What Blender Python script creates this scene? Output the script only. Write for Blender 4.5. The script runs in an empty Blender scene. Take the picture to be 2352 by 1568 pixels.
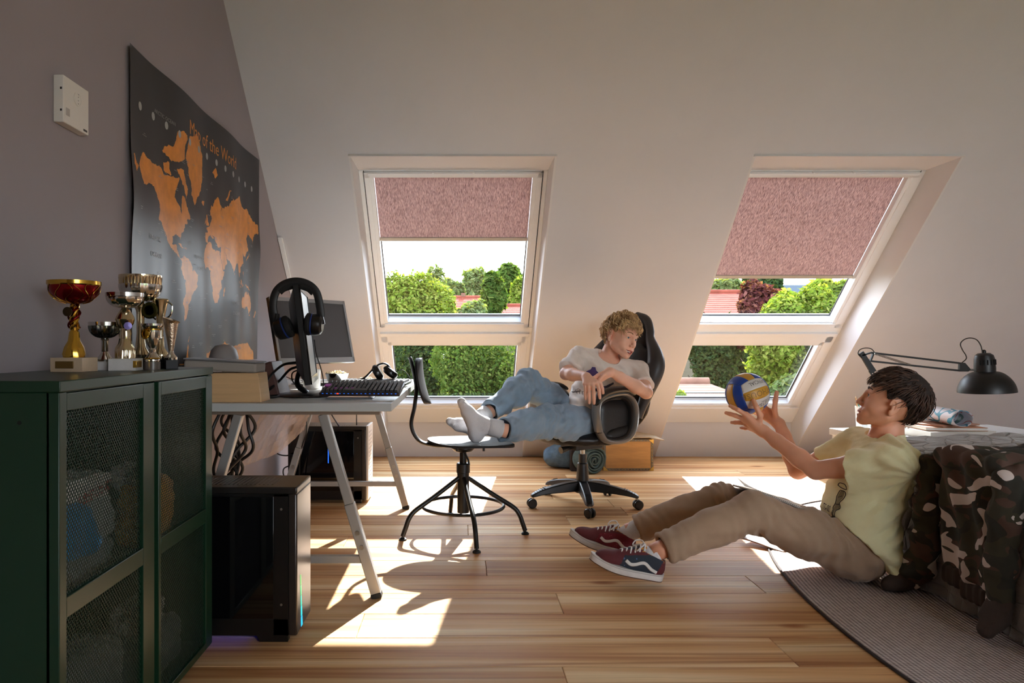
# Attic bedroom: two boys, desk with monitors, roof windows. Units: metres.
import bpy, bmesh, math, random
import numpy as np
from mathutils import Vector, Matrix, Euler, Quaternion, noise

PI = math.pi
SC = bpy.context.scene
COL = SC.collection
random.seed(7)

# ------------------------------------------------------------------ camera
F, CX, CY, EYE = 1590.0, 1057.0, 790.0, 0.95
cam_data = bpy.data.cameras.new('camera')
cam = bpy.data.objects.new('camera', cam_data)
COL.objects.link(cam)
cam.location = (0, 0, EYE)
cam.rotation_euler = (PI / 2, 0, 0)
cam_data.sensor_width = 36
cam_data.lens = 36 * F / 2352
cam_data.shift_x = (1176 - CX) / 2352
cam_data.shift_y = (CY - 784) / 2352
cam_data.clip_start = .05
cam_data.clip_end = 400
SC.camera = cam

# ------------------------------------------------------------------ light
SUN_DIR = Vector((-.32, -1.45, -1.0))
w = bpy.data.worlds.new('sky')
SC.world = w
w.use_nodes = True
nt = w.node_tree
nt.nodes.clear()
wo = nt.nodes.new('ShaderNodeOutputWorld')
bg = nt.nodes.new('ShaderNodeBackground')
tc = nt.nodes.new('ShaderNodeTexCoord')
sx = nt.nodes.new('ShaderNodeSeparateXYZ')
rp = nt.nodes.new('ShaderNodeValToRGB')
nt.links.new(tc.outputs['Generated'], sx.inputs[0])
nt.links.new(sx.outputs['Z'], rp.inputs[0])
rp.color_ramp.elements[0].position = 0.0
rp.color_ramp.elements[0].color = (.90, .95, 1.0, 1)
rp.color_ramp.elements[1].position = .75
rp.color_ramp.elements[1].color = (.62, .74, .95, 1)
nt.links.new(rp.outputs[0], bg.inputs[0])
bg.inputs[1].default_value = 5.0
nt.links.new(bg.outputs[0], wo.inputs[0])

sun_data = bpy.data.lights.new('sun', 'SUN')
sun_data.energy = 11.0
sun_data.color = (1.0, .985, .97)
sun_data.angle = math.radians(.6)
sun = bpy.data.objects.new('sun', sun_data)
COL.objects.link(sun)
sun.rotation_euler = SUN_DIR.to_track_quat('-Z', 'Y').to_euler()
sun.location = (4, 18, 14)

SC.view_settings.view_transform = 'Standard'
SC.view_settings.look = 'None'
SC.view_settings.gamma = 1
SC.view_settings.use_curve_mapping = False
SC.view_settings.exposure = 1.15
SC.cycles.max_bounces = 12
SC.cycles.diffuse_bounces = 7
SC.cycles.transparent_max_bounces = 16
SC.cycles.caustics_reflective = False
SC.cycles.caustics_refractive = False
SC.cycles.sample_clamp_indirect = 8
SC.cycles.use_denoising = True


# ------------------------------------------------------------------ helpers
def P(px, py, d):
    """point of the room seen at photo pixel (px, py) at distance d"""
    return Vector(((px - CX) / F * d, d, EYE - (py - CY) / F * d))


def lin(c):
    out = []
    for v in c[:3]:
        v = v / 255.0
        out.append(v / 12.92 if v <= .04045 else ((v + .055) / 1.055) ** 2.4)
    return (out[0], out[1], out[2], 1.0)


MATS = {}


def M(name, col=(200, 200, 200), rough=.6, metal=0.0, var=None, bump=None, stretch=(1, 1, 1),
      sheen=0, coat=0, sss=0, spec=None, emit=None, col2=None, world=False, trans=0):
    """a Principled material; var=(scale, amount) mottles the colour; bump=(scale, strength)"""
    if name in MATS:
        return MATS[name]
    m = bpy.data.materials.new(name)
    MATS[name] = m
    m.use_nodes = True
    t = m.node_tree
    b = t.nodes['Principled BSDF']
    b.inputs['Base Color'].default_value = lin(col)
    b.inputs['Roughness'].default_value = rough
    b.inputs['Metallic'].default_value = metal
    if spec is not None:
        b.inputs['Specular IOR Level'].default_value = spec
    if sheen:
        b.inputs['Sheen Weight'].default_value = sheen
    if coat:
        b.inputs['Coat Weight'].default_value = coat
        b.inputs['Coat Roughness'].default_value = .08
    if sss:
        b.inputs['Subsurface Weight'].default_value = sss
        b.inputs['Subsurface Radius'].default_value = (.02, .008, .004)
        b.inputs['Subsurface Scale'].default_value = .5
    if trans:
        b.inputs['Transmission Weight'].default_value = trans
    if emit:
        b.inputs['Emission Color'].default_value = lin(emit[0])
        b.inputs['Emission Strength'].default_value = emit[1]
    if var or bump:
        c = t.nodes.new('ShaderNodeTexCoord')
        mp = t.nodes.new('ShaderNodeMapping')
        mp.inputs['Scale'].default_value = stretch
        t.links.new(c.outputs['Object'], mp.inputs[0])
    if var:
        n = t.nodes.new('ShaderNodeTexNoise')
        n.inputs['Scale'].default_value = var[0]
        n.inputs['Detail'].default_value = 6
        n.inputs['Roughness'].default_value = .6
        t.links.new(mp.outputs[0], n.inputs['Vector'])
        r = t.nodes.new('ShaderNodeValToRGB')
        a = var[1]
        c0 = lin(col)
        c1 = lin(col2) if col2 else tuple(min(1, x * (1 + a)) for x in c0[:3]) + (1,)
        c2 = c0 if col2 else tuple(x * (1 - a) for x in c0[:3]) + (1,)
        r.color_ramp.elements[0].position = .35
        r.color_ramp.elements[0].color = c2
        r.color_ramp.elements[1].position = .65
        r.color_ramp.elements[1].color = c1
        t.links.new(n.outputs['Fac'], r.inputs[0])
        t.links.new(r.outputs[0], b.inputs['Base Color'])
    if bump:
        n2 = t.nodes.new('ShaderNodeTexNoise')
        n2.inputs['Scale'].default_value = bump[0]
        n2.inputs['Detail'].default_value = 4
        t.links.new(mp.outputs[0], n2.inputs['Vector'])
        bp = t.nodes.new('ShaderNodeBump')
        bp.inputs['Strength'].default_value = bump[1]
        bp.inputs['Distance'].default_value = .004
        t.links.new(n2.outputs['Fac'], bp.inputs['Height'])
        t.links.new(bp.outputs[0], b.inputs['Normal'])
    return m


class MB:
    """collects shapes, in room coordinates, into one mesh"""

    def __init__(s):
        s.v, s.f, s.m = [], [], []
        s.xf = None
        s.mi = 0

    def _add(s, vs, fs):
        o = len(s.v)
        if s.xf is not None:
            vs = [s.xf @ Vector(v) for v in vs]
        s.v.extend([tuple(v) for v in vs])
        s.f.extend([tuple(i + o for i in f) for f in fs])
        s.m.extend([s.mi] * len(fs))
        return s

    def box(s, a, b, R=None, c=None):
        """box from corner a to corner b (R: rotation about its centre or c)"""
        x0, y0, z0 = a
        x1, y1, z1 = b
        vs = [Vector(p) for p in ((x0, y0, z0), (x1, y0, z0), (x1, y1, z0), (x0, y1, z0),
                                  (x0, y0, z1), (x1, y0, z1), (x1, y1, z1), (x0, y1, z1))]
        if R is not None:
            cc = Vector(c) if c is not None else (Vector(a) + Vector(b)) / 2
            vs = [cc + R @ (v - cc) for v in vs]
        return s._add(vs, [(0, 3, 2, 1), (4, 5, 6, 7), (0, 1, 5, 4), (1, 2, 6, 5), (2, 3, 7, 6), (3, 0, 4, 7)])

    def hexa(s, pts):
        """eight corners: four of the bottom, four of the top"""
        return s._add(pts, [(0, 3, 2, 1), (4, 5, 6, 7), (0, 1, 5, 4), (1, 2, 6, 5), (2, 3, 7, 6), (3, 0, 4, 7)])

    def bar(s, a, b, wx, wy, up=(0, 0, 1)):
        """rectangular bar from a to b"""
        a, b = Vector(a), Vector(b)
        d = (b - a).normalized()
        up = Vector(up)
        if abs(d.dot(up)) > .98:
            up = Vector((0, 1, 0))
        u = d.cross(up).normalized()
        v = u.cross(d).normalized()
        pts = []
        for p in (a, b):
            for i, j in ((-1, -1), (1, -1), (1, 1), (-1, 1)):
                pts.append(p + u * i * wx / 2 + v * j * wy / 2)
        return s._add(pts, [(0, 3, 2, 1), (4, 5, 6, 7), (0, 1, 5, 4), (1, 2, 6, 5), (2, 3, 7, 6), (3, 0, 4, 7)])

    def prism(s, poly, a, b, axis='x'):
        """polygon (two coordinates) extruded along axis from a to b"""
        n = len(poly)

        def mk(p, t):
            return {'x': (t, p[0], p[1]), 'y': (p[0], t, p[1]), 'z': (p[0], p[1], t)}[axis]
        vs = [mk(p, a) for p in poly] + [mk(p, b) for p in poly]
        fs = [tuple(range(n))[::-1], tuple(range(n, 2 * n))]
        fs += [(i, (i + 1) % n, n + (i + 1) % n, n + i) for i in range(n)]
        return s._add(vs, fs)

    def tube(s, pts, r, n=10, cap=True, flat=None):
        """swept round tube through pts; r a number or one per point; flat=(a,b) squashes the section"""
        pts = [Vector(p) for p in pts]
        k = len(pts)
        rs = r if isinstance(r, (list, tuple)) else [r] * k
        t0 = (pts[1] - pts[0]).normalized()
        u = t0.orthogonal().normalized() if flat is None else t0.cross(Vector((0, 0, 1)))
        if u.length < 1e-3:
            u = t0.orthogonal()
        u.normalize()
        vs, fs = [], []
        for i, p in enumerate(pts):
            t = ((pts[min(i + 1, k - 1)] - pts[max(i - 1, 0)])).normalized()
            u = (u - t * u.dot(t))
            if u.length < 1e-5:
                u = t.orthogonal()
            u.normalize()
            v = t.cross(u)
            fa, fb = flat if flat else (1, 1)
            for j in range(n):
                a = 2 * PI * j / n
                vs.append(p + (u * math.cos(a) * fa + v * math.sin(a) * fb) * rs[i])
        for i in range(k - 1):
            for j in range(n):
                fs.append((i * n + j, i * n + (j + 1) % n, (i + 1) * n + (j + 1) % n, (i + 1) * n + j))
        if cap:
            fs.append(tuple(range(n))[::-1])
            fs.append(tuple(range((k - 1) * n, k * n)))
        return s._add(vs, fs)

    def lathe(s, prof, c=(0, 0, 0), n=28, R=None, flute=0, fn=0, fz=None, cap=True):
        """profile [(r, z)] turned about z at c; R rotates it"""
        c = Vector(c)
        vs, fs = [], []
        k = len(prof)
        for i, (r, z) in enumerate(prof):
            for j in range(n):
                a = 2 * PI * j / n
                rr = r
                if flute and (fz is None or fz[0] <= z <= fz[1]):
                    rr = r * (1 + flute * math.cos(a * fn))
                p = Vector((rr * math.cos(a), rr * math.sin(a), z))
                if R is not None:
                    p = R @ p
                vs.append(c + p)
        for i in range(k - 1):
            for j in range(n):
                fs.append((i * n + j, i * n + (j + 1) % n, (i + 1) * n + (j + 1) % n, (i + 1) * n + j))
        if cap:
            if prof[0][0] > 1e-6:
                fs.append(tuple(range(n))[::-1])
            if prof[-1][0] > 1e-6:
                fs.append(tuple(range((k - 1) * n, k * n)))
        return s._add(vs, fs)

    def cyl(s, a, b, r, r2=None, n=20):
        return s.tube([a, b], [r, r if r2 is None else r2], n)

    def ball(s, c, r, n=16, sc=(1, 1, 1), R=None):
        prof = [(math.sin(PI * i / n) * 1.0, -math.cos(PI * i / n)) for i in range(n + 1)]
        c = Vector(c)
        vs, fs = [], []
        m = n * 2
        for i, (rr, z) in enumerate(prof):
            for j in range(m):
                a = 2 * PI * j / m
                p = Vector((rr * math.cos(a) * r * sc[0], rr * math.sin(a) * r * sc[1], z * r * sc[2]))
                if R is not None:
                    p = R @ p
                vs.append(c + p)
        for i in range(n):
            for j in range(m):
                fs.append((i * m + j, i * m + (j + 1) % m, (i + 1) * m + (j + 1) % m, (i + 1) * m + j))
        return s._add(vs, fs)

    def grid(s, fn, nu, nv, closed=False, thick=0):
        """surface fn(u, v) with u, v in 0..1"""
        vs = [Vector(fn(i / nu, j / nv)) for i in range(nu + 1) for j in range(nv + 1)]
        fs = []
        for i in range(nu):
            for j in range(nv):
                fs.append((i * (nv + 1) + j, (i + 1) * (nv + 1) + j, (i + 1) * (nv + 1) + j + 1, i * (nv + 1) + j + 1))
        return s._add(vs, fs)


def fix_obj(o, smooth=35, bev=0, solid=0, sub=0, seg=2):
    me = o.data
    if smooth is not None:
        me.polygons.foreach_set('use_smooth', [True] * len(me.polygons))
        if smooth < 180:
            me.set_sharp_from_angle(angle=math.radians(smooth))
    if solid:
        md = o.modifiers.new('Solidify', 'SOLIDIFY')
        md.thickness = solid
        md.offset = 0
    if bev:
        md = o.modifiers.new('Bevel', 'BEVEL')
        md.width = bev
        md.segments = seg
        md.limit_method = 'ANGLE'
        md.angle_limit = math.radians(40)
        md.harden_normals = False
    if sub:
        md = o.modifiers.new('Subdivision', 'SUBSURF')
        md.levels = sub
        md.render_levels = sub
    return o


def mesh_obj(name, mb, mat, smooth=35, bev=0, solid=0, sub=0, seg=2):
    me = bpy.data.meshes.new(name)
    me.from_pydata(mb.v, [], mb.f)
    mats = mat if isinstance(mat, (list, tuple)) else [mat]
    for m in mats:
        me.materials.append(m)
    if len(mats) > 1:
        me.polygons.foreach_set('material_index', mb.m)
    bm = bmesh.new()
    bm.from_mesh(me)
    bmesh.ops.remove_doubles(bm, verts=bm.verts, dist=1e-6)
    bmesh.ops.recalc_face_normals(bm, faces=bm.faces)
    bm.to_mesh(me)
    bm.free()
    o = bpy.data.objects.new(name, me)
    COL.objects.link(o)
    return fix_obj(o, smooth, bev, solid, sub, seg)


def np_obj(name, verts, faces, mat, smooth=True, midx=None):
    """fast object from arrays; faces (n, k)"""
    me = bpy.data.meshes.new(name)
    n, k = faces.shape
    me.vertices.add(len(verts))
    me.vertices.foreach_set('co', np.asarray(verts, dtype=np.float32).ravel())
    me.loops.add(n * k)
    me.loops.foreach_set('vertex_index', np.asarray(faces, dtype=np.int32).ravel())
    me.polygons.add(n)
    me.polygons.foreach_set('loop_start', np.arange(0, n * k, k, dtype=np.int32))
    me.polygons.foreach_set('loop_total', np.full(n, k, dtype=np.int32))
    for m in (mat if isinstance(mat, (list, tuple)) else [mat]):
        me.materials.append(m)
    if midx is not None:
        me.polygons.foreach_set('material_index', np.asarray(midx, dtype=np.int32))
    me.update(calc_edges=True)
    me.validate()
    me.polygons.foreach_set('use_smooth', [bool(smooth)] * len(me.polygons))
    o = bpy.data.objects.new(name, me)
    COL.objects.link(o)
    return o


class Thing:
    """a top-level thing: an Empty at its base, with its parts"""

    def __init__(s, name, label, cat, group=None, kind=None):
        s.e = bpy.data.objects.new(name, None)
        s.e.empty_display_size = .1
        COL.objects.link(s.e)
        if label:
            s.e['label'] = label
        if cat:
            s.e['category'] = cat
        if group:
            s.e['group'] = group
        if kind:
            s.e['kind'] = kind
        s.parts = []

    def add(s, o, parent=None, label=None, kind=None):
        if label:
            o['label'] = label
        if kind:
            o['kind'] = kind
        s.parts.append((o, parent))
        return o

    def part(s, name, mb, mat, parent=None, label=None, kind=None, **kw):
        return s.add(mesh_obj(name, mb, mat, **kw), parent, label, kind)

    def done(s, base=None):
        los, his = [], []
        for o, p in s.parts:
            bb = o.bound_box
            los.append([min(c[i] for c in bb) for i in range(3)])
            his.append([max(c[i] for c in bb) for i in range(3)])
        lo = [min(l[i] for l in los) for i in range(3)]
        hi = [max(h[i] for h in his) for i in range(3)]
        b = Vector(base) if base is not None else Vector(((lo[0] + hi[0]) / 2, (lo[1] + hi[1]) / 2, lo[2]))
        T = Matrix.Translation(-b)
        seen = set()
        for o, p in s.parts:
            if o.data.name not in seen:
                o.data.transform(T)
                seen.add(o.data.name)
            o.parent = p if p is not None else s.e
        s.e.location = b
        return s.e


def solo(name, mb, mat, label, cat, group=None, kind=None, **kw):
    """a thing that is one mesh"""
    o = mesh_obj(name, mb, mat, **kw) if isinstance(mb, MB) else mb
    tagsolo(o, label, cat, group, kind)
    return o


def tagsolo(o, label, cat, group=None, kind=None):
    bb = o.bound_box
    lo = [min(c[i] for c in bb) for i in range(3)]
    hi = [max(c[i] for c in bb) for i in range(3)]
    b = Vector(((lo[0] + hi[0]) / 2, (lo[1] + hi[1]) / 2, lo[2]))
    o.data.transform(Matrix.Translation(-b))
    o.location = b
    if label:
        o['label'] = label
    if cat:
        o['category'] = cat
    if group:
        o['group'] = group
    if kind:
        o['kind'] = kind
    return o


def copy_thing(e, loc, rz=None, label=None):
    c = e.copy()
    COL.objects.link(c)
    c.location = loc
    if rz is not None:
        c.rotation_euler = (0, 0, rz)
    if label:
        c['label'] = label
    for ch in [o for o in e.children]:
        d = ch.copy()
        COL.objects.link(d)
        d.parent = c
        for g in ch.children:
            h = g.copy()
            COL.objects.link(h)
            h.parent = d
    return c


def struct(name, mb, mat, parent=None, **kw):
    o = mesh_obj(name, mb, mat, **kw)
    if parent is None:
        o['kind'] = 'structure'
    else:
        o.parent = parent
    return o


def text_mesh(body, size, mat_fn, extrude=0.0):
    """glyph mesh -> (verts list, faces list); mat_fn maps a flat point (x, y) to room space"""
    cu = bpy.data.curves.new('letters', 'FONT')
    cu.body = body
    cu.size = size
    cu.align_x = 'CENTER'
    cu.align_y = 'CENTER'
    cu.resolution_u = 2
    o = bpy.data.objects.new('letters', cu)
    COL.objects.link(o)
    bpy.context.view_layer.update()
    me = bpy.data.meshes.new_from_object(o)
    vs = [mat_fn(v.co.x, v.co.y) for v in me.vertices]
    fs = [tuple(p.vertices) for p in me.polygons]
    bpy.data.objects.remove(o)
    bpy.data.curves.remove(cu)
    bpy.data.meshes.remove(me)
    return vs, fs


def rot(axis, deg):
    return Matrix.Rotation(math.radians(deg), 3, axis)


def bez(p, n=12):
    """smooth curve through points (Catmull-Rom)"""
    p = [Vector(q) for q in p]
    out = []
    for i in range(len(p) - 1):
        a, b = p[i], p[i + 1]
        p0 = p[i - 1] if i > 0 else a * 2 - b
        p3 = p[i + 2] if i + 2 < len(p) else b * 2 - a
        for k in range(n):
            t = k / n
            out.append(.5 * ((2 * a) + (b - p0) * t + (2 * p0 - 5 * a + 4 * b - p3) * t * t
                             + (3 * a - p0 - 3 * b + p3) * t ** 3))
    out.append(p[-1])
    return out


# ------------------------------------------------------------------ signed distance modelling
def vnoise(p, seed=0):
    """value noise, p (n,3) -> -1..1"""
    rs = np.random.RandomState(seed)
    N = 32
    tab = rs.rand(N, N, N).astype(np.float32) * 2 - 1
    i = np.floor(p).astype(np.int64)
    f = (p - i).astype(np.float32)
    f = f * f * (3 - 2 * f)
    out = 0
    for dx in (0, 1):
        wx = f[..., 0] if dx else 1 - f[..., 0]
        for dy in (0, 1):
            wy = f[..., 1] if dy else 1 - f[..., 1]
            for dz in (0, 1):
                wz = f[..., 2] if dz else 1 - f[..., 2]
                out = out + wx * wy * wz * tab[(i[..., 0] + dx) % N, (i[..., 1] + dy) % N, (i[..., 2] + dz) % N]
    return out


class SDF:
    """list of shapes blended smoothly, meshed on a grid"""

    def __init__(s):
        s.ops = []

    def cap(s, a, b, ra, rb=None, k=.02, mode='u'):
        s.ops.append(('cap', np.array(a, float), np.array(b, float), ra, ra if rb is None else rb, k, mode))
        return s

    def chain(s, pts, rs, k=.02):
        for i in range(len(pts) - 1):
            s.cap(pts[i], pts[i + 1], rs[i], rs[i + 1], k)
        return s

    def ell(s, c, r, R=None, k=.02, mode='u'):
        R = np.eye(3) if R is None else np.array(R, float)
        s.ops.append(('ell', np.array(c, float), np.array(r, float), R, k, mode))
        return s

    def rbox(s, c, h, R=None, rr=.01, k=.01, mode='u'):
        R = np.eye(3) if R is None else np.array(R, float)
        s.ops.append(('box', np.array(c, float), np.array(h, float), R, rr, k, mode))
        return s

    def plane(s, p, n, k=.004):
        """cut away the side the normal points to (only within reach r of p)"""
        s.ops.append(('pl', np.array(p, float), np.array(Vector(n).normalized(), float), k, None))
        return s

    def planer(s, p, n, r, k=.004):
        s.ops.append(('pl', np.array(p, float), np.array(Vector(n).normalized(), float), k, r))
        return s

    def extend(s, o):
        s.ops += o.ops
        return s

    def xf(s, Mx, sc=1.0):
        """transformed copy (rotation/translation Mx 4x4, uniform scale sc)"""
        out = SDF()
        R = np.array(Mx.to_3x3().normalized())
        T = np.array(Mx.to_translation())
        def tp(p): return R @ (p * sc) + T
        for o in s.ops:
            if o[0] == 'cap':
                out.ops.append(('cap', tp(o[1]), tp(o[2]), o[3] * sc, o[4] * sc, o[5] * sc, o[6]))
            elif o[0] == 'ell':
                out.ops.append(('ell', tp(o[1]), o[2] * sc, R @ o[3], o[4] * sc, o[5]))
            elif o[0] == 'box':
                out.ops.append(('box', tp(o[1]), o[2] * sc, R @ o[3], o[4] * sc, o[5] * sc, o[6]))
            elif o[0] == 'pl':
                out.ops.append(('pl', tp(o[1]), R @ o[2], o[3] * sc, None if o[4] is None else o[4] * sc))
        return out

    def bounds(s, pad=.02):
        lo, hi = np.full(3, 1e9), np.full(3, -1e9)
        for o in s.ops:
            if o[-1] == 's' or o[0] == 'pl':
                continue
            if o[0] == 'cap':
                for p, r in ((o[1], o[3]), (o[2], o[4])):
                    lo = np.minimum(lo, p - r); hi = np.maximum(hi, p + r)
            else:
                r = (np.abs(o[3]) @ o[2]) + (o[4] if o[0] == 'box' else 0)
                lo = np.minimum(lo, o[1] - r); hi = np.maximum(hi, o[1] + r)
        return lo - pad, hi + pad

    def mesh(s, h, lo=None, hi=None, disp=None, keep=None):
        import openvdb
        clip = lo is not None
        if lo is None:
            lo, hi = s.bounds(h * 3)
        lo = np.array(lo, float); hi = np.array(hi, float)
        n = np.ceil((hi - lo) / h).astype(int) + 1
        ax = [(lo[i] + h * np.arange(n[i])).astype(np.float32) for i in range(3)]
        D = np.full(tuple(n), .05, np.float32)
        for o in s.ops:
            mode = o[-1] if o[0] != 'pl' else 'p'
            if o[0] == 'pl':
                if o[4] is None:
                    sl = (slice(0, n[0]), slice(0, n[1]), slice(0, n[2]))
                else:
                    sl = tuple(slice(max(0, int((o[1][i] - o[4] - lo[i]) / h)), max(0, min(n[i], int((o[1][i] + o[4] - lo[i]) / h) + 1))) for i in range(3))
            else:
                pad = .025 + (o[5] if o[0] == 'cap' else (o[4] if o[0] == 'ell' else o[5])) + 2 * h
                if o[0] == 'cap':
                    a = np.minimum(o[1] - o[3], o[2] - o[4]); b = np.maximum(o[1] + o[3], o[2] + o[4])
                else:
                    r = (np.abs(o[3]) @ o[2]) + (o[4] if o[0] == 'box' else 0)
                    a = o[1] - r; b = o[1] + r
                sl = tuple(slice(max(0, int((a[i] - pad - lo[i]) / h)), max(0, min(n[i], int((b[i] + pad - lo[i]) / h) + 2))) for i in range(3))
            if any(q.stop <= q.start for q in sl):
                continue
            X = ax[0][sl[0]][:, None, None]; Y = ax[1][sl[1]][None, :, None]; Z = ax[2][sl[2]][None, None, :]
            cur = D[sl]
            if o[0] == 'cap':
                a, b, ra, rb, k = o[1], o[2], o[3], o[4], o[5]
                ba = b - a
                L2 = max(float(ba @ ba), 1e-9)
                px, py, pz = X - a[0], Y - a[1], Z - a[2]
                t = np.clip((px * ba[0] + py * ba[1] + pz * ba[2]) / L2, 0, 1)
                d = np.sqrt((px - t * ba[0]) ** 2 + (py - t * ba[1]) ** 2 + (pz - t * ba[2]) ** 2) - (ra + (rb - ra) * t)
            elif o[0] == 'ell':
                c, r, R, k = o[1], o[2], o[3], o[4]
                px, py, pz = X - c[0], Y - c[1], Z - c[2]
                q = [px * R[0, i] + py * R[1, i] + pz * R[2, i] for i in range(3)]
                k0 = np.sqrt((q[0] / r[0]) ** 2 + (q[1] / r[1]) ** 2 + (q[2] / r[2]) ** 2)
                k1 = np.sqrt((q[0] / r[0] ** 2) ** 2 + (q[1] / r[1] ** 2) ** 2 + (q[2] / r[2] ** 2) ** 2)
                d = k0 * (k0 - 1) / np.maximum(k1, 1e-6)
            elif o[0] == 'box':
                c, r, R, rr, k = o[1], o[2], o[3], o[4], o[5]
                px, py, pz = X - c[0], Y - c[1], Z - c[2]
                q = [np.abs(px * R[0, i] + py * R[1, i] + pz * R[2, i]) - (r[i] - rr) for i in range(3)]
                d = np.sqrt(np.maximum(q[0], 0) ** 2 + np.maximum(q[1], 0) ** 2 + np.maximum(q[2], 0) ** 2) + \
                    np.minimum(np.maximum(q[0], np.maximum(q[1], q[2])), 0) - rr
            else:
                d = -((X - o[1][0]) * o[2][0] + (Y - o[1][1]) * o[2][1] + (Z - o[1][2]) * o[2][2])
                k = o[3]
                if o[4] is not None:
                    far = np.sqrt((X - o[1][0]) ** 2 + (Y - o[1][1]) ** 2 + (Z - o[1][2]) ** 2) - o[4]
                    d = np.maximum(d, far)
                mode = 's'
            d = d.astype(np.float32)
            k = max(k, 1e-5)
            if mode == 'u':
                hh = np.clip(.5 + .5 * (cur - d) / k, 0, 1)
                D[sl] = cur * (1 - hh) + d * hh - k * hh * (1 - hh)
            else:
                hh = np.clip(.5 - .5 * (cur + d) / k, 0, 1)
                D[sl] = cur * (1 - hh) + (-d) * hh + k * hh * (1 - hh)
        D = np.minimum(D, .05)
        g = openvdb.FloatGrid(.05)
        g.copyFromArray(D)
        pts, tris, quads = g.convertToPolygons(isovalue=0.0)
        pts = np.array(pts, dtype=np.float64) * h + lo
        quads = np.array(quads)[:, ::-1]
        if clip:
            bad = np.any((pts < lo + 1.2 * h) | (pts > hi - 1.2 * h), axis=1)
            quads = quads[~np.any(bad[quads], axis=1)]
        if keep is not None:
            quads = quads[keep(pts[quads].mean(axis=1))]
        if disp is not None:
            nn = np.zeros_like(pts)
            a, b, c = pts[quads[:, 0]], pts[quads[:, 1]], pts[quads[:, 2]]
            fn = np.cross(b - a, c - a)
            for i in range(4):
                np.add.at(nn, quads[:, i], fn)
            nn /= np.maximum(np.linalg.norm(nn, axis=1), 1e-12)[:, None]
            pts = pts + nn * disp(pts, nn)[:, None]
        return pts, quads


def sdf_obj(name, sdf, h, mat, disp=None, **kw):
    p, q = sdf.mesh(h, disp=disp, **kw)
    return np_obj(name, p, q, mat)


def merge_np(lst):
    vs, fs, o = [], [], 0
    for v, f in lst:
        vs.append(v); fs.append(f + o); o += len(v)
    return np.concatenate(vs), np.concatenate(fs)

# ------------------------------------------------------------------ outside
def leaf_crown(name, blobs, n, size, mats, seed=0, hollow=.75):
    """leaves scattered on clustered blobs [(centre, radii)]; one mesh"""
    rs = np.random.RandomState(seed)
    vol = np.array([r[0] * r[1] * r[2] for c, r in blobs]) ** (2 / 3)
    pick = rs.choice(len(blobs), n, p=vol / vol.sum())
    C = np.array([list(blobs[i][0]) for i in pick]); R = np.array([list(blobs[i][1]) for i in pick])
    d = rs.randn(n, 3); d /= np.linalg.norm(d, axis=1)[:, None]
    s_var = 1
    rad = hollow + (1 - hollow) * rs.rand(n) ** .6 + rs.randn(n) * .05
    # lumpy surface
    lump = vnoise(d * 2.2 + C * .7, seed) * .16 + vnoise(d * 5 + C, seed + 1) * .09
    pos = C + d * R * (rad + lump)[:, None]
    u = rs.randn(n, 3); u /= np.linalg.norm(u, axis=1)[:, None]
    nrm = d * 1.0 + rs.randn(n, 3) * .7 + np.array([0, 0, .5]); nrm /= np.linalg.norm(nrm, axis=1)[:, None]
    a = np.cross(nrm, u); a /= np.linalg.norm(a, axis=1)[:, None]
    b = np.cross(nrm, a)
    s = size * (.6 + .8 * rs.rand(n))[:, None]
    v = np.stack([pos - a * s, pos + b * s * .55, pos + a * s, pos - b * s * .55], axis=1).reshape(-1, 3)
    f = np.arange(n * 4).reshape(n, 4)
    return np_obj(name, v, f, mats, smooth=False, midx=rs.randint(0, len(mats), n))


def leafm(name, c, tr=.45):
    m = bpy.data.materials.new(name)
    m.use_nodes = True
    t = m.node_tree
    t.nodes.clear()
    o = t.nodes.new('ShaderNodeOutputMaterial')
    d = t.nodes.new('ShaderNodeBsdfDiffuse'); r = t.nodes.new('ShaderNodeBsdfTranslucent')
    x = t.nodes.new('ShaderNodeMixShader'); x.inputs[0].default_value = tr
    d.inputs[0].default_value = lin(c)
    r.inputs[0].default_value = lin((min(255, c[0] * 1.1), min(255, c[1] * 1.1), c[2] * .6))
    t.links.new(d.outputs[0], x.inputs[1]); t.links.new(r.outputs[0], x.inputs[2]); t.links.new(x.outputs[0], o.inputs[0])
    return m


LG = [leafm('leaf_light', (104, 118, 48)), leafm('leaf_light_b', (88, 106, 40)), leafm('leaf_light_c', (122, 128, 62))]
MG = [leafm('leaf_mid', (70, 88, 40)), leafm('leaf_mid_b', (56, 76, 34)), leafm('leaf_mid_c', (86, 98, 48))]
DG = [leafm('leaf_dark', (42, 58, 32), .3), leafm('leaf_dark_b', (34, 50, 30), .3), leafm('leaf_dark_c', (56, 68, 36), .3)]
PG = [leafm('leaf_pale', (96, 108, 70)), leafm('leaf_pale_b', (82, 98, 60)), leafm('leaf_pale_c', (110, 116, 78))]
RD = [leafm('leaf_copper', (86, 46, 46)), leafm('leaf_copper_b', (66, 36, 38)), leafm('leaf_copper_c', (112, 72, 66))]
bark = M('bark', (72, 60, 48), .9)
GZ = -2.8


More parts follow.
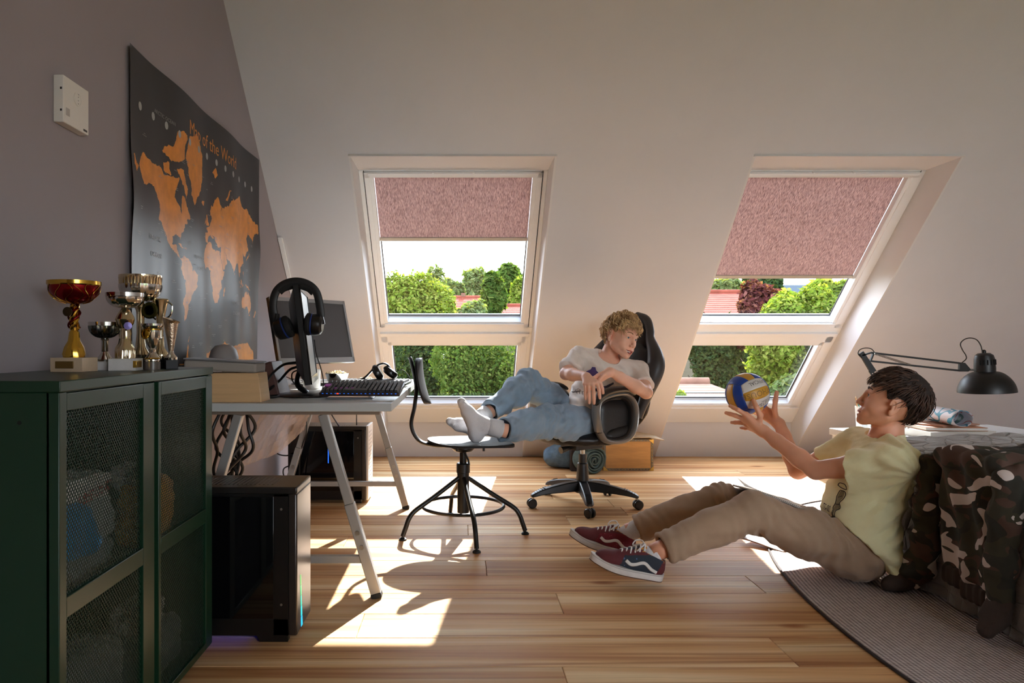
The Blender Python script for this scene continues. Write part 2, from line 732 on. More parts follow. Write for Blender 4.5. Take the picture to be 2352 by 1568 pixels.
def tree(name, label, px, py_top, d, wpx, hpx, n, size, mats, seed, nb=9, group=None, base=GZ):
    """tree whose crown fills the window of the photo at distance d"""
    s = F / d
    rs = random.Random(seed)
    top = EYE - (py_top - CY) / s
    hw, hh = wpx / s / 2 * 1.18, hpx / s
    n = int(n * 1.3)
    cx = (px - CX) / s
    blobs = []
    for i in range(nb):
        a = rs.uniform(0, 2 * PI)
        r = rs.uniform(.15, .72)
        zz = rs.uniform(.12, .85)
        shrink = 1 - .25 * zz
        blobs.append(((cx + math.cos(a) * r * hw * shrink, d + math.sin(a) * r * hw * .8, top - hh + hh * zz),
                      (hw * rs.uniform(.3, .5), hw * rs.uniform(.3, .5), hh * rs.uniform(.16, .26))))
    blobs.append(((cx, d, top - hh * .22), (hw * .5, hw * .5, hh * .22)))
    T = Thing(name, label, 'tree' if 'tree' in name else 'bush', group)
    cr = leaf_crown('crown', blobs, n, size, mats, seed)
    T.add(cr)
    tk = MB()
    zt = top - hh * .35
    tk.tube(bez([(cx + .2, d, base), (cx, d + .1, (base + zt) / 2), (cx - .1, d, zt)], 5), [max(.06, hw * .07)] * 5 + [max(.05, hw * .05)] * 6, 8)
    for i in range(5):
        a = rs.uniform(0, 2 * PI)
        z0 = base + (zt - base) * rs.uniform(.45, .8)
        tk.tube([(cx, d, z0), (cx + math.cos(a) * hw * .5, d + math.sin(a) * hw * .4, z0 + hh * .3)], [hw * .035, hw * .012], 6)
    T.part('trunk', tk, bark)
    T.done()


GR = 'garden trees beyond the roof windows'
grass = struct('floor_garden', MB().box((-80, -60, GZ - .2), (90, 150, GZ)), M('lawn', (70, 86, 40), .95, spec=.05, var=(.6, .3)), smooth=None)
grass.name = 'ground'
# seen through the left window
tree('leafy_tree', 'bright leafy tree filling the left half of the left upper pane', 935, 628, 15, 190, 330, 24000, .048, LG, 11, 13)
tree('pointed_tree', 'slender pale tree rising behind the bright tree in the left upper pane', 1000, 612, 26, 80, 200, 2500, .11, PG, 12, 6)
tree('round_tree', 'dark round-topped tree highest at the right of the left upper pane', 1165, 605, 55, 80, 130, 2600, .26, MG, 13, 6)
tree('broad_tree', 'broad pale green tree left of the dark round tree in the left upper pane', 1090, 617, 50, 90, 130, 2600, .24, PG, 14, 6)
tree('dark_tree', 'tall dark shaded tree in the middle right of the left upper pane', 1132, 628, 24, 62, 200, 3200, .13, MG, 15, 7)
tree('yellow_tree', 'light green tree behind the low red roof, right edge of the left upper pane', 1192, 640, 42, 60, 150, 2600, .2, LG, 16, 6)
tree('small_tree', 'small mid green tree under the far pale roof in the left upper pane', 1045, 645, 47, 50, 140, 2000, .2, PG, 17, 5)
tree('flowering_bush', 'pale yellow green bush in front of the red roof in the left upper pane', 1085, 690, 13, 100, 190, 4200, .05, PG, 18, 9)
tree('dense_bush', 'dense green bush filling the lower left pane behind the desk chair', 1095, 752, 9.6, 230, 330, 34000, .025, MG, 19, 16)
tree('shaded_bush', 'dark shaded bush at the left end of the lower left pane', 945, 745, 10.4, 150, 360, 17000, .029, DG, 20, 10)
# seen through the right window
tree('copper_tree', 'copper leaved tree in front of the tiled house in the right upper pane', 1745, 655, 17, 150, 200, 6500, .075, RD, 21, 10)
tree('bright_tree', 'bright green tree at the right side of the right window above the ball', 1812, 668, 11.5, 190, 330, 24000, .045, LG, 22, 12)
tree('right_tree', 'sunlit green tree at the right edge of the right upper pane', 1890, 640, 15, 120, 240, 5000, .09, LG, 23, 8)
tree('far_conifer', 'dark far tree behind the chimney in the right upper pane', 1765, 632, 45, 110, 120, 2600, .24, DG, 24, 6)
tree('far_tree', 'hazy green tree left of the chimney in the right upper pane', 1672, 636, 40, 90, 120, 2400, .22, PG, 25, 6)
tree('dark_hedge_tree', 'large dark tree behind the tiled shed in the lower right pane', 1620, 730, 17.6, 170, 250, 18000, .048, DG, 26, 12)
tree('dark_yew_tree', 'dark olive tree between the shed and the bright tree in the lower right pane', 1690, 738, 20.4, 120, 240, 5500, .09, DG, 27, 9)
tree('low_bush', 'small light bush in front of the shed wall in the lower right pane', 1562, 899, 9.2, 46, 60, 900, .04, LG, 28, 5)
tree('corner_bush', 'pale bush in the lower right corner of the right window behind the ball', 1815, 860, 10.3, 90, 120, 2600, .05, PG, 29, 6)
tree('lime_tree', 'yellow green tree left of the tiled gable in the right upper pane', 1628, 668, 38, 40, 150, 1600, .16, LG, 30, 5)

tile_m = M('roof_tile', (104, 52, 42), .9, spec=.05, var=(3, .2))
tile_p = M('pale_roof_tile', (112, 82, 70), .9, spec=.05, var=(3, .15))
brick_m = M('chimney_brick', (92, 62, 48), .9, var=(8, .2))
plaster = M('pale_plaster', (86, 78, 66), .9, spec=.1)


def tiled_roof(mb, x0, x1, y0, z0, y1, z1, nr, nc):
    """rows of half-round tiles climbing from the eave (y0, z0) to the ridge (y1, z1)"""
    for r in range(nr):
        t0, t1 = r / nr, (r + 1.15) / nr
        ya, za = y0 + (y1 - y0) * t0, z0 + (z1 - z0) * t0
        yb, zb = y0 + (y1 - y0) * min(t1, 1), z0 + (z1 - z0) * min(t1, 1)
        lift = .05 * (z1 - z0) / nr * 3
        for c in range(nc):
            xa, xb = x0 + (x1 - x0) * c / nc, x0 + (x1 - x0) * (c + 1) / nc
            xm = (xa + xb) / 2
            h = (xb - xa) * .22
            mb._add([(xa, ya, za + lift), (xm, ya, za + lift + h), (xb, ya, za + lift), (xb, yb, zb), (xm, yb, zb + h), (xa, yb, zb),
                     (xa, ya, za - .02), (xb, ya, za - .02)],
                    [(0, 1, 4, 5), (1, 2, 3, 4), (0, 6, 7, 2, 1)])


def house(label, px0, px1, py_ridge, py_eave, d, depth, cols, rows, chim=None, wall=plaster, tm=tile_m):
    s = F / d
    x0, x1 = (px0 - CX) / s, (px1 - CX) / s
    zr = EYE - (py_ridge - CY) / (F / (d + depth / 2))
    ze = EYE - (py_eave - CY) / s
    H_ = Thing('house', label, 'house')
    b = MB()
    b.box((x0 + .2, d + .15, GZ), (x1 - .2, d + depth - .15, ze))
    b.prism([(d + .15, ze), (d + depth - .15, ze), (d + depth / 2, zr - .08)], x0 + .2, x1 - .2)
    H_.part('wall', b, wall, smooth=None)
    r = MB()
    tiled_roof(r, x0, x1, d - .2, ze - .05, d + depth / 2, zr, rows, cols)
    H_.part('tiled_roof', r, tm, smooth=None, kind='stuff')
    r = MB()
    r.prism([(d + depth / 2, zr - .03), (d + depth + .2, ze - .1), (d + depth + .2, ze), (d + depth / 2, zr + .04)], x0, x1)
    H_.part('rear_roof', r, tm, smooth=None)
    H_.part('ridge', MB().cyl((x0, d + depth / 2, zr + .02), (x1, d + depth / 2, zr + .02), .1), tm)
    if chim:
        cx = (chim[0] - CX) / (F / (d + depth / 2))
        zt = EYE - (chim[1] - CY) / (F / (d + depth / 2))
        hw = chim[2] / s / 2
        c = MB()
        c.box((cx - hw, d + depth / 2 - hw, zr - .5), (cx + hw, d + depth / 2 + hw, zt - .12))
        c.box((cx - hw * 1.15, d + depth / 2 - hw * 1.15, zt - .16), (cx + hw * 1.15, d + depth / 2 + hw * 1.15, zt))
        H_.part('chimney', c, brick_m, smooth=None)
    H_.done()


house('red roofed house with a chimney amid the trees in the left upper pane', 1030, 1112, 684, 735, 29, 8, 26, 10, (1064, 673, 10))
house('smaller red gabled roof just right of the chimneyed house, left upper pane', 1100, 1122, 687, 735, 39, 6, 9, 8)
house('low red roof with a stubby chimney at the right edge of the left upper pane', 1152, 1215, 703, 742, 27, 7, 20, 8, (1161, 694, 10))
house('tiled house with a chimney behind the copper tree in the right upper pane', 1642, 1815, 672, 735, 22, 8, 40, 14, (1727, 655, 22))
house('low shed with pale tiles at the left of the lower right pane', 1500, 1700, 880, 902, 12.5, 3.2, 44, 5, None, M('shed_wall', (92, 94, 88), .9), tile_p)
s_ = F / 85
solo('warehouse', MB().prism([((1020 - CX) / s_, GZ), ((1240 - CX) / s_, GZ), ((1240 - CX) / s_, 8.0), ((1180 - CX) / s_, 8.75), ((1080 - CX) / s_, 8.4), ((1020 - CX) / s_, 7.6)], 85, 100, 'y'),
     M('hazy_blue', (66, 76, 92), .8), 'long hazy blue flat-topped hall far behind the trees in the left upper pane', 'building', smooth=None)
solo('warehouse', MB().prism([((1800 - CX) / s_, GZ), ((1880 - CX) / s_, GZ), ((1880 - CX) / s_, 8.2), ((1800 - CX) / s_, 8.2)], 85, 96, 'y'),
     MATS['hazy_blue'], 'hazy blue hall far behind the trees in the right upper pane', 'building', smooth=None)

# ------------------------------------------------------------------ the room
XL, XR, YB, ZC = -1.12, 4.6, -2.8, 3.0     # left wall, right wall, wall behind the camera, flat ceiling
K, K2 = 5.85, 6.14                          # sloping wall: y = K - z (inside), K2 - z (plane of the windows)
WZ = 2.005                                  # top of the window recesses
WIN = [(-.6227, .5386), (1.634, 2.807)]

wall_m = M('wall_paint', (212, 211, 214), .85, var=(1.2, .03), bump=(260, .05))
wall_l = M('shaded_wall_paint', (154, 145, 148), .85, var=(1.2, .03), bump=(260, .05))  # wall paint darkened: the left wall's shade is put into its colour
white_m = M('white_lacquer', (236, 238, 240), .35)
lining_m = M('lining_paint', (218, 216, 216), .6)


def wood_floor_mat():
    m = bpy.data.materials.new('beech_plank')
    m.use_nodes = True
    t = m.node_tree
    N, Lk = t.nodes, t.links
    b = N['Principled BSDF']
    tc = N.new('ShaderNodeTexCoord')
    oi = N.new('ShaderNodeObjectInfo')
    mul = N.new('ShaderNodeVectorMath'); mul.operation = 'SCALE'
    mul.inputs[0].default_value = (13.1, 7.7, 3.3)
    Lk.new(oi.outputs['Random'], mul.inputs['Scale'])
    add = N.new('ShaderNodeVectorMath'); add.operation = 'ADD'
    Lk.new(tc.outputs['Object'], add.inputs[0]); Lk.new(mul.outputs[0], add.inputs[1])

    def noise_n(scale, st, detail=5, dist=0):
        mp = N.new('ShaderNodeMapping'); mp.inputs['Scale'].default_value = st
        Lk.new(add.outputs[0], mp.inputs[0])
        n = N.new('ShaderNodeTexNoise'); n.inputs['Scale'].default_value = scale
        n.inputs['Detail'].default_value = detail; n.inputs['Distortion'].default_value = dist
        Lk.new(mp.outputs[0], n.inputs['Vector'])
        return n.outputs['Fac']

    def ramp(src, stops):
        r = N.new('ShaderNodeValToRGB')
        r.color_ramp.elements[0].position, r.color_ramp.elements[0].color = stops[0][0], stops[0][1]
        r.color_ramp.elements[1].position, r.color_ramp.elements[1].color = stops[-1][0], stops[-1][1]
        for p, c in stops[1:-1]:
            e = r.color_ramp.elements.new(p); e.color = c
        Lk.new(src, r.inputs[0])
        return r.outputs[0]

    def mix(f, a, c, mode='MIX'):
        x = N.new('ShaderNodeMix'); x.data_type = 'RGBA'; x.blend_type = mode
        if isinstance(f, float): x.inputs[0].default_value = f
        else: Lk.new(f, x.inputs[0])
        Lk.new(a, x.inputs[6]); Lk.new(c, x.inputs[7])
        return x.outputs[2]
    base = ramp(noise_n(1.0, (.35, 9, 1), 3, .8), [(.32, lin((186, 132, 88))), (.45, lin((214, 166, 116))), (.56, lin((226, 186, 138))), (.68, lin((240, 214, 172)))])
    tone = ramp(oi.outputs['Random'], [(0, (.74, .69, .64, 1)), (.5, (.93, .91, .88, 1)), (1, (1.08, 1.08, 1.06, 1))])
    c = mix(1.0, base, tone, 'MULTIPLY')
    streak = ramp(noise_n(1.0, (.7, 38, 1), 6, .6), [(.34, lin((160, 104, 68))), (.48, (1, 1, 1, 1))])
    c = mix(.55, c, streak, 'MULTIPLY')
    fine = ramp(noise_n(1.0, (5, 260, 1), 3), [(.3, (.8, .78, .75, 1)), (.6, (1, 1, 1, 1))])
    c = mix(.5, c, fine, 'MULTIPLY')
    vo = N.new('ShaderNodeTexVoronoi'); vo.inputs['Scale'].default_value = 1.0
    mp = N.new('ShaderNodeMapping'); mp.inputs['Scale'].default_value = (1.1, 3.0, 1)
    Lk.new(add.outputs[0], mp.inputs[0]); Lk.new(mp.outputs[0], vo.inputs['Vector'])
    kn = ramp(vo.outputs['Distance'], [(.018, lin((80, 48, 30))), (.045, lin((190, 140, 100))), (.08, (1, 1, 1, 1))])
    c = mix(.8, c, kn, 'MULTIPLY')
    Lk.new(c, b.inputs['Base Color'])
    b.inputs['Roughness'].default_value = .5
    b.inputs['Specular IOR Level'].default_value = .07
    bp = N.new('ShaderNodeBump'); bp.inputs['Strength'].default_value = .08; bp.inputs['Distance'].default_value = .002
    Lk.new(noise_n(1.0, (3, 160, 1), 3), bp.inputs['Height']); Lk.new(bp.outputs[0], b.inputs['Normal'])
    return m


floor_m = wood_floor_mat()
fl = struct('floor', MB().box((XL - .1, YB, -.06), (XR + .1, K2, -.016)), M('subfloor', (70, 52, 40), .9), smooth=None)
rnd = random.Random(3)
butts = {2.84: [.11], 2.44: [.365], 2.04: [1.0], 3.24: [1.55], 4.04: [.9]}
y = 2.04 - .2 * 24
while y < K:
    y1 = min(y + .2, K)
    key = round(y, 2)
    cuts = butts.get(key, None)
    if cuts is None or True:
        c0 = cuts[0] if cuts else rnd.uniform(-1.0, 1.2)
        cs = [c for c in (c0 - 2.1, c0, c0 + 2.1, c0 + 4.2) if XL + .15 < c < XR - .15]
    xs = [XL] + cs + [XR]
    for i in range(len(xs) - 1):
        a, b_ = xs[i] + .0007, xs[i + 1] - .0007
        c = Vector(((a + b_) / 2, (y + y1) / 2, 0))
        hx, hy = (b_ - a) / 2, (y1 - y) / 2 - .0007
        mb = MB()
        q = .0016
        mb.v = [(-hx, -hy, -.016), (hx, -hy, -.016), (hx, hy, -.016), (-hx, hy, -.016),
                (-hx, -hy, -q), (hx, -hy, -q), (hx, hy, -q), (-hx, hy, -q),
                (-hx + q, -hy + q, 0), (hx - q, -hy + q, 0), (hx - q, hy - q, 0), (-hx + q, hy - q, 0)]
        mb.f = [(0, 3, 2, 1), (8, 9, 10, 11), (0, 1, 5, 4), (1, 2, 6, 5), (2, 3, 7, 6), (3, 0, 4, 7),
                (4, 5, 9, 8), (5, 6, 10, 9), (6, 7, 11, 10), (7, 4, 8, 11)]
        mb.m = [0] * 10
        o = mesh_obj('floor_plank', mb, floor_m, smooth=None)
        o.location = c
        o.parent = fl
    y += .2

# walls
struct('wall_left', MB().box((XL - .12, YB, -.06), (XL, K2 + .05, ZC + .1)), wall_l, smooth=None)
struct('wall_right', MB().box((XR, YB, -.06), (XR + .12, K2 + .05, ZC + .1)), wall_m, smooth=None)
rw = MB()
RX0, RX1, RZ0, RZ1 = 1.7, 4.4, .12, 2.40      # unseen doorway added behind the camera to let in fill light
rw.box((XL - .12, YB - .12, -.06), (RX0, YB, ZC + .1)); rw.box((RX1, YB - .12, -.06), (XR + .12, YB, ZC + .1))
rw.box((RX0, YB - .12, -.06), (RX1, YB, RZ0)); rw.box((RX0, YB - .12, RZ1), (RX1, YB, ZC + .1))
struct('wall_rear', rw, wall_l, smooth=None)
rf = MB()
for i in range(4):
    xx = RX0 + (RX1 - RX0 - .06) * i / 3
    rf.box((xx, YB - .09, RZ0), (xx + .06, YB - .03, RZ1))
rf.box((RX0, YB - .09, RZ0), (RX1, YB - .03, RZ0 + .06)); rf.box((RX0, YB - .09, RZ1 - .06), (RX1, YB - .03, RZ1))
struct('window_3', rf, white_m, smooth=None)  # bars of the added doorway, out of view, that brightens the camera side
struct('ceiling', MB().box((XL - .12, YB - .12, ZC), (XR + .12, K2 - ZC, ZC + .12)), wall_m, smooth=None)
slope = MB()
full = [(K, 0), (K - ZC, ZC), (K2 - ZC, ZC), (K2, 0), (K2, -.05), (K, -.05)]
(a0, a1), (b0, b1) = WIN
for x0, x1 in ((XL, a0), (a1, b0), (b1, XR)):
    slope.prism(full, x0, x1)
for x0, x1 in WIN:
    slope.prism([(K - WZ, WZ), (K - ZC, ZC), (K2 - ZC, ZC), (K2 - WZ, WZ)], x0, x1)
    slope.prism([(K, -.05), (K, .298), (K + .04, .298), (K2 - .01, .02), (K2 - .01, -.05)], x0, x1)
struct('wall_back', slope, wall_m, smooth=None)

# roof windows ------------------------------------------------------
glass = bpy.data.materials.new('window_glass')
glass.use_nodes = True
gt = glass.node_tree
gt.nodes.clear()
go = gt.nodes.new('ShaderNodeOutputMaterial')
gm = gt.nodes.new('ShaderNodeMixShader')
gtr = gt.nodes.new('ShaderNodeBsdfTransparent')
gtr.inputs[0].default_value = (.93, .95, .94, 1)
ggl = gt.nodes.new('ShaderNodeBsdfGlossy')
ggl.inputs['Roughness'].default_value = .0
gf = gt.nodes.new('ShaderNodeFresnel')
gf.inputs[0].default_value = 1.2
gt.links.new(gf.outputs[0], gm.inputs[0])
gt.links.new(gtr.outputs[0], gm.inputs[1])
gt.links.new(ggl.outputs[0], gm.inputs[2])
gt.links.new(gm.outputs[0], go.inputs[0])

gasket = M('dark_gasket', (58, 52, 48), .6)
alu = M('grey_aluminium', (150, 150, 146), .35, .8)


def blind_mat():
    m = bpy.data.materials.new('blind_fabric')
    m.use_nodes = True
    t = m.node_tree
    N, Lk = t.nodes, t.links
    N.clear()
    out = N.new('ShaderNodeOutputMaterial')
    tc = N.new('ShaderNodeTexCoord')
    mp = N.new('ShaderNodeMapping'); mp.inputs['Scale'].default_value = (380, 45, 45)
    Lk.new(tc.outputs['Object'], mp.inputs[0])
    n = N.new('ShaderNodeTexNoise'); n.inputs['Scale'].default_value = 1; n.inputs['Detail'].default_value = 3
    Lk.new(mp.outputs[0], n.inputs['Vector'])
    r = N.new('ShaderNodeValToRGB')
    r.color_ramp.elements[0].position = .36; r.color_ramp.elements[0].color = lin((158, 132, 134))
    r.color_ramp.elements[1].position = .64; r.color_ramp.elements[1].color = lin((220, 196, 194))
    Lk.new(n.outputs['Fac'], r.inputs[0])
    d = N.new('ShaderNodeBsdfDiffuse'); tr = N.new('ShaderNodeBsdfTranslucent')
    mx = N.new('ShaderNodeMixShader'); mx.inputs[0].default_value = .17
    Lk.new(r.outputs[0], d.inputs[0]); Lk.new(r.outputs[0], tr.inputs[0])
    Lk.new(d.outputs[0], mx.inputs[1]); Lk.new(tr.outputs[0], mx.inputs[2])
    Lk.new(mx.outputs[0], out.inputs[0])
    return m


blind_m = blind_mat()
RQ = 1 / math.sqrt(2)


def WP(x, z, n):
    """point on the window plane at height z, n metres outwards"""
    return Vector((x, K2 - z + n * RQ, z + n * RQ))


def wbox(mb, x0, x1, z0, z1, n0, n1):
    return mb.hexa([WP(x0, z0, n0), WP(x1, z0, n0), WP(x1, z0, n1), WP(x0, z0, n1),
                    WP(x0, z1, n0), WP(x1, z1, n0), WP(x1, z1, n1), WP(x0, z1, n1)])


for wi, (x0, x1) in enumerate(WIN):
    xc = (x0 + x1) / 2
    hw = (x1 - x0) / 2
    W = bpy.data.objects.new('window_%d' % (wi + 1), None)
    COL.objects.link(W)
    W['kind'] = 'structure'

    def wp(name, mb, mat, parent=None, **kw):
        o = mesh_obj(name, mb, mat, **kw)
        o.parent = parent if parent is not None else W
        return o
    # linings of the recess
    t = .012
    for sx_, nm in ((-1, 'lining_panel'), (1, 'lining_panel')):
        xa = xc + sx_ * hw
        xb = xa - sx_ * t
        lo, hi = min(xa, xb), max(xa, xb)
        wp(nm, MB().prism([(K - .02 + .02, .0), (K - WZ, WZ), (K2 + .1 - WZ, WZ), (K2 + .1 - .1, .1), (K2 - .1, .02)], lo, hi), lining_m, smooth=None)
    wp('lining_panel', MB().box((x0, K - WZ - .0, WZ - t), (x1, K2 - WZ + .1, WZ)), lining_m, smooth=None)
    # window board below the panes
    sill = MB()
    sill.box((x0 + t, K - .012, .298), (x1 - t, K2 - .30 + .05, .325))
    sill.hexa([WP(x0 + t, .30, -.012), WP(x1 - t, .30, -.012), WP(x1 - t, .30, .1), WP(x0 + t, .30, .1),
               WP(x0 + t, .43, -.012), WP(x1 - t, .43, -.012), WP(x1 - t, .43, .1), WP(x0 + t, .43, .1)])
    wp('window_sill', sill, white_m, bev=.003)
    # outer frame
    fr = MB()
    for s_ in (-1, 1):
        xa, xb = xc + s_ * (hw - t), xc + s_ * (hw - t - .026)
        wbox(fr, min(xa, xb), max(xa, xb), .42, 1.995, 0, .11)
    wbox(fr, x0 + t, x1 - t, 1.03, 1.075, -.004, .11)
    wbox(fr, x0 + t + .02, x1 - t - .02, 1.018, 1.04, -.022, .05)
    wbox(fr, x0 + t, x1 - t, 1.985, 2.0, 0, .11)
    wp('frame', fr, white_m, bev=.002)
    g = MB()
    for s_ in (-1, 1):
        xa, xb = xc + s_ * (hw - .040), xc + s_ * (hw - .044)
        wbox(g, min(xa, xb), max(xa, xb), 1.075, 1.99, -.001, .05)
    wbox(g, xc - hw + .04, xc + hw - .04, 1.0745, 1.078, -.001, .05)
    wp('gasket_strip', g, gasket, smooth=None)
    # upper sash
    sa = MB()
    so, si = hw - .045, .483
    for s_ in (-1, 1):
        xa, xb = xc + s_ * so, xc + s_ * (si + .022)
        wbox(sa, min(xa, xb), max(xa, xb), 1.079, 1.984, -.014, .07)
        xa, xb = xc + s_ * (si + .022), xc + s_ * si
        wbox(sa, min(xa, xb), max(xa, xb), 1.10, 1.984, -.006, .07)
    wbox(sa, xc - so, xc + so, 1.079, 1.104, -.014, .07)
    sa.hexa([WP(xc - si, 1.104, .0), WP(xc + si, 1.104, .0), WP(xc + si, 1.104, .08), WP(xc - si, 1.104, .08),
             WP(xc - si, 1.112, .0), WP(xc + si, 1.112, .0), WP(xc + si, 1.148 - .03, .08), WP(xc - si, 1.148 - .03, .08)])
    wbox(sa, xc - so, xc + so, 1.962, 1.984, -.014, .07)
    sash = wp('sash', sa, white_m, bev=.002)
    wp('glass_pane', MB()._add([WP(xc - si, 1.11, .062), WP(xc + si, 1.11, .062), WP(xc + si, 1.97, .062), WP(xc - si, 1.97, .062)], [(0, 1, 2, 3)]), glass, parent=sash, smooth=None)
    sp = MB()
    wbox(sp, xc - si, xc + si, 1.118, 1.1235, .058, .064)
    for s_ in (-1, 1):
        xa, xb = xc + s_ * si, xc + s_ * (si - .006)
        wbox(sp, min(xa, xb), max(xa, xb), 1.12, 1.96, .058, .064)
    wp('pane_spacer', sp, gasket, parent=sash, smooth=None)
    # opening bar at the top
    hb = MB()
    wbox(hb, xc - so + .03, xc + so - .03, 1.985, 1.996, -.05, -.032)
    for fx in (-.12, .12):
        wbox(hb, xc + fx - .006, xc + fx + .006, 1.993, 2.0, -.05, -.03)
    for s_ in (-1, 1):
        hb.ball(WP(xc + s_ * (so - .03), 1.99, -.04), .008, 6)
    wp('opening_bar', hb, white_m, parent=sash, bev=.001)
    # lower, fixed part
    lo_ = MB()
    sl = .473
    for s_ in (-1, 1):
        xa, xb = xc + s_ * (hw - t - .026), xc + s_ * (sl + .028)
        wbox(lo_, min(xa, xb), max(xa, xb), .43, 1.018, -.004, .08)
        xa, xb = xc + s_ * (sl + .028), xc + s_ * sl
        wbox(lo_, min(xa, xb), max(xa, xb), .43, 1.018, .006, .08)
    wbox(lo_, xc - hw + .038, xc + hw - .038, .965, 1.018, -.004, .08)
    wbox(lo_, xc - sl - .03, xc + sl + .03, .935, .967, .006, .08)
    wbox(lo_, xc - hw + .038, xc + hw - .038, .43, .452, -.004, .08)
    lo_.hexa([WP(xc - sl, .45, .006), WP(xc + sl, .45, .006), WP(xc + sl, .45, .08), WP(xc - sl, .45, .08),
              WP(xc - sl, .458, .006), WP(xc + sl, .458, .006), WP(xc + sl, .465, .08), WP(xc - sl, .465, .08)])
    lf = wp('fixed_frame', lo_, white_m, bev=.002)
    wp('glass_pane', MB()._add([WP(xc - sl, .45, .062), WP(xc + sl, .45, .062), WP(xc + sl, .95, .062), WP(xc - sl, .95, .062)], [(0, 1, 2, 3)]), glass, parent=lf, smooth=None)
    sp = MB()
    wbox(sp, xc - sl, xc + sl, .466, .4715, .056, .064)
    for s_ in (-1, 1):
        xa, xb = xc + s_ * sl, xc + s_ * (sl - .007)
        wbox(sp, min(xa, xb), max(xa, xb), .466, .935, .056, .064)
    wp('pane_spacer', sp, gasket, parent=lf, smooth=None)
    # roller blind
    zb = (1.625, 1.400)[wi]
    B = Thing('roller_blind', ('short pinkish grey roller blind in the left roof window above the desk chair',
                               'long pinkish grey roller blind in the right roof window above the volleyball')[wi], 'blind')
    f = MB()
    wbox(f, xc - si + .002, xc + si - .002, zb, 1.955, .034, .0352)
    B.part('fabric', f, blind_m, smooth=None)
    f = MB()
    wbox(f, xc - si + .001, xc + si - .001, zb - .018, zb + .001, .026, .042)
    B.part('hem_bar', f, M('hem_bar', (190, 180, 166), .4), bev=.002)
    f = MB()
    wbox(f, xc - si + .001, xc + si - .001, 1.951, 1.966, .02, .058)
    B.part('headbox', f, M('dark_slot', (40, 34, 32), .5), smooth=None)
    B.done()

# thin white skirting along the left wall and the low panels
struct('baseboard_left', MB().box((XL, 2.2, 0), (XL + .012, K, .06)), white_m, bev=.002)
# white cable trunking running down the corner of left wall and slope
tr = MB()
tr.hexa([Vector((XL + .003, K - 1.60, 1.60)), Vector((XL + .03, K - 1.60, 1.60)), Vector((XL + .03, K - 1.62, 1.60)), Vector((XL + .003, K - 1.62, 1.60)),
         Vector((XL + .003, K - .75, .75)), Vector((XL + .03, K - .75, .75)), Vector((XL + .03, K - .77, .75)), Vector((XL + .003, K - .77, .75))])
struct('trim_1', tr, white_m, bev=.002)

# ------------------------------------------------------------------ wall items on the left
T = Thing('ventilation_control', 'small white ventilation control box high on the left wall', 'wall control')
T.part('housing', MB().box((XL, 1.905, 1.562), (XL + .028, 2.035, 1.692)), M('white_plastic', (225, 220, 212), .4), bev=.002)
T.part('sensor_dial', MB().lathe([(.019, 0), (.019, .0015), (.0165, .002), (.0165, .0008)], (XL + .028, 1.975, 1.648), R=rot('Y', 90), n=32), MATS['white_plastic'])
for z in (1.636, 1.645, 1.655, 1.662):
    T.part('sensor_hole', MB().cyl((XL + .0285, 1.978, z), (XL + .0295, 1.978, z), .0012, n=8), M('dark_slot', (60, 56, 54), .6))
for z in (1.655, 1.595):
    T.part('side_slot', MB().box((XL + .019, 1.9045, z - .003), (XL + .024, 1.9055, z + .003)), MATS['dark_slot'], smooth=None)
T.part('logo_plate', MB().box((XL + .0275, 2.006, 1.568), (XL + .0285, 2.026, 1.574)), M('dark_slot2', (70, 62, 60), .6), smooth=None)
T.part('vent_grille', MB().box((XL + .0275, 1.918, 1.585), (XL + .0286, 1.936, 1.606)), M('grey_plastic', (176, 172, 166), .5), smooth=None)
T.done()

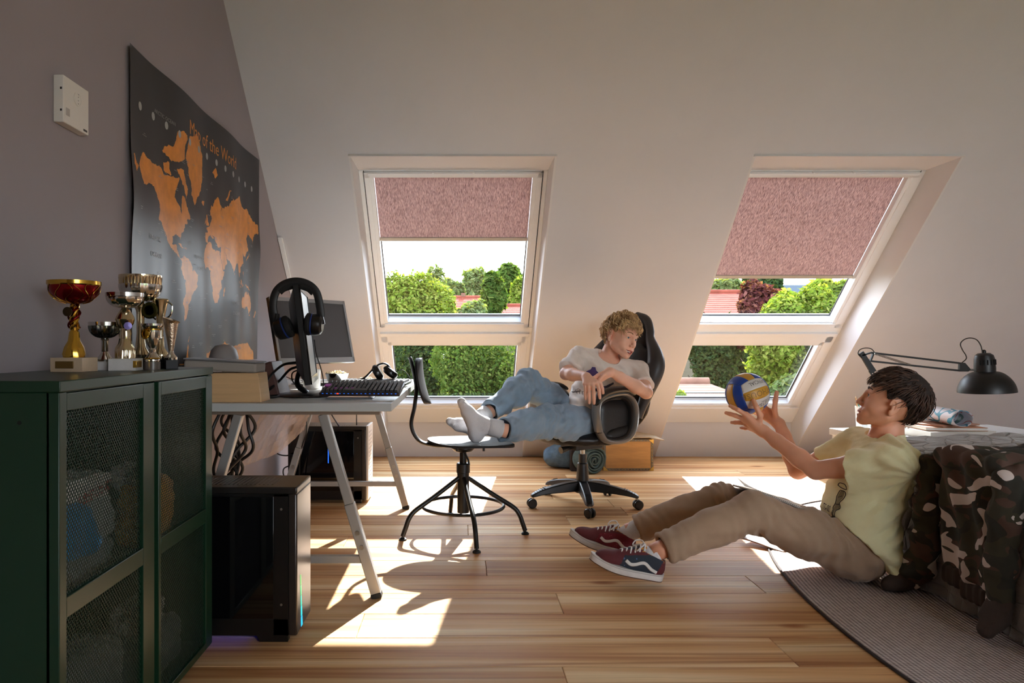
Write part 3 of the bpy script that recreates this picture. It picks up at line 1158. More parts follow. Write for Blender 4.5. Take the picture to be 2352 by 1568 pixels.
# world map poster ------------------------------------------------
LAND = [
    [(-168, 66), (-160, 71), (-140, 70), (-125, 70), (-115, 68), (-95, 69), (-85, 68), (-93, 60), (-85, 56), (-80, 52), (-78, 62), (-70, 60), (-62, 56), (-56, 51), (-66, 49), (-65, 44), (-71, 42), (-76, 36), (-81, 31), (-80, 26), (-83, 29), (-90, 30), (-97, 27), (-97, 20), (-90, 21), (-88, 16), (-83, 14), (-82, 9), (-78, 8), (-80, 7), (-86, 11), (-93, 15), (-105, 20), (-109, 26), (-114, 31), (-110, 24), (-117, 33), (-124, 40), (-124, 48), (-133, 56), (-148, 61), (-158, 57), (-164, 60)],
    [(-120, 76), (-100, 78), (-85, 82), (-65, 82), (-75, 76), (-90, 74), (-110, 74)], [(-90, 72), (-75, 73), (-64, 66), (-68, 62), (-78, 68), (-88, 70)], [(-118, 72), (-105, 73), (-102, 69), (-115, 69)],
    [(-70, 77), (-60, 82), (-35, 83), (-20, 81), (-20, 74), (-25, 70), (-38, 65), (-44, 60), (-52, 65), (-54, 70), (-60, 75)],
    [(-80, 8), (-72, 12), (-62, 10), (-52, 5), (-50, 0), (-40, -3), (-35, -7), (-39, -15), (-41, -22), (-48, -27), (-54, -34), (-58, -38), (-63, -41), (-66, -46), (-69, -52), (-74, -53), (-75, -47), (-73, -38), (-71, -28), (-71, -18), (-77, -12), (-81, -5), (-78, 2)],
    [(-17, 15), (-16, 24), (-9, 31), (-5, 36), (10, 37), (12, 33), (22, 32), (32, 31), (37, 22), (43, 12), (51, 12), (47, 4), (40, -4), (40, -15), (34, -22), (32, -28), (26, -34), (18, -34), (14, -24), (12, -15), (9, -2), (9, 4), (2, 6), (-8, 4), (-14, 9)],
    [(-9, 37), (-9, 43), (-1, 44), (-4, 48), (3, 51), (8, 54), (10, 58), (5, 59), (5, 62), (14, 68), (26, 71), (40, 67), (35, 64), (44, 68), (60, 69), (70, 73), (85, 74), (105, 77), (115, 73), (140, 73), (160, 70), (179, 69), (178, 63), (163, 60), (160, 53), (156, 58), (142, 59), (135, 54), (140, 48), (130, 42), (128, 36), (126, 38), (121, 39), (121, 31), (118, 24), (108, 21), (109, 13), (104, 9), (100, 13), (103, 2), (98, 9), (97, 17), (91, 22), (86, 20), (80, 14), (77, 8), (73, 18), (67, 24), (58, 25), (50, 30), (56, 25), (58, 20), (52, 16), (44, 13), (39, 20), (34, 30), (36, 36), (27, 37), (24, 40), (20, 40), (13, 45), (17, 40), (12, 42), (8, 44), (3, 42), (-1, 37)],
    [(-5, 50), (-5, 58), (-2, 58), (1, 52)], [(-10, 52), (-8, 55), (-6, 53)], [(-24, 64), (-22, 66), (-14, 66), (-16, 63)],
    [(131, 32), (135, 35), (140, 41), (145, 44), (141, 38), (137, 34)], [(95, 5), (104, -3), (106, -6), (100, -1)], [(105, -7), (114, -8), (110, -6)], [(109, 1), (115, 6), (118, 3), (115, -4), (110, -2)], [(119, 0), (123, 1), (121, -5)],
    [(131, -1), (141, -3), (150, -9), (143, -9), (138, -6)], [(120, 18), (122, 17), (125, 8), (121, 13)],
    [(114, -22), (122, -18), (130, -12), (136, -12), (141, -17), (143, -11), (147, -19), (153, -26), (150, -37), (143, -39), (138, -34), (131, -32), (124, -33), (116, -35), (114, -30)],
    [(144, -41), (148, -41), (147, -43)], [(167, -46), (172, -41), (175, -37), (178, -38), (174, -42), (170, -46)], [(44, -25), (47, -25), (50, -16), (49, -12), (44, -17)], [(80, 9), (82, 7), (80, 6)],
    [(12, 78), (20, 80), (26, 79), (18, 77)], [(53, 71), (60, 75), (68, 77), (60, 72)], [(-62, -65), (-58, -63), (-66, -70), (-70, -74), (-120, -74), (-160, -77), (-179, -78), (-179, -82), (-20, -82), (-30, -78), (-55, -76), (-62, -70)],
    [(-10, -71), (20, -69), (50, -66), (80, -68), (110, -66), (140, -66), (165, -71), (170, -78), (179, -82), (-20, -82)],
    [(-180, 69), (-170, 66), (-175, 63), (-180, 65)], [(-85, 22), (-75, 20), (-80, 23)], [(-73, 20), (-68, 19), (-72, 18)],
]
MY0, MY1, MZ0, MZ1 = 2.32, 3.80, .868, 1.960


def merc(l):
    l = max(-79, min(83.5, l))
    return math.asinh(math.tan(math.radians(l)))


def map_x(y, z):
    """the sheet hangs a few millimetres off the wall and ripples"""
    a = (y - MY0) / (MY1 - MY0)
    return XL + .012 + .005 * math.sin(a * 17 + z * 1.5) + .004 * math.sin(a * 41 + 2 * z) * (1.1 - (z - MZ0)) + .010 * math.exp(-((z - 1.45) / .12) ** 2) * (math.exp(-a * 14) + math.exp((a - 1) * 14))


polys = []
for pl in LAND:
    polys.append(np.array([((lo + 180) / 360 * 1.44 + .02, 1.262 + .200 * merc(la)) for lo, la in pl]))
NY, NZ = 480, 356
uu = (np.arange(NY) + .5) / NY * 1.48
vv = MZ0 + (np.arange(NZ) + .5) / NZ * (MZ1 - MZ0)
UU, VV = np.meshgrid(uu, vv, indexing='ij')
pp = np.stack([UU * 14, VV * 14, UU * 0], -1)
jit = vnoise(pp * 1.6, 3) * .010 + vnoise(pp * 4.5, 5) * .006
jit2 = vnoise(pp * 1.6, 8) * .010 + vnoise(pp * 4.5, 9) * .006
PU, PV = UU + jit, VV + jit2
land = np.zeros(UU.shape, bool)
for pl in polys:
    ins = np.zeros(UU.shape, bool)
    n = len(pl)
    for i in range(n):
        x1, y1 = pl[i]; x2, y2 = pl[(i + 1) % n]
        if y1 == y2:
            continue
        c = ((y1 > PV) != (y2 > PV)) & (PU < (x2 - x1) * (PV - y1) / (y2 - y1) + x1)
        ins ^= c
    land |= ins
gy = MY0 + np.arange(NY + 1) / NY * (MY1 - MY0)
gz = MZ0 + np.arange(NZ + 1) / NZ * (MZ1 - MZ0)
GY, GZZ = np.meshgrid(gy, gz, indexing='ij')
A = (GY - MY0) / (MY1 - MY0)
GX = XL + .012 + .005 * np.sin(A * 17 + GZZ * 1.5) + .004 * np.sin(A * 41 + 2 * GZZ) * (1.1 - (GZZ - MZ0)) + \
    .010 * np.exp(-((GZZ - 1.45) / .12) ** 2) * (np.exp(-A * 14) + np.exp((A - 1) * 14))
verts = np.stack([GX, GY, GZZ], -1).reshape(-1, 3)
ii, jj = np.meshgrid(np.arange(NY), np.arange(NZ), indexing='ij')
f0 = ii * (NZ + 1) + jj
faces = np.stack([f0, f0 + NZ + 1, f0 + NZ + 2, f0 + 1], -1).reshape(-1, 4)
black_p = M('map_black', (40, 38, 40), .42)
gold_p = M('map_orange', (226, 142, 46), .42, var=(22, .12))
lw = land.reshape(-1)
T = Thing('world_map', 'black and orange world map poster hanging on the left wall', 'poster')
T.add(np_obj('sheet', verts, faces, [black_p, gold_p], midx=lw.astype(int)))


def mapfn(cy, cz, k=.0012):
    def f(x, y):
        Y, Z = cy + x, cz + y
        return (map_x(Y, Z) + k, Y, Z)
    return f


def on_map(name, body, size, cy, cz, mat, kind=None, wide=1.0):
    f = mapfn(cy, cz)
    v, fc = text_mesh(body, size, lambda x, y: f(x * wide, y))
    mb = MB(); mb._add(v, fc)
    return T.part(name, mb, mat, smooth=None, kind=kind)


on_map('title', 'Map of the World', .085, 3.12, 1.835, gold_p, wide=.95)
pale_p = M('map_grey_print', (150, 148, 146), .5)
for k, (b, cy, cz, s) in enumerate([('PACIFIC', 2.52, 1.335, .026), ('OCEAN', 2.53, 1.275, .026), ('ATLANTIC', 2.93, 1.315, .02), ('OCEAN', 2.95, 1.27, .02),
                                    ('INDIAN', 3.40, 1.15, .024), ('OCEAN', 3.41, 1.10, .024), ('ARCTIC OCEAN', 2.60, 1.80, .02), ('SOUTHERN OCEAN', 3.38, .93, .018)]):
    on_map('ocean_name', b, s, cy, cz, pale_p, wide=1.15)
ck = MB()
for i in range(13):
    cy = 2.40 + i * .107
    f = mapfn(cy, 1.775 - .0 * i, .001)
    ring = [f(.013 * math.cos(a * PI / 8), .015 * math.sin(a * PI / 8)) for a in range(16)]
    ck._add(ring, [tuple(range(16))])
T.part('time_dial', ck, M('map_white', (176, 176, 174), .5), smooth=None, kind='stuff')
ck = MB()
rnd = random.Random(5)
for i in range(90):
    cy, cz = rnd.uniform(MY0 + .05, MY1 - .1), rnd.uniform(MZ0 + .03, 1.7)
    f = mapfn(cy, cz, .001)
    for j in range(rnd.choice((1, 2))):
        wd = rnd.uniform(.006, .02)
        ck._add([f(-wd, -j * .007), f(wd, -j * .007), f(wd, .0018 - j * .007), f(-wd, .0018 - j * .007)], [(0, 1, 2, 3)])
T.part('small_print', ck, pale_p, smooth=None, kind='stuff')
T.done()

# ------------------------------------------------------------------ green metal cabinet
green = M('dark_green_enamel', (14, 46, 28), .36)
greend = M('dark_green_mesh', (18, 42, 28), .5)
CX0, CX1, CY0, CY1, CZ = XL + .012, -.76, 1.315, 2.13, .88
T = Thing('metal_cabinet', 'dark green metal cabinet with expanded mesh doors, against the left wall', 'cabinet')
b = MB()
b.box((CX0, CY0 + .004, .03), (CX1 - .022, CY0 + .016, CZ - .022))
b.box((CX0, CY1 - .016, .03), (CX1 - .022, CY1 - .004, CZ - .022))
b.box((CX0, CY0 + .004, .03), (CX0 + .006, CY1 - .004, CZ - .022))
b.box((CX0, CY0 + .004, .03), (CX1 - .022, CY1 - .004, .045))
b.box((CX1 - .03, CY0 + .004, .03), (CX1 - .004, CY0 + .03, CZ - .022))
b.box((CX1 - .03, CY1 - .03, .03), (CX1 - .004, CY1 - .004, CZ - .022))
for yy in (CY0 + .03, CY1 - .03):
    for xx in (CX0 + .03, CX1 - .05):
        b.box((xx - .012, yy - .012, 0), (xx + .012, yy + .012, .03))
T.part('body', b, green, bev=.002)
T.part('top', MB().box((CX0, CY0, CZ - .022), (CX1, CY1, CZ)), green, bev=.002)
T.part('shelf', MB().box((CX0 + .006, CY0 + .02, .40), (CX1 - .05, CY1 - .02, .412)), green, smooth=None)
T.part('side_hole', MB().cyl((-.84, CY0 + .0035, .80), (-.84, CY0 + .006, .80), .004), M('dark_slot3', (12, 14, 12), .8))


def mesh_panel(x, y0, y1, z0, z1, pz=.0125, py=.0095):
    """expanded metal: two families of slanting strands clipped to the opening"""
    mb = MB()
    m = pz / py
    H_, W_ = z1 - z0, y1 - y0
    for sg in (1, -1):
        n = int((H_ + W_ * m) / pz) + 1
        for i in range(n):
            c = i * pz
            # z = c - m*t for sg 1 ; z = c - m*(W-t) for sg -1, t along y
            t0, t1 = max(0, (c - H_) / m), min(W_, c / m)
            if t1 - t0 < .002:
                continue
            p = [(t0, c - m * t0), (t1, c - m * t1)]
            if sg < 0:
                p = [(W_ - a, b_) for a, b_ in p]
            a = Vector((x, y0 + p[0][0], z0 + p[0][1])); b_ = Vector((x, y0 + p[1][0], z0 + p[1][1]))
            mb.bar(a, b_, .0017, .0012, up=(1, 0, 0))
    return mb


def cab_door(xf, y0, y1, my0, my1):
    f = MB()
    for a, c in ((y0, my0), (my1, y1)):
        f.box((xf - .016, a, .035), (xf, c, CZ - .026))
    for z0, z1 in ((.035, .055), (.416, .457), (.82, CZ - .026)):
        f.box((xf - .016, my0, z0), (xf, my1, z1))
    dr = T.part('door', f, green, bev=.0015)
    for z0, z1 in ((.055, .416), (.457, .82)):
        T.part('mesh_panel', mesh_panel(xf - .008, my0, my1, z0, z1), greend, parent=dr, kind='stuff', smooth=None)


cab_door(CX1 - .006, CY0 + .025, 1.735, 1.347, 1.674)
cab_door(CX1 - .001, 1.748, CY1 - .006, 1.762, 2.072)
T.done()

# folded things inside the cabinet
def lump(label, name, c, h, mat, cat, seed, k=3, group=None):
    s = SDF()
    rr = random.Random(seed)
    for i in range(k):
        s.rbox((c[0] + rr.uniform(-.01, .01), c[1] + rr.uniform(-.02, .02), c[2] + h[2] * (-.6 + 1.3 * i / max(1, k - 1))), (h[0], h[1], h[2] * .62), rr=min(h) * .55, k=.012,
               R=np.array(rot('Z', rr.uniform(-9, 9)) @ rot('X', rr.uniform(-6, 6))))
    o = sdf_obj(name, s, .007, mat, disp=lambda p, n: .006 * vnoise(p * 22, seed) + .004 * vnoise(p * 55, seed + 1))
    # rest it on its shelf
    zmin = min(v.co.z for v in o.data.vertices)
    z0 = .0455 if c[2] < .4 else .4125
    o.data.transform(Matrix.Translation((0, 0, z0 - zmin)))
    return tagsolo(o, label, cat, group)


fab = lambda n, c, **k: M(n, c, .9, var=(30, .12), sheen=.3, **k)
lump('grey folded blanket at the bottom of the upper near compartment', 'folded_blanket', (-.89, 1.50, .45), (.075, .15, .035), fab('fab_grey', (140, 144, 146)), 'blanket', 1)
o = lump('bright blue sweatshirt in the upper near compartment of the cabinet', 'folded_sweatshirt', (-.85, 1.43, .56), (.06, .07, .045), fab('fab_blue', (30, 130, 196)), 'clothes', 2)
o.location.z = .495
o = lump('grey and white shirt beside the blue sweatshirt in the cabinet', 'folded_shirt', (-.86, 1.585, .56), (.055, .055, .04), fab('fab_pale', (170, 174, 176)), 'clothes', 3)
o.location.z = .497
o = lump('off white towel with red lettering on top of the blue sweatshirt', 'folded_towel', (-.875, 1.50, .64), (.06, .14, .022), fab('fab_white', (220, 216, 212)), 'towel', 4)
o.location.z = .59
towel = o
o = lump('yellow jersey on the right half of the upper shelf in the cabinet', 'folded_jersey', (-.85, 1.845, .55), (.06, .055, .07), fab('fab_yellow', (230, 160, 50)), 'clothes', 5)
o = lump('white cloth with red stripe on top of the yellow jersey', 'folded_cloth', (-.86, 1.83, .66), (.05, .04, .025), fab('fab_white2', (226, 218, 214)), 'towel', 6)
o.location.z = .565
lump('grey hooded jacket in the lower near compartment', 'folded_jacket', (-.88, 1.50, .14), (.08, .15, .085), fab('fab_dark', (120, 120, 122)), 'clothes', 7, 4)
lump('dark grey trousers in the lower far compartment', 'folded_trousers', (-.87, 1.88, .12), (.075, .10, .055), fab('fab_dark2', (100, 106, 112)), 'clothes', 8, 4)
o = lump('black and white patterned shirt on top of the dark grey trousers', 'patterned_shirt', (-.86, 1.84, .28), (.05, .055, .03), M('zebra', (30, 30, 32), .9, var=(55, .3), col2=(215, 212, 208)), 'clothes', 9)
o.location.z = .185
# red lettering on the towel
f = lambda x, y: (-.8135, 1.545 + x, .618 + y + x * .10)
v, fc = text_mesh('ABIBOND', .034, f)
mb = MB(); mb._add(v, fc)
o = mesh_obj('lettering', mb, M('red_print', (170, 40, 46), .8), smooth=None)
o.data.transform(Matrix.Translation(-towel.location))
o.parent = towel

# ------------------------------------------------------------------ trophies
chrome = M('chrome', (214, 212, 206), .12, 1.0)
chromeg = M('warm_chrome', (216, 202, 170), .14, 1.0)
gold = M('polished_gold', (212, 168, 70), .16, 1.0)
redm = M('red_foil', (130, 14, 20), .2, .8)
marble = M('grey_marble', (196, 192, 188), .3, var=(9, .12))
marbleb = M('beige_marble', (190, 166, 138), .35, var=(9, .15))
blackm = M('black_marble', (20, 18, 20), .45, spec=.2)
TZ = CZ


def trophy(label, x, y, parts, baser, rz=0, group='trophies on the green cabinet'):
    """parts: list of (name, material, builder(mb, z, c))"""
    T = Thing('trophy', label, 'trophy', group)
    for name, mat, fn, kw in parts:
        mb = MB()
        fn(mb)
        T.part(name, mb, mat, **kw)
    T.done()


def pl_base(x, y, w, d, h, rz=0):
    return lambda mb: mb.box((x - w / 2, y - d / 2, TZ), (x + w / 2, y + d / 2, TZ + h), R=rot('Z', rz))


def bowl(x, y, z, r, h, rim=.008, rimr=1.0):
    prof = [(.006, z)] + [(r * math.sin(PI / 2 * t) ** .8, z + h * (1 - math.cos(PI / 2 * t))) for t in [i / 9 for i in range(1, 10)]]
    prof += [(r * rimr, z + h + rim), (r * rimr - .002, z + h + rim), (r * .93, z + h * .9), (r * .6, z + h * .35), (0.001, z + .01)]
    return prof


# red and gold cup
x, y = -.985, 1.767
k = .000001
trophy('gold trophy with a wide red bowl on a beige marble block, leftmost', x, y, [
    ('plinth', marbleb, pl_base(x, y, .088, .06, .036, -8), dict(bev=.001)),
    ('plaque', M('gold_plaque', (120, 92, 48), .4, .6), lambda mb: mb.box((x - .028, y - .0335, TZ + .009), (x + .022, y - .031, TZ + .027), R=rot('Z', -8), c=(x, y, TZ)), dict(bev=.001)),
    ('foot', gold, lambda mb: mb.lathe([(.025, TZ + .036), (.026, TZ + .045), (.022, TZ + .062), (.014, TZ + .078), (.012, TZ + .10), (.009, TZ + .105), (.010, TZ + .112)], (x, y, 0), flute=.06, fn=10, fz=(TZ + .04, TZ + .08)), {}),
    ('twisted_stem', gold, lambda mb: [mb.tube([(x + .0075 * math.cos(t * 5 + p), y + .0075 * math.sin(t * 5 + p), TZ + .108 + t * .064) for t in [i / 14 for i in range(15)]], .005, 8) for p in (0, 2.1, 4.2)], {}),
    ('red_band', redm, lambda mb: [mb.tube([(x + .0135 * math.cos(t * 5 + p), y + .0135 * math.sin(t * 5 + p), TZ + .112 + t * .05) for t in [i / 14 for i in range(15)]], .0026, 6) for p in (.9, 3.0)], {}),
    ('medallion', M('dark_medal', (60, 44, 22), .3, .7), lambda mb: mb.lathe([(.0005, 0), (.011, 0), (.012, .003), (.009, .0045), (.0005, .0045)], (x - .007, y - .016, TZ + .152), R=rot('X', 90)), {}),
    ('bowl', redm, lambda mb: mb.lathe(bowl(x, y, TZ + .172, .060, .048, .0), (x, y, 0), 40), {}),
    ('bowl_tracery', gold, lambda mb: [mb.tube([(x + (.0605 * math.sin(PI / 2 * t) ** .8 + .0006) * math.cos(a + .22 * math.sin(t * 7 + a * 3)), y + (.0605 * math.sin(PI / 2 * t) ** .8 + .0006) * math.sin(a + .22 * math.sin(t * 7 + a * 3)), TZ + .172 + .048 * (1 - math.cos(PI / 2 * t))) for t in [.15 + i * .085 for i in range(11)]], .0009, 5) for a in [j * PI / 7 for j in range(14)]], {}),
    ('rim', gold, lambda mb: mb.lathe([(.0595, TZ + .218), (.0625, TZ + .221), (.0625, TZ + .230), (.0605, TZ + .230), (.058, TZ + .219)], (x, y, 0), 40), {}),
], 0)
# small fluted silver cup
x2, y2 = -.955, 1.86
trophy('small silver trophy with a fluted round bowl between the two tallest cups', x2, y2, [
    ('plinth', marble, pl_base(x2, y2, .044, .044, .024), dict(bev=.001)),
    ('stem', chrome, lambda mb: mb.lathe([(.020, TZ + .024), (.021, TZ + .029), (.012, TZ + .042), (.008, TZ + .050), (.009, TZ + .052), (.0085, TZ + .078), (.011, TZ + .083), (.006, TZ + .087)], (x2, y2, 0)), {}),
    ('bowl', M('smoked_chrome', (120, 124, 122), .15, 1.0), lambda mb: mb.lathe(bowl(x2, y2, TZ + .085, .039, .034, 0), (x2, y2, 0), 96, flute=.035, fn=24), {}),
    ('rim', chrome, lambda mb: mb.lathe([(.0375, TZ + .117), (.040, TZ + .119), (.0405, TZ + .129), (.038, TZ + .129), (.036, TZ + .118)], (x2, y2, 0), 40), {}),
], 0)
# big silver and champagne cup
x3, y3 = -.893, 1.845
trophy('large silver trophy with a champagne fluted foot on a white marble block', x3, y3, [
    ('plinth', marble, pl_base(x3 + .002, y3, .068, .064, .032, 8), dict(bev=.001)),
    ('plaque', gold, lambda mb: mb.box((x3 + .030, y3 - .0335, TZ + .008), (x3 + .0385, y3 + .012, TZ + .026), R=rot('Z', 8), c=(x3, y3, TZ)), dict(bev=.0005)),
    ('foot', chromeg, lambda mb: mb.lathe([(.0245, TZ + .032), (.025, TZ + .052), (.0235, TZ + .060), (.017, TZ + .072), (.0145, TZ + .085)], (x3, y3, 0), 96, flute=.035, fn=22, fz=(TZ + .03, TZ + .056)), {}),
    ('stem', chromeg, lambda mb: mb.lathe([(.0145, TZ + .085), (.016, TZ + .10), (.0135, TZ + .112), (.021, TZ + .124), (.0245, TZ + .136), (.021, TZ + .145), (.0125, TZ + .160), (.008, TZ + .166), (.010, TZ + .17)], (x3, y3, 0), flute=.03, fn=8), {}),
    ('bowl', chrome, lambda mb: mb.lathe(bowl(x3, y3, TZ + .165, .046, .03, 0), (x3, y3, 0), 64, flute=.02, fn=12), {}),
    ('rim', chrome, lambda mb: mb.lathe([(.0445, TZ + .194), (.0475, TZ + .196), (.048, TZ + .206), (.046, TZ + .206), (.043, TZ + .195)], (x3, y3, 0), 40), {}),
    ('medallion', M('violet_medal', (112, 100, 160), .35, .3), lambda mb: mb.lathe([(.0005, 0), (.0085, 0), (.010, .003), (.0005, .004)], (x3 + .018, y3 - .022, TZ + .118), R=rot('Z', 25) @ rot('X', 90)), {}),
], 0)
# tallest cup behind it
x4, y4 = -.905, 1.96
trophy('tallest silver trophy with a ribbed bowl, standing behind the large silver one', x4, y4, [
    ('plinth', blackm, pl_base(x4, y4, .06, .06, .03), dict(bev=.001)),
    ('column', chromeg, lambda mb: mb.lathe([(.024, TZ + .03), (.026, TZ + .04), (.014, TZ + .062), (.010, TZ + .10), (.011, TZ + .16), (.016, TZ + .175), (.008, TZ + .19)], (x4, y4, 0)), {}),
    ('winged_ring', M('green_glass', (60, 58, 22), .2, .6), lambda mb: mb.lathe([(.02, -.004), (.024, 0), (.02, .004), (.014, .004), (.014, -.004)], (x4 + .03, y4 - .01, TZ + .165), R=rot('X', 90)), {}),
    ('bowl', chrome, lambda mb: mb.lathe(bowl(x4, y4, TZ + .188, .056, .05, 0), (x4, y4, 0), 64, flute=.025, fn=16), {}),
    ('ribbed_rim', chromeg, lambda mb: mb.lathe([(.053, TZ + .236), (.0545, TZ + .238), (.0555, TZ + .255), (.057, TZ + .258), (.057, TZ + .264), (.054, TZ + .264), (.050, TZ + .238)], (x4, y4, 0), 160, flute=.02, fn=40, fz=(TZ + .237, TZ + .256)), {}),
], 0)
# slim gold column cup
x5, y5 = -.862, 1.99
trophy('slim champagne coloured trophy half hidden behind the large silver one', x5, y5, [
    ('plinth', blackm, pl_base(x5, y5, .04, .04, .026), dict(bev=.001)),
    ('body', chromeg, lambda mb: mb.lathe([(.020, TZ + .026), (.023, TZ + .036), (.021, TZ + .046), (.011, TZ + .06), (.009, TZ + .10), (.011, TZ + .14), (.019, TZ + .18), (.024, TZ + .196), (.02, TZ + .2)], (x5, y5, 0), flute=.03, fn=8), {}),
    ('handle', chrome, lambda mb: [mb.tube(bez([(x5 + s * .012, y5, TZ + .14), (x5 + s * .03, y5, TZ + .155), (x5 + s * .034, y5, TZ + .18), (x5 + s * .022, y5, TZ + .192)], 5), .0026, 8) for s in (-1, 1)], {}),
], 0)
# small cup with gold medallion
x6, y6 = -.845, 1.90
trophy('small silver trophy cup with a round gold medallion on its front', x6, y6, [
    ('plinth', M('brown_marble', (92, 80, 72), .3), lambda mb: mb.lathe([(.021, TZ), (.021, TZ + .022), (.0005, TZ + .022)], (x6, y6, 0)), {}),
    ('stem', chrome, lambda mb: mb.lathe([(.020, TZ + .022), (.021, TZ + .027), (.019, TZ + .033), (.008, TZ + .048), (.0095, TZ + .055), (.007, TZ + .06)], (x6, y6, 0)), {}),
    ('cup', chrome, lambda mb: mb.lathe([(.007, TZ + .058), (.015, TZ + .072), (.0205, TZ + .09), (.0215, TZ + .112), (.0285, TZ + .120), (.029, TZ + .126), (.027, TZ + .126), (.0195, TZ + .113), (.0185, TZ + .09), (.001, TZ + .07)], (x6, y6, 0), 48, flute=.03, fn=14, fz=(TZ + .06, TZ + .094)), {}),
    ('gold_band', gold, lambda mb: mb.lathe([(.0216, TZ + .108), (.0222, TZ + .11), (.0219, TZ + .112)], (x6, y6, 0), 40, cap=False), {}),
    ('gold_band', gold, lambda mb: mb.lathe([(.0205, TZ + .028), (.0212, TZ + .03), (.019, TZ + .033)], (x6, y6, 0), 40, cap=False), {}),
    ('medallion', gold, lambda mb: mb.lathe([(.0005, 0), (.0125, 0), (.014, .003), (.011, .0035), (.0105, .002), (.0005, .002)], (x6 - .008, y6 - .0205, TZ + .098), R=rot('Z', -20) @ rot('X', 90)), {}),
    ('handle', chrome, lambda mb: [mb.tube(bez([(x6 + s * .019, y6, TZ + .084), (x6 + s * .028, y6, TZ + .088), (x6 + s * .029, y6, TZ + .108), (x6 + s * .023, y6, TZ + .113)], 5), .0018, 8) for s in (-1, 1)], {}),
], 0)
# slanted cone cup
x7, y7 = -.812, 1.945
cone = []
trophy('silver trophy with a tall slanted cone cup, rightmost in the row', x7, y7, [
    ('plinth', blackm, pl_base(x7, y7, .032, .032, .026, 30), dict(bev=.001)),
    ('foot', chrome, lambda mb: mb.lathe([(.016, TZ + .026), (.017, TZ + .032), (.008, TZ + .044), (.006, TZ + .052)], (x7, y7, 0)), {}),
    ('cone', M('brushed_chrome', (196, 176, 156), .25, 1.0, bump=(300, .3)), lambda mb: mb.lathe([(.006, TZ + .048), (.0195, TZ + .128), (.0185, TZ + .1285), (.005, TZ + .06)], (x7, y7, 0), 48, R=None), {}),
    ('slanted_lip', MATS['brushed_chrome'], lambda mb: mb._add([(x7 + .0195 * math.cos(a), y7 + .0195 * math.sin(a), TZ + .128) for a in [j * PI / 16 for j in range(32)]] +
                                                        [(x7 + .0235 * math.cos(a) + .001, y7 + .0235 * math.sin(a), TZ + .139 + .008 * math.cos(a) * -1) for a in [j * PI / 16 for j in range(32)]],
                                                        [(j, (j + 1) % 32, 32 + (j + 1) % 32, 32 + j) for j in range(32)]), {}),
], 0)

# ------------------------------------------------------------------ desk on two trestles
DX0, DX1, DY0, DY1, DZ = XL + .03, -.25, 2.515, 4.25, .735
greyt = M('pale_grey_laminate', (186, 188, 186), .4)
trm = M('silver_grey_steel', (158, 156, 152), .38, .35)
rubber = M('black_rubber', (24, 23, 23), .7)
T = Thing('desk', 'long pale grey desk board running along the left wall on two trestles', 'desk')
T.part('top', MB().box((DX0, DY0, DZ - .03), (DX1, DY1, DZ)), greyt, bev=.0015)
T.done()
screw = M('screw_steel', (170, 166, 158), .3, .9)


def trestle(label, y):
    T = Thing('trestle', label, 'trestle')
    zt = DZ - .03
    T.part('top_rail', MB().box((-1.0, y - .022, zt - .018), (-.30, y + .022, zt)), M('rail_brown_grey', (130, 116, 104), .5), bev=.001)
    for xt, xf in ((-.515, -.316), (-.83, -1.03)):
        lg = MB()
        a, b_ = Vector((xt, y, zt - .018)), Vector((xf, y, .018))
        m1 = a.lerp(b_, .5)
        lg.bar(a, m1, .034, .034, up=(0, 1, 0))
        lg.bar(m1, b_, .038, .038, up=(0, 1, 0))
        leg = T.part('leg', lg, trm, bev=.003)
        T.part('foot_cap', MB().bar(b_, b_ + (b_ - a).normalized() * .018, .040, .040, up=(0, 1, 0)), rubber, parent=leg, bev=.002)
        for t in (.66, .74):
            p = a.lerp(b_, t)
            T.part('screw', MB().cyl((p.x, p.y - .022, p.z), (p.x, p.y - .0185, p.z), .0085), screw, parent=leg)
    T.part('crossbar', MB().box((-.985, y - .012, .13), (-.355, y + .012, .158)), trm, bev=.002)
    T.done()


trestle('silver grey trestle under the near end of the desk', 2.60)
trestle('silver grey trestle under the far end of the desk', 4.00)

# ------------------------------------------------------------------ computers under the desk
black = M('black_plastic', (16, 15, 15), .32)
blackg = M('black_tinted_glass', (8, 8, 10), .05, spec=.6)
darkm = M('dark_metal', (52, 49, 47), .3, .6)


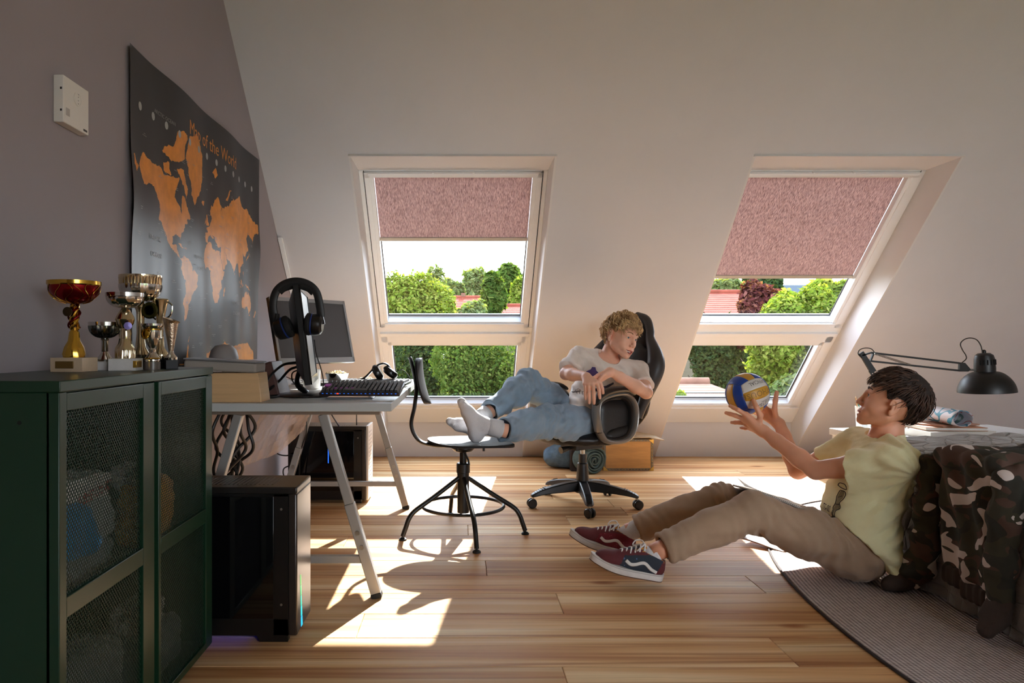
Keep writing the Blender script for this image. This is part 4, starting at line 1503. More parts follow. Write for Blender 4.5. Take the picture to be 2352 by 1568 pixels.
def tower(label, x0, x1, y0, y1, h, lit=True):
    T = Thing('computer_tower', label, 'computer')
    b = MB()
    b.box((x0, y0 + .008, .03), (x1 - .03, y1, h - .012))
    T.part('case', b, black, bev=.003)
    T.part('top_panel', MB().box((x0, y0, h - .022), (x1, y1, h)), darkm, bev=.004)
    g = MB(); g.box((x0 + .02, y0, .075), (x1 - .075, y0 + .008, h - .03))
    T.part('side_glass', g, blackg, bev=.001)
    f = MB()
    f.box((x0, y0, .022), (x1 - .028, y0 + .008, .075))
    f.box((x1 - .075, y0, .022), (x1 - .028, y0 + .008, h - .022))
    f.box((x0, y0, h - .03), (x1 - .028, y0 + .008, h - .022))
    T.part('side_frame', f, black, bev=.001)
    fr = MB()
    fr.prism([(y0, .02), (y0, h - .02), (y1, h - .02), (y1, .02)], x1 - .03, x1)
    T.part('front_panel', fr, M('brushed_dark_front', (70, 66, 63), .3, .7), bev=.006)
    cols = [(60, 200, 90), (30, 210, 120), (20, 200, 160), (20, 190, 200), (30, 170, 230)]
    if lit:
        for k in range(5):
            z1, z0 = .20 - k * .035, .20 - (k + 1) * .035 + .002
            T.part('light_segment', MB()._add([(x1 + .0008, y0 + .045 + .002 * k, z1), (x1 + .0008, y0 + .052 + .005 * k, z1), (x1 + .0008, y0 + .052 + .005 * (k + 1), z0), (x1 + .0008, y0 + .045 + .002 * (k + 1), z0)], [(0, 1, 2, 3)]),
                   M('glow_%d' % k, cols[k], .4, emit=(cols[k], .7)), smooth=None)
        T.part('glow_strip', MB().box((x0 + .05, y0 + .02, .024), (x1 - .16, y0 + .026, .030)), M('glow_blue', (30, 40, 220), .4, emit=((30, 40, 235), 1.8)), smooth=None)
    ft = MB()
    for xx in (x0 + .05, x1 - .09):
        ft.prism([(xx - .045, .03), (xx - .03, 0), (xx + .06, 0), (xx + .06, .03)], y0 + .004, y0 + .03, 'y')
        ft.prism([(xx - .045, .03), (xx - .03, 0), (xx + .06, 0), (xx + .06, .03)], y1 - .03, y1 - .004, 'y')
    T.part('foot', ft, black, bev=.001)
    for zz in (.12, h - .07):
        T.part('screw', MB().cyl((x1 - .05, y0 - .001, zz), (x1 - .05, y0, zz), .004), screw)
    v = MB()
    for i in range(18):
        v.box((x0 + .12 + i * .014, y0 + .04, h), (x0 + .126 + i * .014, y1 - .04, h + .0008))
    T.part('top_vent', v, black, smooth=None)
    return T


t1 = tower('black computer tower with glowing front strip beside the cabinet', -.97, -.52, 2.205, 2.41, .494)
t1.done()
t2 = tower('black computer tower with pale front panel under the far end of the desk', -1.03, -.56, 4.13, 4.34, .46, False)
t2.part('pale_front', MB().box((-.5605, 4.128, .02), (-.548, 4.342, .462)), M('pale_perforated', (200, 192, 182), .5), bev=.002)
h_ = MB()
for i in range(16):
    for j in range(3):
        h_.cyl((-.5478, 4.17 + j * .05, .06 + i * .024), (-.5472, 4.17 + j * .05, .06 + i * .024), .005, n=6)
t2.part('vent_hole', h_, darkm, kind='stuff')
t2.part('inner_light', MB().box((-.79, 4.1295, .24), (-.784, 4.1298, .33)), M('glow_inner', (20, 60, 150), .4, emit=((30, 90, 200), .8)), smooth=None)
t2.done()

# ------------------------------------------------------------------ monitors
def monitor(label, c, w_, h, yaw, tilt, bez_m, scr_m, logo=False):
    """c: centre of the screen; yaw: direction the screen faces (degrees from -Y towards +X)"""
    T = Thing('monitor', label, 'monitor')
    R = rot('Z', yaw) @ rot('X', tilt)
    c = Vector(c)
    xf = Matrix.Translation(c) @ R.to_4x4()

    def m():
        b = MB(); b.xf = xf
        return b
    b = m(); b.prism([(-w_ / 2, -h / 2), (w_ / 2, -h / 2), (w_ / 2, h / 2), (-w_ / 2, h / 2)], -.004, .018, 'y')
    b.hexa([(-w_ / 2 + .01, .018, -h / 2 + .01), (w_ / 2 - .01, .018, -h / 2 + .01), (w_ / 2 - .09, .048, -h / 2 + .06), (-w_ / 2 + .09, .048, -h / 2 + .06),
            (-w_ / 2 + .01, .018, h / 2 - .01), (w_ / 2 - .01, .018, h / 2 - .01), (w_ / 2 - .09, .048, h / 2 - .06), (-w_ / 2 + .09, .048, h / 2 - .06)])
    T.part('housing', b, black, bev=.002)
    b = m(); t = .013
    b.box((-w_ / 2, -.010, h / 2 - t * 1.5), (w_ / 2, -.004, h / 2)); b.box((-w_ / 2, -.010, -h / 2), (w_ / 2, -.004, -h / 2 + t * 2.2))
    b.box((-w_ / 2, -.010, -h / 2), (-w_ / 2 + t, -.004, h / 2)); b.box((w_ / 2 - t, -.010, -h / 2), (w_ / 2, -.004, h / 2))
    T.part('bezel', b, bez_m, bev=.001)
    b = m(); b.box((-w_ / 2 + t, -.0055, -h / 2 + t * 2.2), (w_ / 2 - t, -.0042, h / 2 - t * 1.5))
    sc = T.part('screen', b, scr_m, smooth=None)
    if logo:
        vs, fs = text_mesh('ds', .017, lambda x, y: xf @ Vector((x, -.0104, -h / 2 + .015 + y)))
        b = MB(); b._add(vs, fs)
        T.part('logo', b, M('logo_white', (230, 230, 230), .5), smooth=None)
    # neck and foot
    bot = xf @ Vector((0, .035, -h / 2 + .08))
    fwd = (rot('Z', yaw) @ Vector((0, -1, 0)))
    nk = MB()
    nk.tube(bez([bot, bot + Vector((0, 0, -.08)) - fwd * .02, Vector((bot.x, bot.y, DZ + .012)) + fwd * .02], 5), [.018] * 5 + [.02] * 6, 12, flat=(1.5, .6))
    T.part('neck', nk, black)
    ft = MB(); ft.lathe([(.118, DZ), (.12, DZ + .004), (.11, DZ + .011), (.0005, DZ + .014)], (bot.x + fwd.x * .02, bot.y + fwd.y * .02, 0), 40)
    T.part('foot', ft, black)
    T.done()
    return xf


silver = M('silver_plastic', (160, 160, 162), .3, .5)
scr = M('grey_screen', (74, 72, 74), .32)
# near monitor, seen almost edge on
mx1 = monitor('black monitor seen almost edge-on, headphones hung over its top corner', (-.635, 2.875, .985), .47, .385, 99, -7, M('black_gloss', (30, 29, 29), .15), scr)
# far monitor facing the room
mx2 = monitor('silver rimmed monitor with a grey screen behind the edge-on monitor', (-.79, 3.71, 1.02), .50, .355, 50, -15, silver, scr, True)

# headphones hanging on the near monitor
T = Thing('headphones', 'black over-ear headphones hung over the edge-on monitor', 'headphones')
def hp(px, py, dd=0): return P(px, py, 2.665 + dd)
band = bez([hp(637, 748), hp(627, 706), hp(633, 672), hp(652, 653), hp(680, 646), hp(708, 653), hp(727, 672), hp(735, 706), hp(737, 728)], 8)
mb = MB(); mb.tube(band, .014, 12, flat=(.55, 1.1))
T.part('headband', mb, M('matt_black', (22, 21, 22), .5))
mb = MB(); mb.tube(bez([hp(640, 668), hp(652, 659), hp(680, 652), hp(708, 659), hp(722, 670)], 8), .014, 12, flat=(.5, 1.3))
T.part('headband_pad', mb, M('padded_black', (18, 17, 18), .8))
for (ex, ey, ang, s_) in ((651, 754, -22, 1), (721, 745, 4, -1)):
    c = hp(ex, ey)
    ax = rot('Y', ang) @ Vector((s_, 0, 0))
    q = Vector((0, 0, 1)).rotation_difference(ax).to_matrix()
    mb = MB(); mb.lathe([(.0005, -.034), (.026, -.034), (.037, -.026), (.042, -.008), (.042, .004), (.0005, .004)], c, 28, R=q)
    cup = T.part('ear_cup', mb, black)
    mb = MB(); mb.lathe([(.043, .004), (.0435, .006), (.0435, .008), (.040, .009)], c, 28, R=q)
    T.part('blue_ring', mb, M('blue_plastic', (20, 50, 120), .4), parent=cup)
    mb = MB(); mb.lathe([(.040, .009), (.044, .016), (.043, .026), (.034, .032), (.022, .028), (.02, .010)], c, 28, R=q)
    T.part('ear_cushion', mb, MATS['padded_black'], parent=cup)
    top = hp(637 if s_ > 0 else 736, 720)
    mb = MB(); mb.tube([top, c + Vector((-s_ * .026, 0, .03)), c + Vector((-s_ * .034, 0, .0))], [.009, .011, .010], 10)
    T.part('yoke', mb, black, parent=cup)
T.part('cable', MB().tube(bez([hp(722, 780), hp(726, 810), hp(738, 850, .02), hp(743, 880, .06), P(738, 900, 2.80)], 8), .0022, 8), rubber)
T.done()

# ------------------------------------------------------------------ things on the desk
def on_desk(px, py, z=None):
    """desk surface point under a photo pixel"""
    z = DZ if z is None else z
    d = F * (EYE - z) / (py - CY)
    return Vector(((px - CX) / F * d, d, z))


oak = M('light_oak', (206, 168, 122), .5, var=(1.2, .12), stretch=(2, 2, 42))
T = Thing('wooden_box', 'light oak box standing on the near left end of the desk', 'box')
T.part('body', MB().hexa([(-1.02, 2.56, DZ), (-.735, 2.56, DZ), (-.735, 2.68, DZ), (-1.02, 2.68, DZ),
                           (-1.02, 2.56, DZ + .108), (-.748, 2.56, DZ + .108), (-.748, 2.68, DZ + .108), (-1.02, 2.68, DZ + .108)]), oak, bev=.002)
T.done()
T = Thing('ring_binder', 'thick grey beige binder lying on the oak box', 'binder')
R = rot('Y', 3)
z = DZ + .115
T.part('cover', MB().box((-1.02, 2.55, z), (-.752, 2.68, z + .036), R=R), M('grey_card', (150, 142, 134), .7), bev=.008, seg=3)
T.part('metal_edge', MB().box((-1.02, 2.548, z + .037), (-.750, 2.685, z + .042), R=R), silver, bev=.001)
T.done()
T = Thing('magazine_file', 'dark brown magazine file standing behind the oak box', 'magazine file')
T.part('body', MB().hexa([(-.795, 2.86, DZ), (-.745, 2.86, DZ), (-.745, 3.05, DZ), (-.795, 3.05, DZ),
                           (-.815, 2.87, DZ + .135), (-.785, 2.87, DZ + .145), (-.785, 3.05, DZ + .145), (-.815, 3.05, DZ + .135)]), M('brown_card', (84, 52, 44), .6), bev=.008, seg=3)
T.done()
p = on_desk(500, 866)
T = Thing('round_lamp_shade', 'grey round shade standing in front of the map behind the cabinet', 'lamp')
c = Vector((-1.0, 2.93, DZ + .16))
T.part('shade', MB().lathe([(.058, -.05), (.060, 0), (.052, .03), (.035, .048), (.0005, .055)], c, 32), M('grey_shade', (140, 134, 132), .5))
T.part('stem', MB().cyl((c.x, c.y, DZ), (c.x, c.y, c.z), .008), silver)
T.part('foot', MB().lathe([(.05, DZ), (.05, DZ + .008), (.0005, DZ + .012)], (c.x, c.y, 0)), silver)
T.done()

# mug
c = on_desk(716, 893)
T = Thing('mug', 'white mug standing behind the edge-on monitor', 'mug')
T.part('cup', MB().lathe([(.0005, 0), (.036, 0), (.040, .006), (.041, .095), (.038, .095), (.036, .008), (.0005, .006)], c, 32), M('white_china', (228, 224, 218), .25))
T.part('handle', MB().tube(bez([c + Vector((-.038, 0, .078)), c + Vector((-.066, 0, .074)), c + Vector((-.068, 0, .04)), c + Vector((-.038, 0, .026))], 6), .005, 10), MATS['white_china'])
T.done()
# popcorn bowl
c = on_desk(774, 878)
T = Thing('popcorn_bowl', 'steel bowl heaped with popcorn on the desk', 'bowl')
T.part('bowl', MB().lathe([(.0005, 0), (.045, 0), (.052, .01), (.064, .045), (.066, .052), (.063, .052), (.058, .03), (.0005, .02)], c, 40), chrome)
rs = random.Random(2)
pm = MB()
for i in range(90):
    a, r = rs.uniform(0, 6.28), .056 * math.sqrt(rs.random())
    pm.ball(c + Vector((r * math.cos(a), r * math.sin(a), .046 + .014 * (1 - r / .056) + rs.uniform(-.004, .006))), rs.uniform(.005, .008), 4)
T.part('popcorn', pm, M('popcorn', (236, 220, 176), .8), kind='stuff')
T.done()
c2 = on_desk(845, 872)
for k, (dx, dy) in enumerate(((0, 0), (-.012, .01), (.014, .008), (-.04, -.004))):
    pm = MB()
    for i in range(5):
        pm.ball(c2 + Vector((dx + rs.uniform(-.006, .006), dy + rs.uniform(-.006, .006), .009 + rs.uniform(-.003, .004))), .0065, 4)
    solo('popcorn', pm, MATS['popcorn'], 'popped popcorn flake lying behind the front keyboard', 'popcorn', 'popcorn flakes on the desk')


def keyboard(label, c, rz, L, D_, base_m, key_m, rows, cols, rgb=False, tilt=4):
    T = Thing('keyboard', label, 'keyboard')
    xf = Matrix.Translation(c) @ rot('Z', rz).to_4x4() @ rot('X', tilt).to_4x4()
    b = MB(); b.xf = xf
    b.box((-L / 2, -D_ / 2, .0), (L / 2, D_ / 2, .014))
    T.part('base', b, base_m, bev=.003)
    kb = MB(); kb.xf = xf
    fx, fy = (L - .012) / cols, (D_ - .010) / rows
    for i in range(cols):
        for j in range(rows):
            if j == 0 and 5 <= i <= 10:
                if i != 5:
                    continue
                wdt = fx * 6
            else:
                wdt = fx
            x_ = -L / 2 + .006 + i * fx
            y_ = -D_ / 2 + .005 + j * fy
            kb.hexa([(x_ + .001, y_ + .001, .014), (x_ + wdt - .001, y_ + .001, .014), (x_ + wdt - .001, y_ + fy - .001, .014), (x_ + .001, y_ + fy - .001, .014),
                     (x_ + .003, y_ + .003, .024), (x_ + wdt - .003, y_ + .003, .024), (x_ + wdt - .003, y_ + fy - .0025, .025), (x_ + .003, y_ + fy - .0025, .025)])
    T.part('keys', kb, key_m, kind='stuff', smooth=None)
    if rgb:
        for nm, cc, i0, i1, y_ in (('glow_strip', (30, 110, 230), 0, 14, -D_ / 2 - .0008), ):
            g = MB(); g.xf = xf
            for i in range(18):
                g.box((-L / 2 + .012 + i * .0168, y_, .010), (-L / 2 + .018 + i * .0168, y_ + .001, .0125))
            T.part(nm, g, M('key_glow_blue', cc, .4, emit=(cc, .3)), smooth=None, kind='stuff')
        g = MB(); g.xf = xf
        g.box((-L / 2 + .07, -D_ / 2 - .001, .009), (-L / 2 + .078, -D_ / 2, .013))
        T.part('status_light', g, M('key_glow_red', (230, 60, 30), .4, emit=((240, 60, 30), .8)), smooth=None)
        g = MB(); g.xf = xf
        g.box((-L / 2 + .008, -D_ / 2 + .055, .0145), (-L / 2 + .030, -D_ / 2 + .085, .0262))
        for i in range(4):
            g.box((-L / 2 + .055 + i * .022, -D_ / 2 + .030, .0145), (-L / 2 + .064 + i * .022, -D_ / 2 + .034, .0255))
        T.part('lit_key', g, M('key_glow_purple', (110, 30, 110), .4, emit=((150, 40, 150), .1)), smooth=None)
    fe = MB(); fe.xf = xf
    for x_ in (-L / 2 + .05, L / 2 - .05):
        fe.box((x_ - .012, D_ / 2 - .02, -.009), (x_ + .012, D_ / 2 - .012, .001))
    T.part('foot', fe, black)
    T.done()
    return xf


kc = on_desk(840, 903) + Vector((0, .09, .012))
keyboard('black gaming keyboard with coloured lights at the desk edge', Vector((-.385, 2.745, DZ + .030)), -4, .315, .15, M('maroon_black', (46, 28, 28), .4), M('black_keys', (44, 42, 43), .45), 6, 18, True, 13)
keyboard('plain black keyboard behind the lit keyboard, headphones resting on it', Vector((-.43, 3.52, DZ + .010)), -8, .34, .13, black, MATS['black_keys'], 6, 18, False, 3)
# headphones lying on the second keyboard
T = Thing('headphones', 'black leather headphones lying on the rear keyboard', 'headphones')
c = Vector((-.395, 3.56, DZ + .075))
for dx, a in ((-.03, 60), (.035, 38)):
    q = rot('Y', a)
    mb = MB(); mb.lathe([(.0005, -.02), (.03, -.018), (.042, -.004), (.042, .006), (.034, .018), (.0005, .020)], c + Vector((dx, 0, -.005)), 28, R=q)
    T.part('ear_cup', mb, M('black_leather', (26, 22, 22), .25))
T.part('headband', MB().tube(bez([c + Vector((.05, 0, -.02)), c + Vector((.02, 0, .035)), c + Vector((-.03, .0, .03)), c + Vector((-.10, 0, -.035)), c + Vector((-.16, 0, -.045))], 8), .010, 10, flat=(1.4, .6)), MATS['black_leather'])
T.part('cable', MB().tube(bez([c + Vector((.05, 0, -.01)), c + Vector((.10, .02, .006)), c + Vector((.14, .05, -.05)), c + Vector((.12, .10, -.07))], 8), .002, 6), rubber)
T.done()
# mouse
c = on_desk(912, 893)
T = Thing('computer_mouse', 'pale grey mouse at the right edge of the desk behind the keyboard', 'mouse')
mb = MB(); mb.ball(c + Vector((-.02, .16, .013)), .03, 10, (1.1, 1.6, .75), R=rot('Z', 20))
T.part('shell', mb, M('pale_grey_plastic', (176, 174, 172), .3))
T.done()
# tablet
c = on_desk(808, 914)
T = Thing('tablet', 'silver tablet lying flat at the front edge of the desk', 'tablet')
T.part('back', MB().box((c.x - .095, c.y - .045, DZ), (c.x + .09, c.y + .05, DZ + .006)), silver, bev=.002)
T.part('screen', MB().box((c.x - .088, c.y - .038, DZ + .006), (c.x + .083, c.y + .043, DZ + .0068)), blackg, smooth=None)
T.done()
# loose sheets
for k, (px, py, rz) in enumerate(((640, 884, 10), (720, 873, -20))):
    c = on_desk(px, py)
    solo('paper_sheet', MB().box((c.x - .10, c.y - .09, DZ + .0002), (c.x + .10, c.y + .09, DZ + .002 + k * .001), R=rot('Z', rz)), M('paper', (226, 222, 214), .8),
         ('white papers spread on the desk left of the monitor foot', 'white papers spread on the desk behind the mug')[k], 'paper', smooth=None)

# cables on and under the desk
cabm = M('cable_black', (18, 16, 16), .5)


def cable(label, pts, r=.004, mat=None, n=8, name='cable', group=None):
    return solo(name, MB().tube(bez(pts, 8), r, n), mat or cabm, label, 'cable', group)


D = lambda px, py, z=.004: on_desk(px, py) + Vector((0, 0, z))
cable('thick black cable looping from the rear of the edge-on monitor to the desk', [P(680, 832, 2.95), P(650, 838, 2.92), P(622, 862, 2.85), P(604, 893, 2.78), D(596, 908)], .0055)
cable('second black cable beside it, running from monitor to desk edge', [P(682, 842, 2.97), P(664, 850, 2.95), P(640, 876, 2.9), P(610, 900, 2.82), D(585, 909)], .0055)
cable('black cable lying along the front of the desk from the small plug', [D(497, 915), D(530, 911), D(560, 908), D(600, 913), D(640, 910), D(690, 914), D(720, 913)], .004)
cable('black cable bundle lying before the monitor foot', [D(520, 916), D(575, 908), D(620, 915), D(675, 906), D(720, 911), D(752, 904)], .004)
cable('thin brown cable curling behind the monitor foot', [D(622, 875), D(648, 864), D(672, 872), D(690, 868), D(706, 884)], .003, M('cable_brown', (70, 44, 40), .5))
cable('black cable ring standing behind the monitor foot', [P(690, 848, 3.0), P(672, 856, 3.0), P(672, 874, 3.0), P(686, 890, 2.98), D(700, 900)], .003)
c = D(500, 914, .008)
solo('cable_plug', MB().box((c.x - .012, c.y - .01, c.z - .008), (c.x + .012, c.y + .01, c.z + .010), R=rot('Z', 20)), M('plug_grey', (50, 52, 54), .5), 'small dark plug at the left end of the desk front', 'plug', bev=.002)
under = 'black cables hanging under the desk'
rs = random.Random(9)
for k in range(9):
    x0 = -.98 + rs.uniform(0, .14)
    y0 = 2.75 + rs.uniform(-.1, .25)
    pts = [(x0, y0, DZ - .032)]
    for t in range(1, 7):
        pts.append((x0 + rs.uniform(-.05, .07) - t * .008, y0 + rs.uniform(-.06, .06), DZ - .035 - t * .085))
    pts[-1] = (pts[-1][0], pts[-1][1], .01)
    cable('black cable dangling under the left end of the desk', pts, .0065, group=under)
cable('thin black cable dropping from the desk onto the far tower', [P(757, 944, 3.9), P(768, 962, 4.0), P(780, 980, 4.15), Vector((-.74, 4.2, .462))], .004)
cable('short plugged lead standing upright on the far tower', [P(819, 944, 4.0), P(819, 960, 4.15), P(819, 980, 4.2)], .003)
cable('looped lead with a small ferrite between wall and far tower', [P(630, 1026, 4.1), P(637, 1041, 4.1), P(655, 1046, 4.1), P(676, 1043, 4.1)], .004)
cable('looped black lead low behind the far trestle leg', [P(668, 1068, 4.08), P(652, 1076, 4.08), P(652, 1092, 4.08), P(664, 1100, 4.1)], .004)
cable('black cable hanging down beside the far tower', [P(700, 944, 3.95), P(704, 990, 3.95), P(690, 1040, 4.0), P(688, 1100, 4.05), Vector((-.93, 4.07, .005))], .004)

# translucent plastic bag slung under the desk
pts0 = np.array
bag_m = bpy.data.materials.new('cloudy_plastic')
bag_m.use_nodes = True
t_ = bag_m.node_tree
t_.nodes.clear()
o_ = t_.nodes.new('ShaderNodeOutputMaterial')
a_ = t_.nodes.new('ShaderNodeBsdfTransparent')
b_ = t_.nodes.new('ShaderNodeBsdfTranslucent')
c_ = t_.nodes.new('ShaderNodeBsdfPrincipled')
c_.inputs['Base Color'].default_value = lin((222, 206, 196)); c_.inputs['Roughness'].default_value = .3
b_.inputs[0].default_value = lin((226, 210, 200))
m1_ = t_.nodes.new('ShaderNodeMixShader'); m1_.inputs[0].default_value = .5
m2_ = t_.nodes.new('ShaderNodeMixShader'); m2_.inputs[0].default_value = .62
t_.links.new(b_.outputs[0], m1_.inputs[1]); t_.links.new(c_.outputs[0], m1_.inputs[2])
t_.links.new(a_.outputs[0], m2_.inputs[1]); t_.links.new(m1_.outputs[0], m2_.inputs[2]); t_.links.new(m2_.outputs[0], o_.inputs[0])


def bagf(u, v):
    top = P(600, 943, 3.30).lerp(P(712, 943, 3.30), u)
    bot = P(537, 1076, 3.2).lerp(P(700, 985, 3.3), u ** .8)
    p = top.lerp(bot, v)
    sagy = .05 * math.sin(PI * v) * math.sin(PI * u)
    return p + Vector((-.02 * math.sin(PI * u) * v, -sagy + .014 * math.sin(u * 26 + v * 5) + .008 * math.sin(u * 60 + v * 14), -.05 * math.sin(PI * u) * v + .006 * math.sin(v * 30 + u * 9)))


mb = MB(); mb.grid(bagf, 60, 30)
solo('plastic_bag', mb, bag_m, 'crumpled cloudy plastic bag slung under the middle of the desk', 'bag', smooth=180)

# ------------------------------------------------------------------ industrial swivel chair
blk = M('black_lacquered_steel', (20, 19, 19), .38, .2)
SX, SY = .015, 3.50       # column
T = Thing('swivel_chair', 'black industrial swivel chair with a round foot ring, holding the feet', 'chair')
z_r = .135
col_ = MB()
col_.cyl((SX, SY, .10), (SX, SY, .30), .030)
col_.lathe([(.030, .30), (.034, .302), (.034, .345), (.030, .35)], (SX, SY, 0))
T.part('column', col_, blk)
T.part('spindle', MB().cyl((SX, SY, .30), (SX, SY, .43), .018), M('threaded_steel', (50, 48, 46), .3, .8))
T.part('seat_plate', MB().lathe([(.03, .405), (.045, .41), (.06, .425), (.06, .432)], (SX, SY, 0)), blk)
T.part('height_lever', MB().tube([(SX + .01, SY - .02, .40), (SX + .025, SY - .03, .37), (SX + .03, SY - .035, .345)], .005, 8), blk)
feet = [P(925, 1237, 0), ]
FT = [(-.2787, 3.357), (.075, 3.155), (.325, 3.46), (-.055, 3.86)]
for fx, fy in FT:
    dv = Vector((fx - SX, fy - SY, 0)); L = dv.length; dv.normalize()
    c0 = Vector((SX, SY, 0)) + dv * .026
    pts = [c0 + Vector((0, 0, .275)), c0 + dv * (L * .40) + Vector((0, 0, .195)), c0 + dv * (L * .72) + Vector((0, 0, .135)),
           c0 + dv * (L * .82) + Vector((0, 0, .10)), c0 + dv * (L * .87) + Vector((0, 0, .06)), Vector((fx, fy, .018))]
    lg = T.part('leg', MB().tube(bez(pts, 7), .0115, 12), blk)
    T.part('leg_pad', MB().lathe([(.019, 0), (.019, .006), (.012, .012), (.006, .013), (.006, .02)], (fx, fy, 0)), rubber, parent=lg)
R_ = .205
ring = [(SX + R_ * math.cos(2 * PI * i / 48), SY + R_ * math.sin(2 * PI * i / 48), z_r) for i in range(49)]
T.part('foot_ring', MB().tube(ring, .0085, 10, cap=False), blk)
# seat board: round-backed plywood, front edge drooping


def seatf(u, v, top):
    a = 2 * PI * v
    r = u
    x = r * math.cos(a); y = r * math.sin(a)
    sx_ = .20 + (.04 if x > 0 else 0)
    X = SX + .02 + x * sx_; Y = SY + y * .19
    z = .452 + .010 * (x * x + y * y) - .018 * max(0, x) ** 3 + .012 * max(0, -x) ** 3 - .008 * (1 - min(1, x * x + y * y))
    return (X, Y, z + (.0 if top else -.011))


mb = MB()
mb.grid(lambda u, v: seatf(u, v, True), 12, 48)
mb.grid(lambda u, v: seatf(u, v, False), 12, 48)
mb.grid(lambda u, v: [seatf(1, v, False)[i] * (1 - u) + seatf(1, v, True)[i] * u for i in range(3)], 1, 48)
seatp = T.part('seat', mb, M('black_stained_ply', (34, 32, 33), .6, spec=.12), smooth=40)
hl = MB()
for dx, dy in ((-.07, -.05), (-.07, .05), (.08, -.05), (.08, .05)):
    mbx = MB(); zz = seatf(.4, 0, True)[2]
    mbx.lathe([(.008, zz - .004), (.008, zz + .001), (.0005, zz + .0022)], (SX + dx, SY + dy, 0))
    T.part('rivet', mbx, M('worn_rivet', (110, 106, 100), .3, .8), parent=seatp)
for dx in (-.03, .10):
    T.part('bolt', MB().lathe([(.006, .428), (.006, .443)], (SX + dx, SY - .12, 0)), blk, parent=seatp)
# under-seat runner that sweeps up into the back post
post = bez([(SX + .11, SY, .434), (SX - .05, SY, .436), (SX - .15, SY, .440), (SX - .225, SY, .465), (SX - .262, SY, .54), (SX - .245, SY, .64), (SX - .238, SY, .74), (SX - .262, SY, .86), (SX - .272, SY, .885)], 8)
T.part('back_post', MB().tube(post, .0125, 12, flat=(1.5, .8)), blk)
mb = MB()
def backf(u, v, o):
    y = (u - .5) * .30
    t = (v - .5) * 2
    w_ = math.sqrt(max(0, 1 - abs(t) ** 3.2))
    z = .765 + t * .115
    x = SX - .205 + .06 * (u - .5) ** 2 * -4 * .35 + .028 * (t * -.8) + o + .012 * t * t
    return (x, SY + y * (.25 + .75 * w_), z)
mb.grid(lambda u, v: backf(u, v, 0), 24, 24); mb.grid(lambda u, v: backf(u, v, .011), 24, 24)
for q in (0, 1):
    mb.grid(lambda u, v: [backf(q, v, 0)[i] * (1 - u) + backf(q, v, .011)[i] * u for i in range(3)], 1, 24)
    mb.grid(lambda u, v: [backf(v, q, 0)[i] * (1 - u) + backf(v, q, .011)[i] * u for i in range(3)], 1, 24)
T.part('backrest', mb, MATS['black_stained_ply'], smooth=50)
T.part('back_bracket', MB().tube([(SX - .243, SY, .755), (SX - .215, SY, .757)], .013, 12), blk)
T.part('back_bolt', MB().cyl((SX - .213, SY, .82), (SX - .238, SY, .82), .006), blk)
T.done()

# ------------------------------------------------------------------ gaming chair
GX0, GY0 = .725, 4.10
fwd = Vector((-.84, -.54, 0)).normalized()
rgt = Vector((-fwd.y, fwd.x, 0)) * -1      # the sitter's right (away from the camera, to the left)
if rgt.y < 0:
    rgt = -rgt
blkl = M('black_faux_leather', (30, 28, 28), .42, bump=(90, .15))
blkp = M('black_nylon', (26, 25, 25), .42)
T = Thing('gaming_chair', 'black padded gaming chair with silver armrest loops on a castor base', 'chair')
T.part('column_cover', MB().lathe([(.040, .125), (.034, .20), (.030, .245), (.024, .25), (.024, .30)], (GX0, GY0, 0)), blkp)
T.part('gas_lift', MB().cyl((GX0, GY0, .24), (GX0, GY0, .36), .014), chrome)
T.part('tilt_mechanism', MB().box((GX0 - .11, GY0 - .07, .335), (GX0 + .10, GY0 + .07, .375), R=rot('Z', 32)), blkp, bev=.004)
T.part('tilt_knob', MB().tube([Vector((GX0, GY0, .345)) + fwd * .10, Vector((GX0, GY0, .335)) + fwd * .17, ], [.012, .02], 12), blkp)
T.part('hub', MB().lathe([(.0005, .07), (.045, .075), (.048, .13), (.040, .145), (.0005, .15)], (GX0, GY0, 0)), blkp)
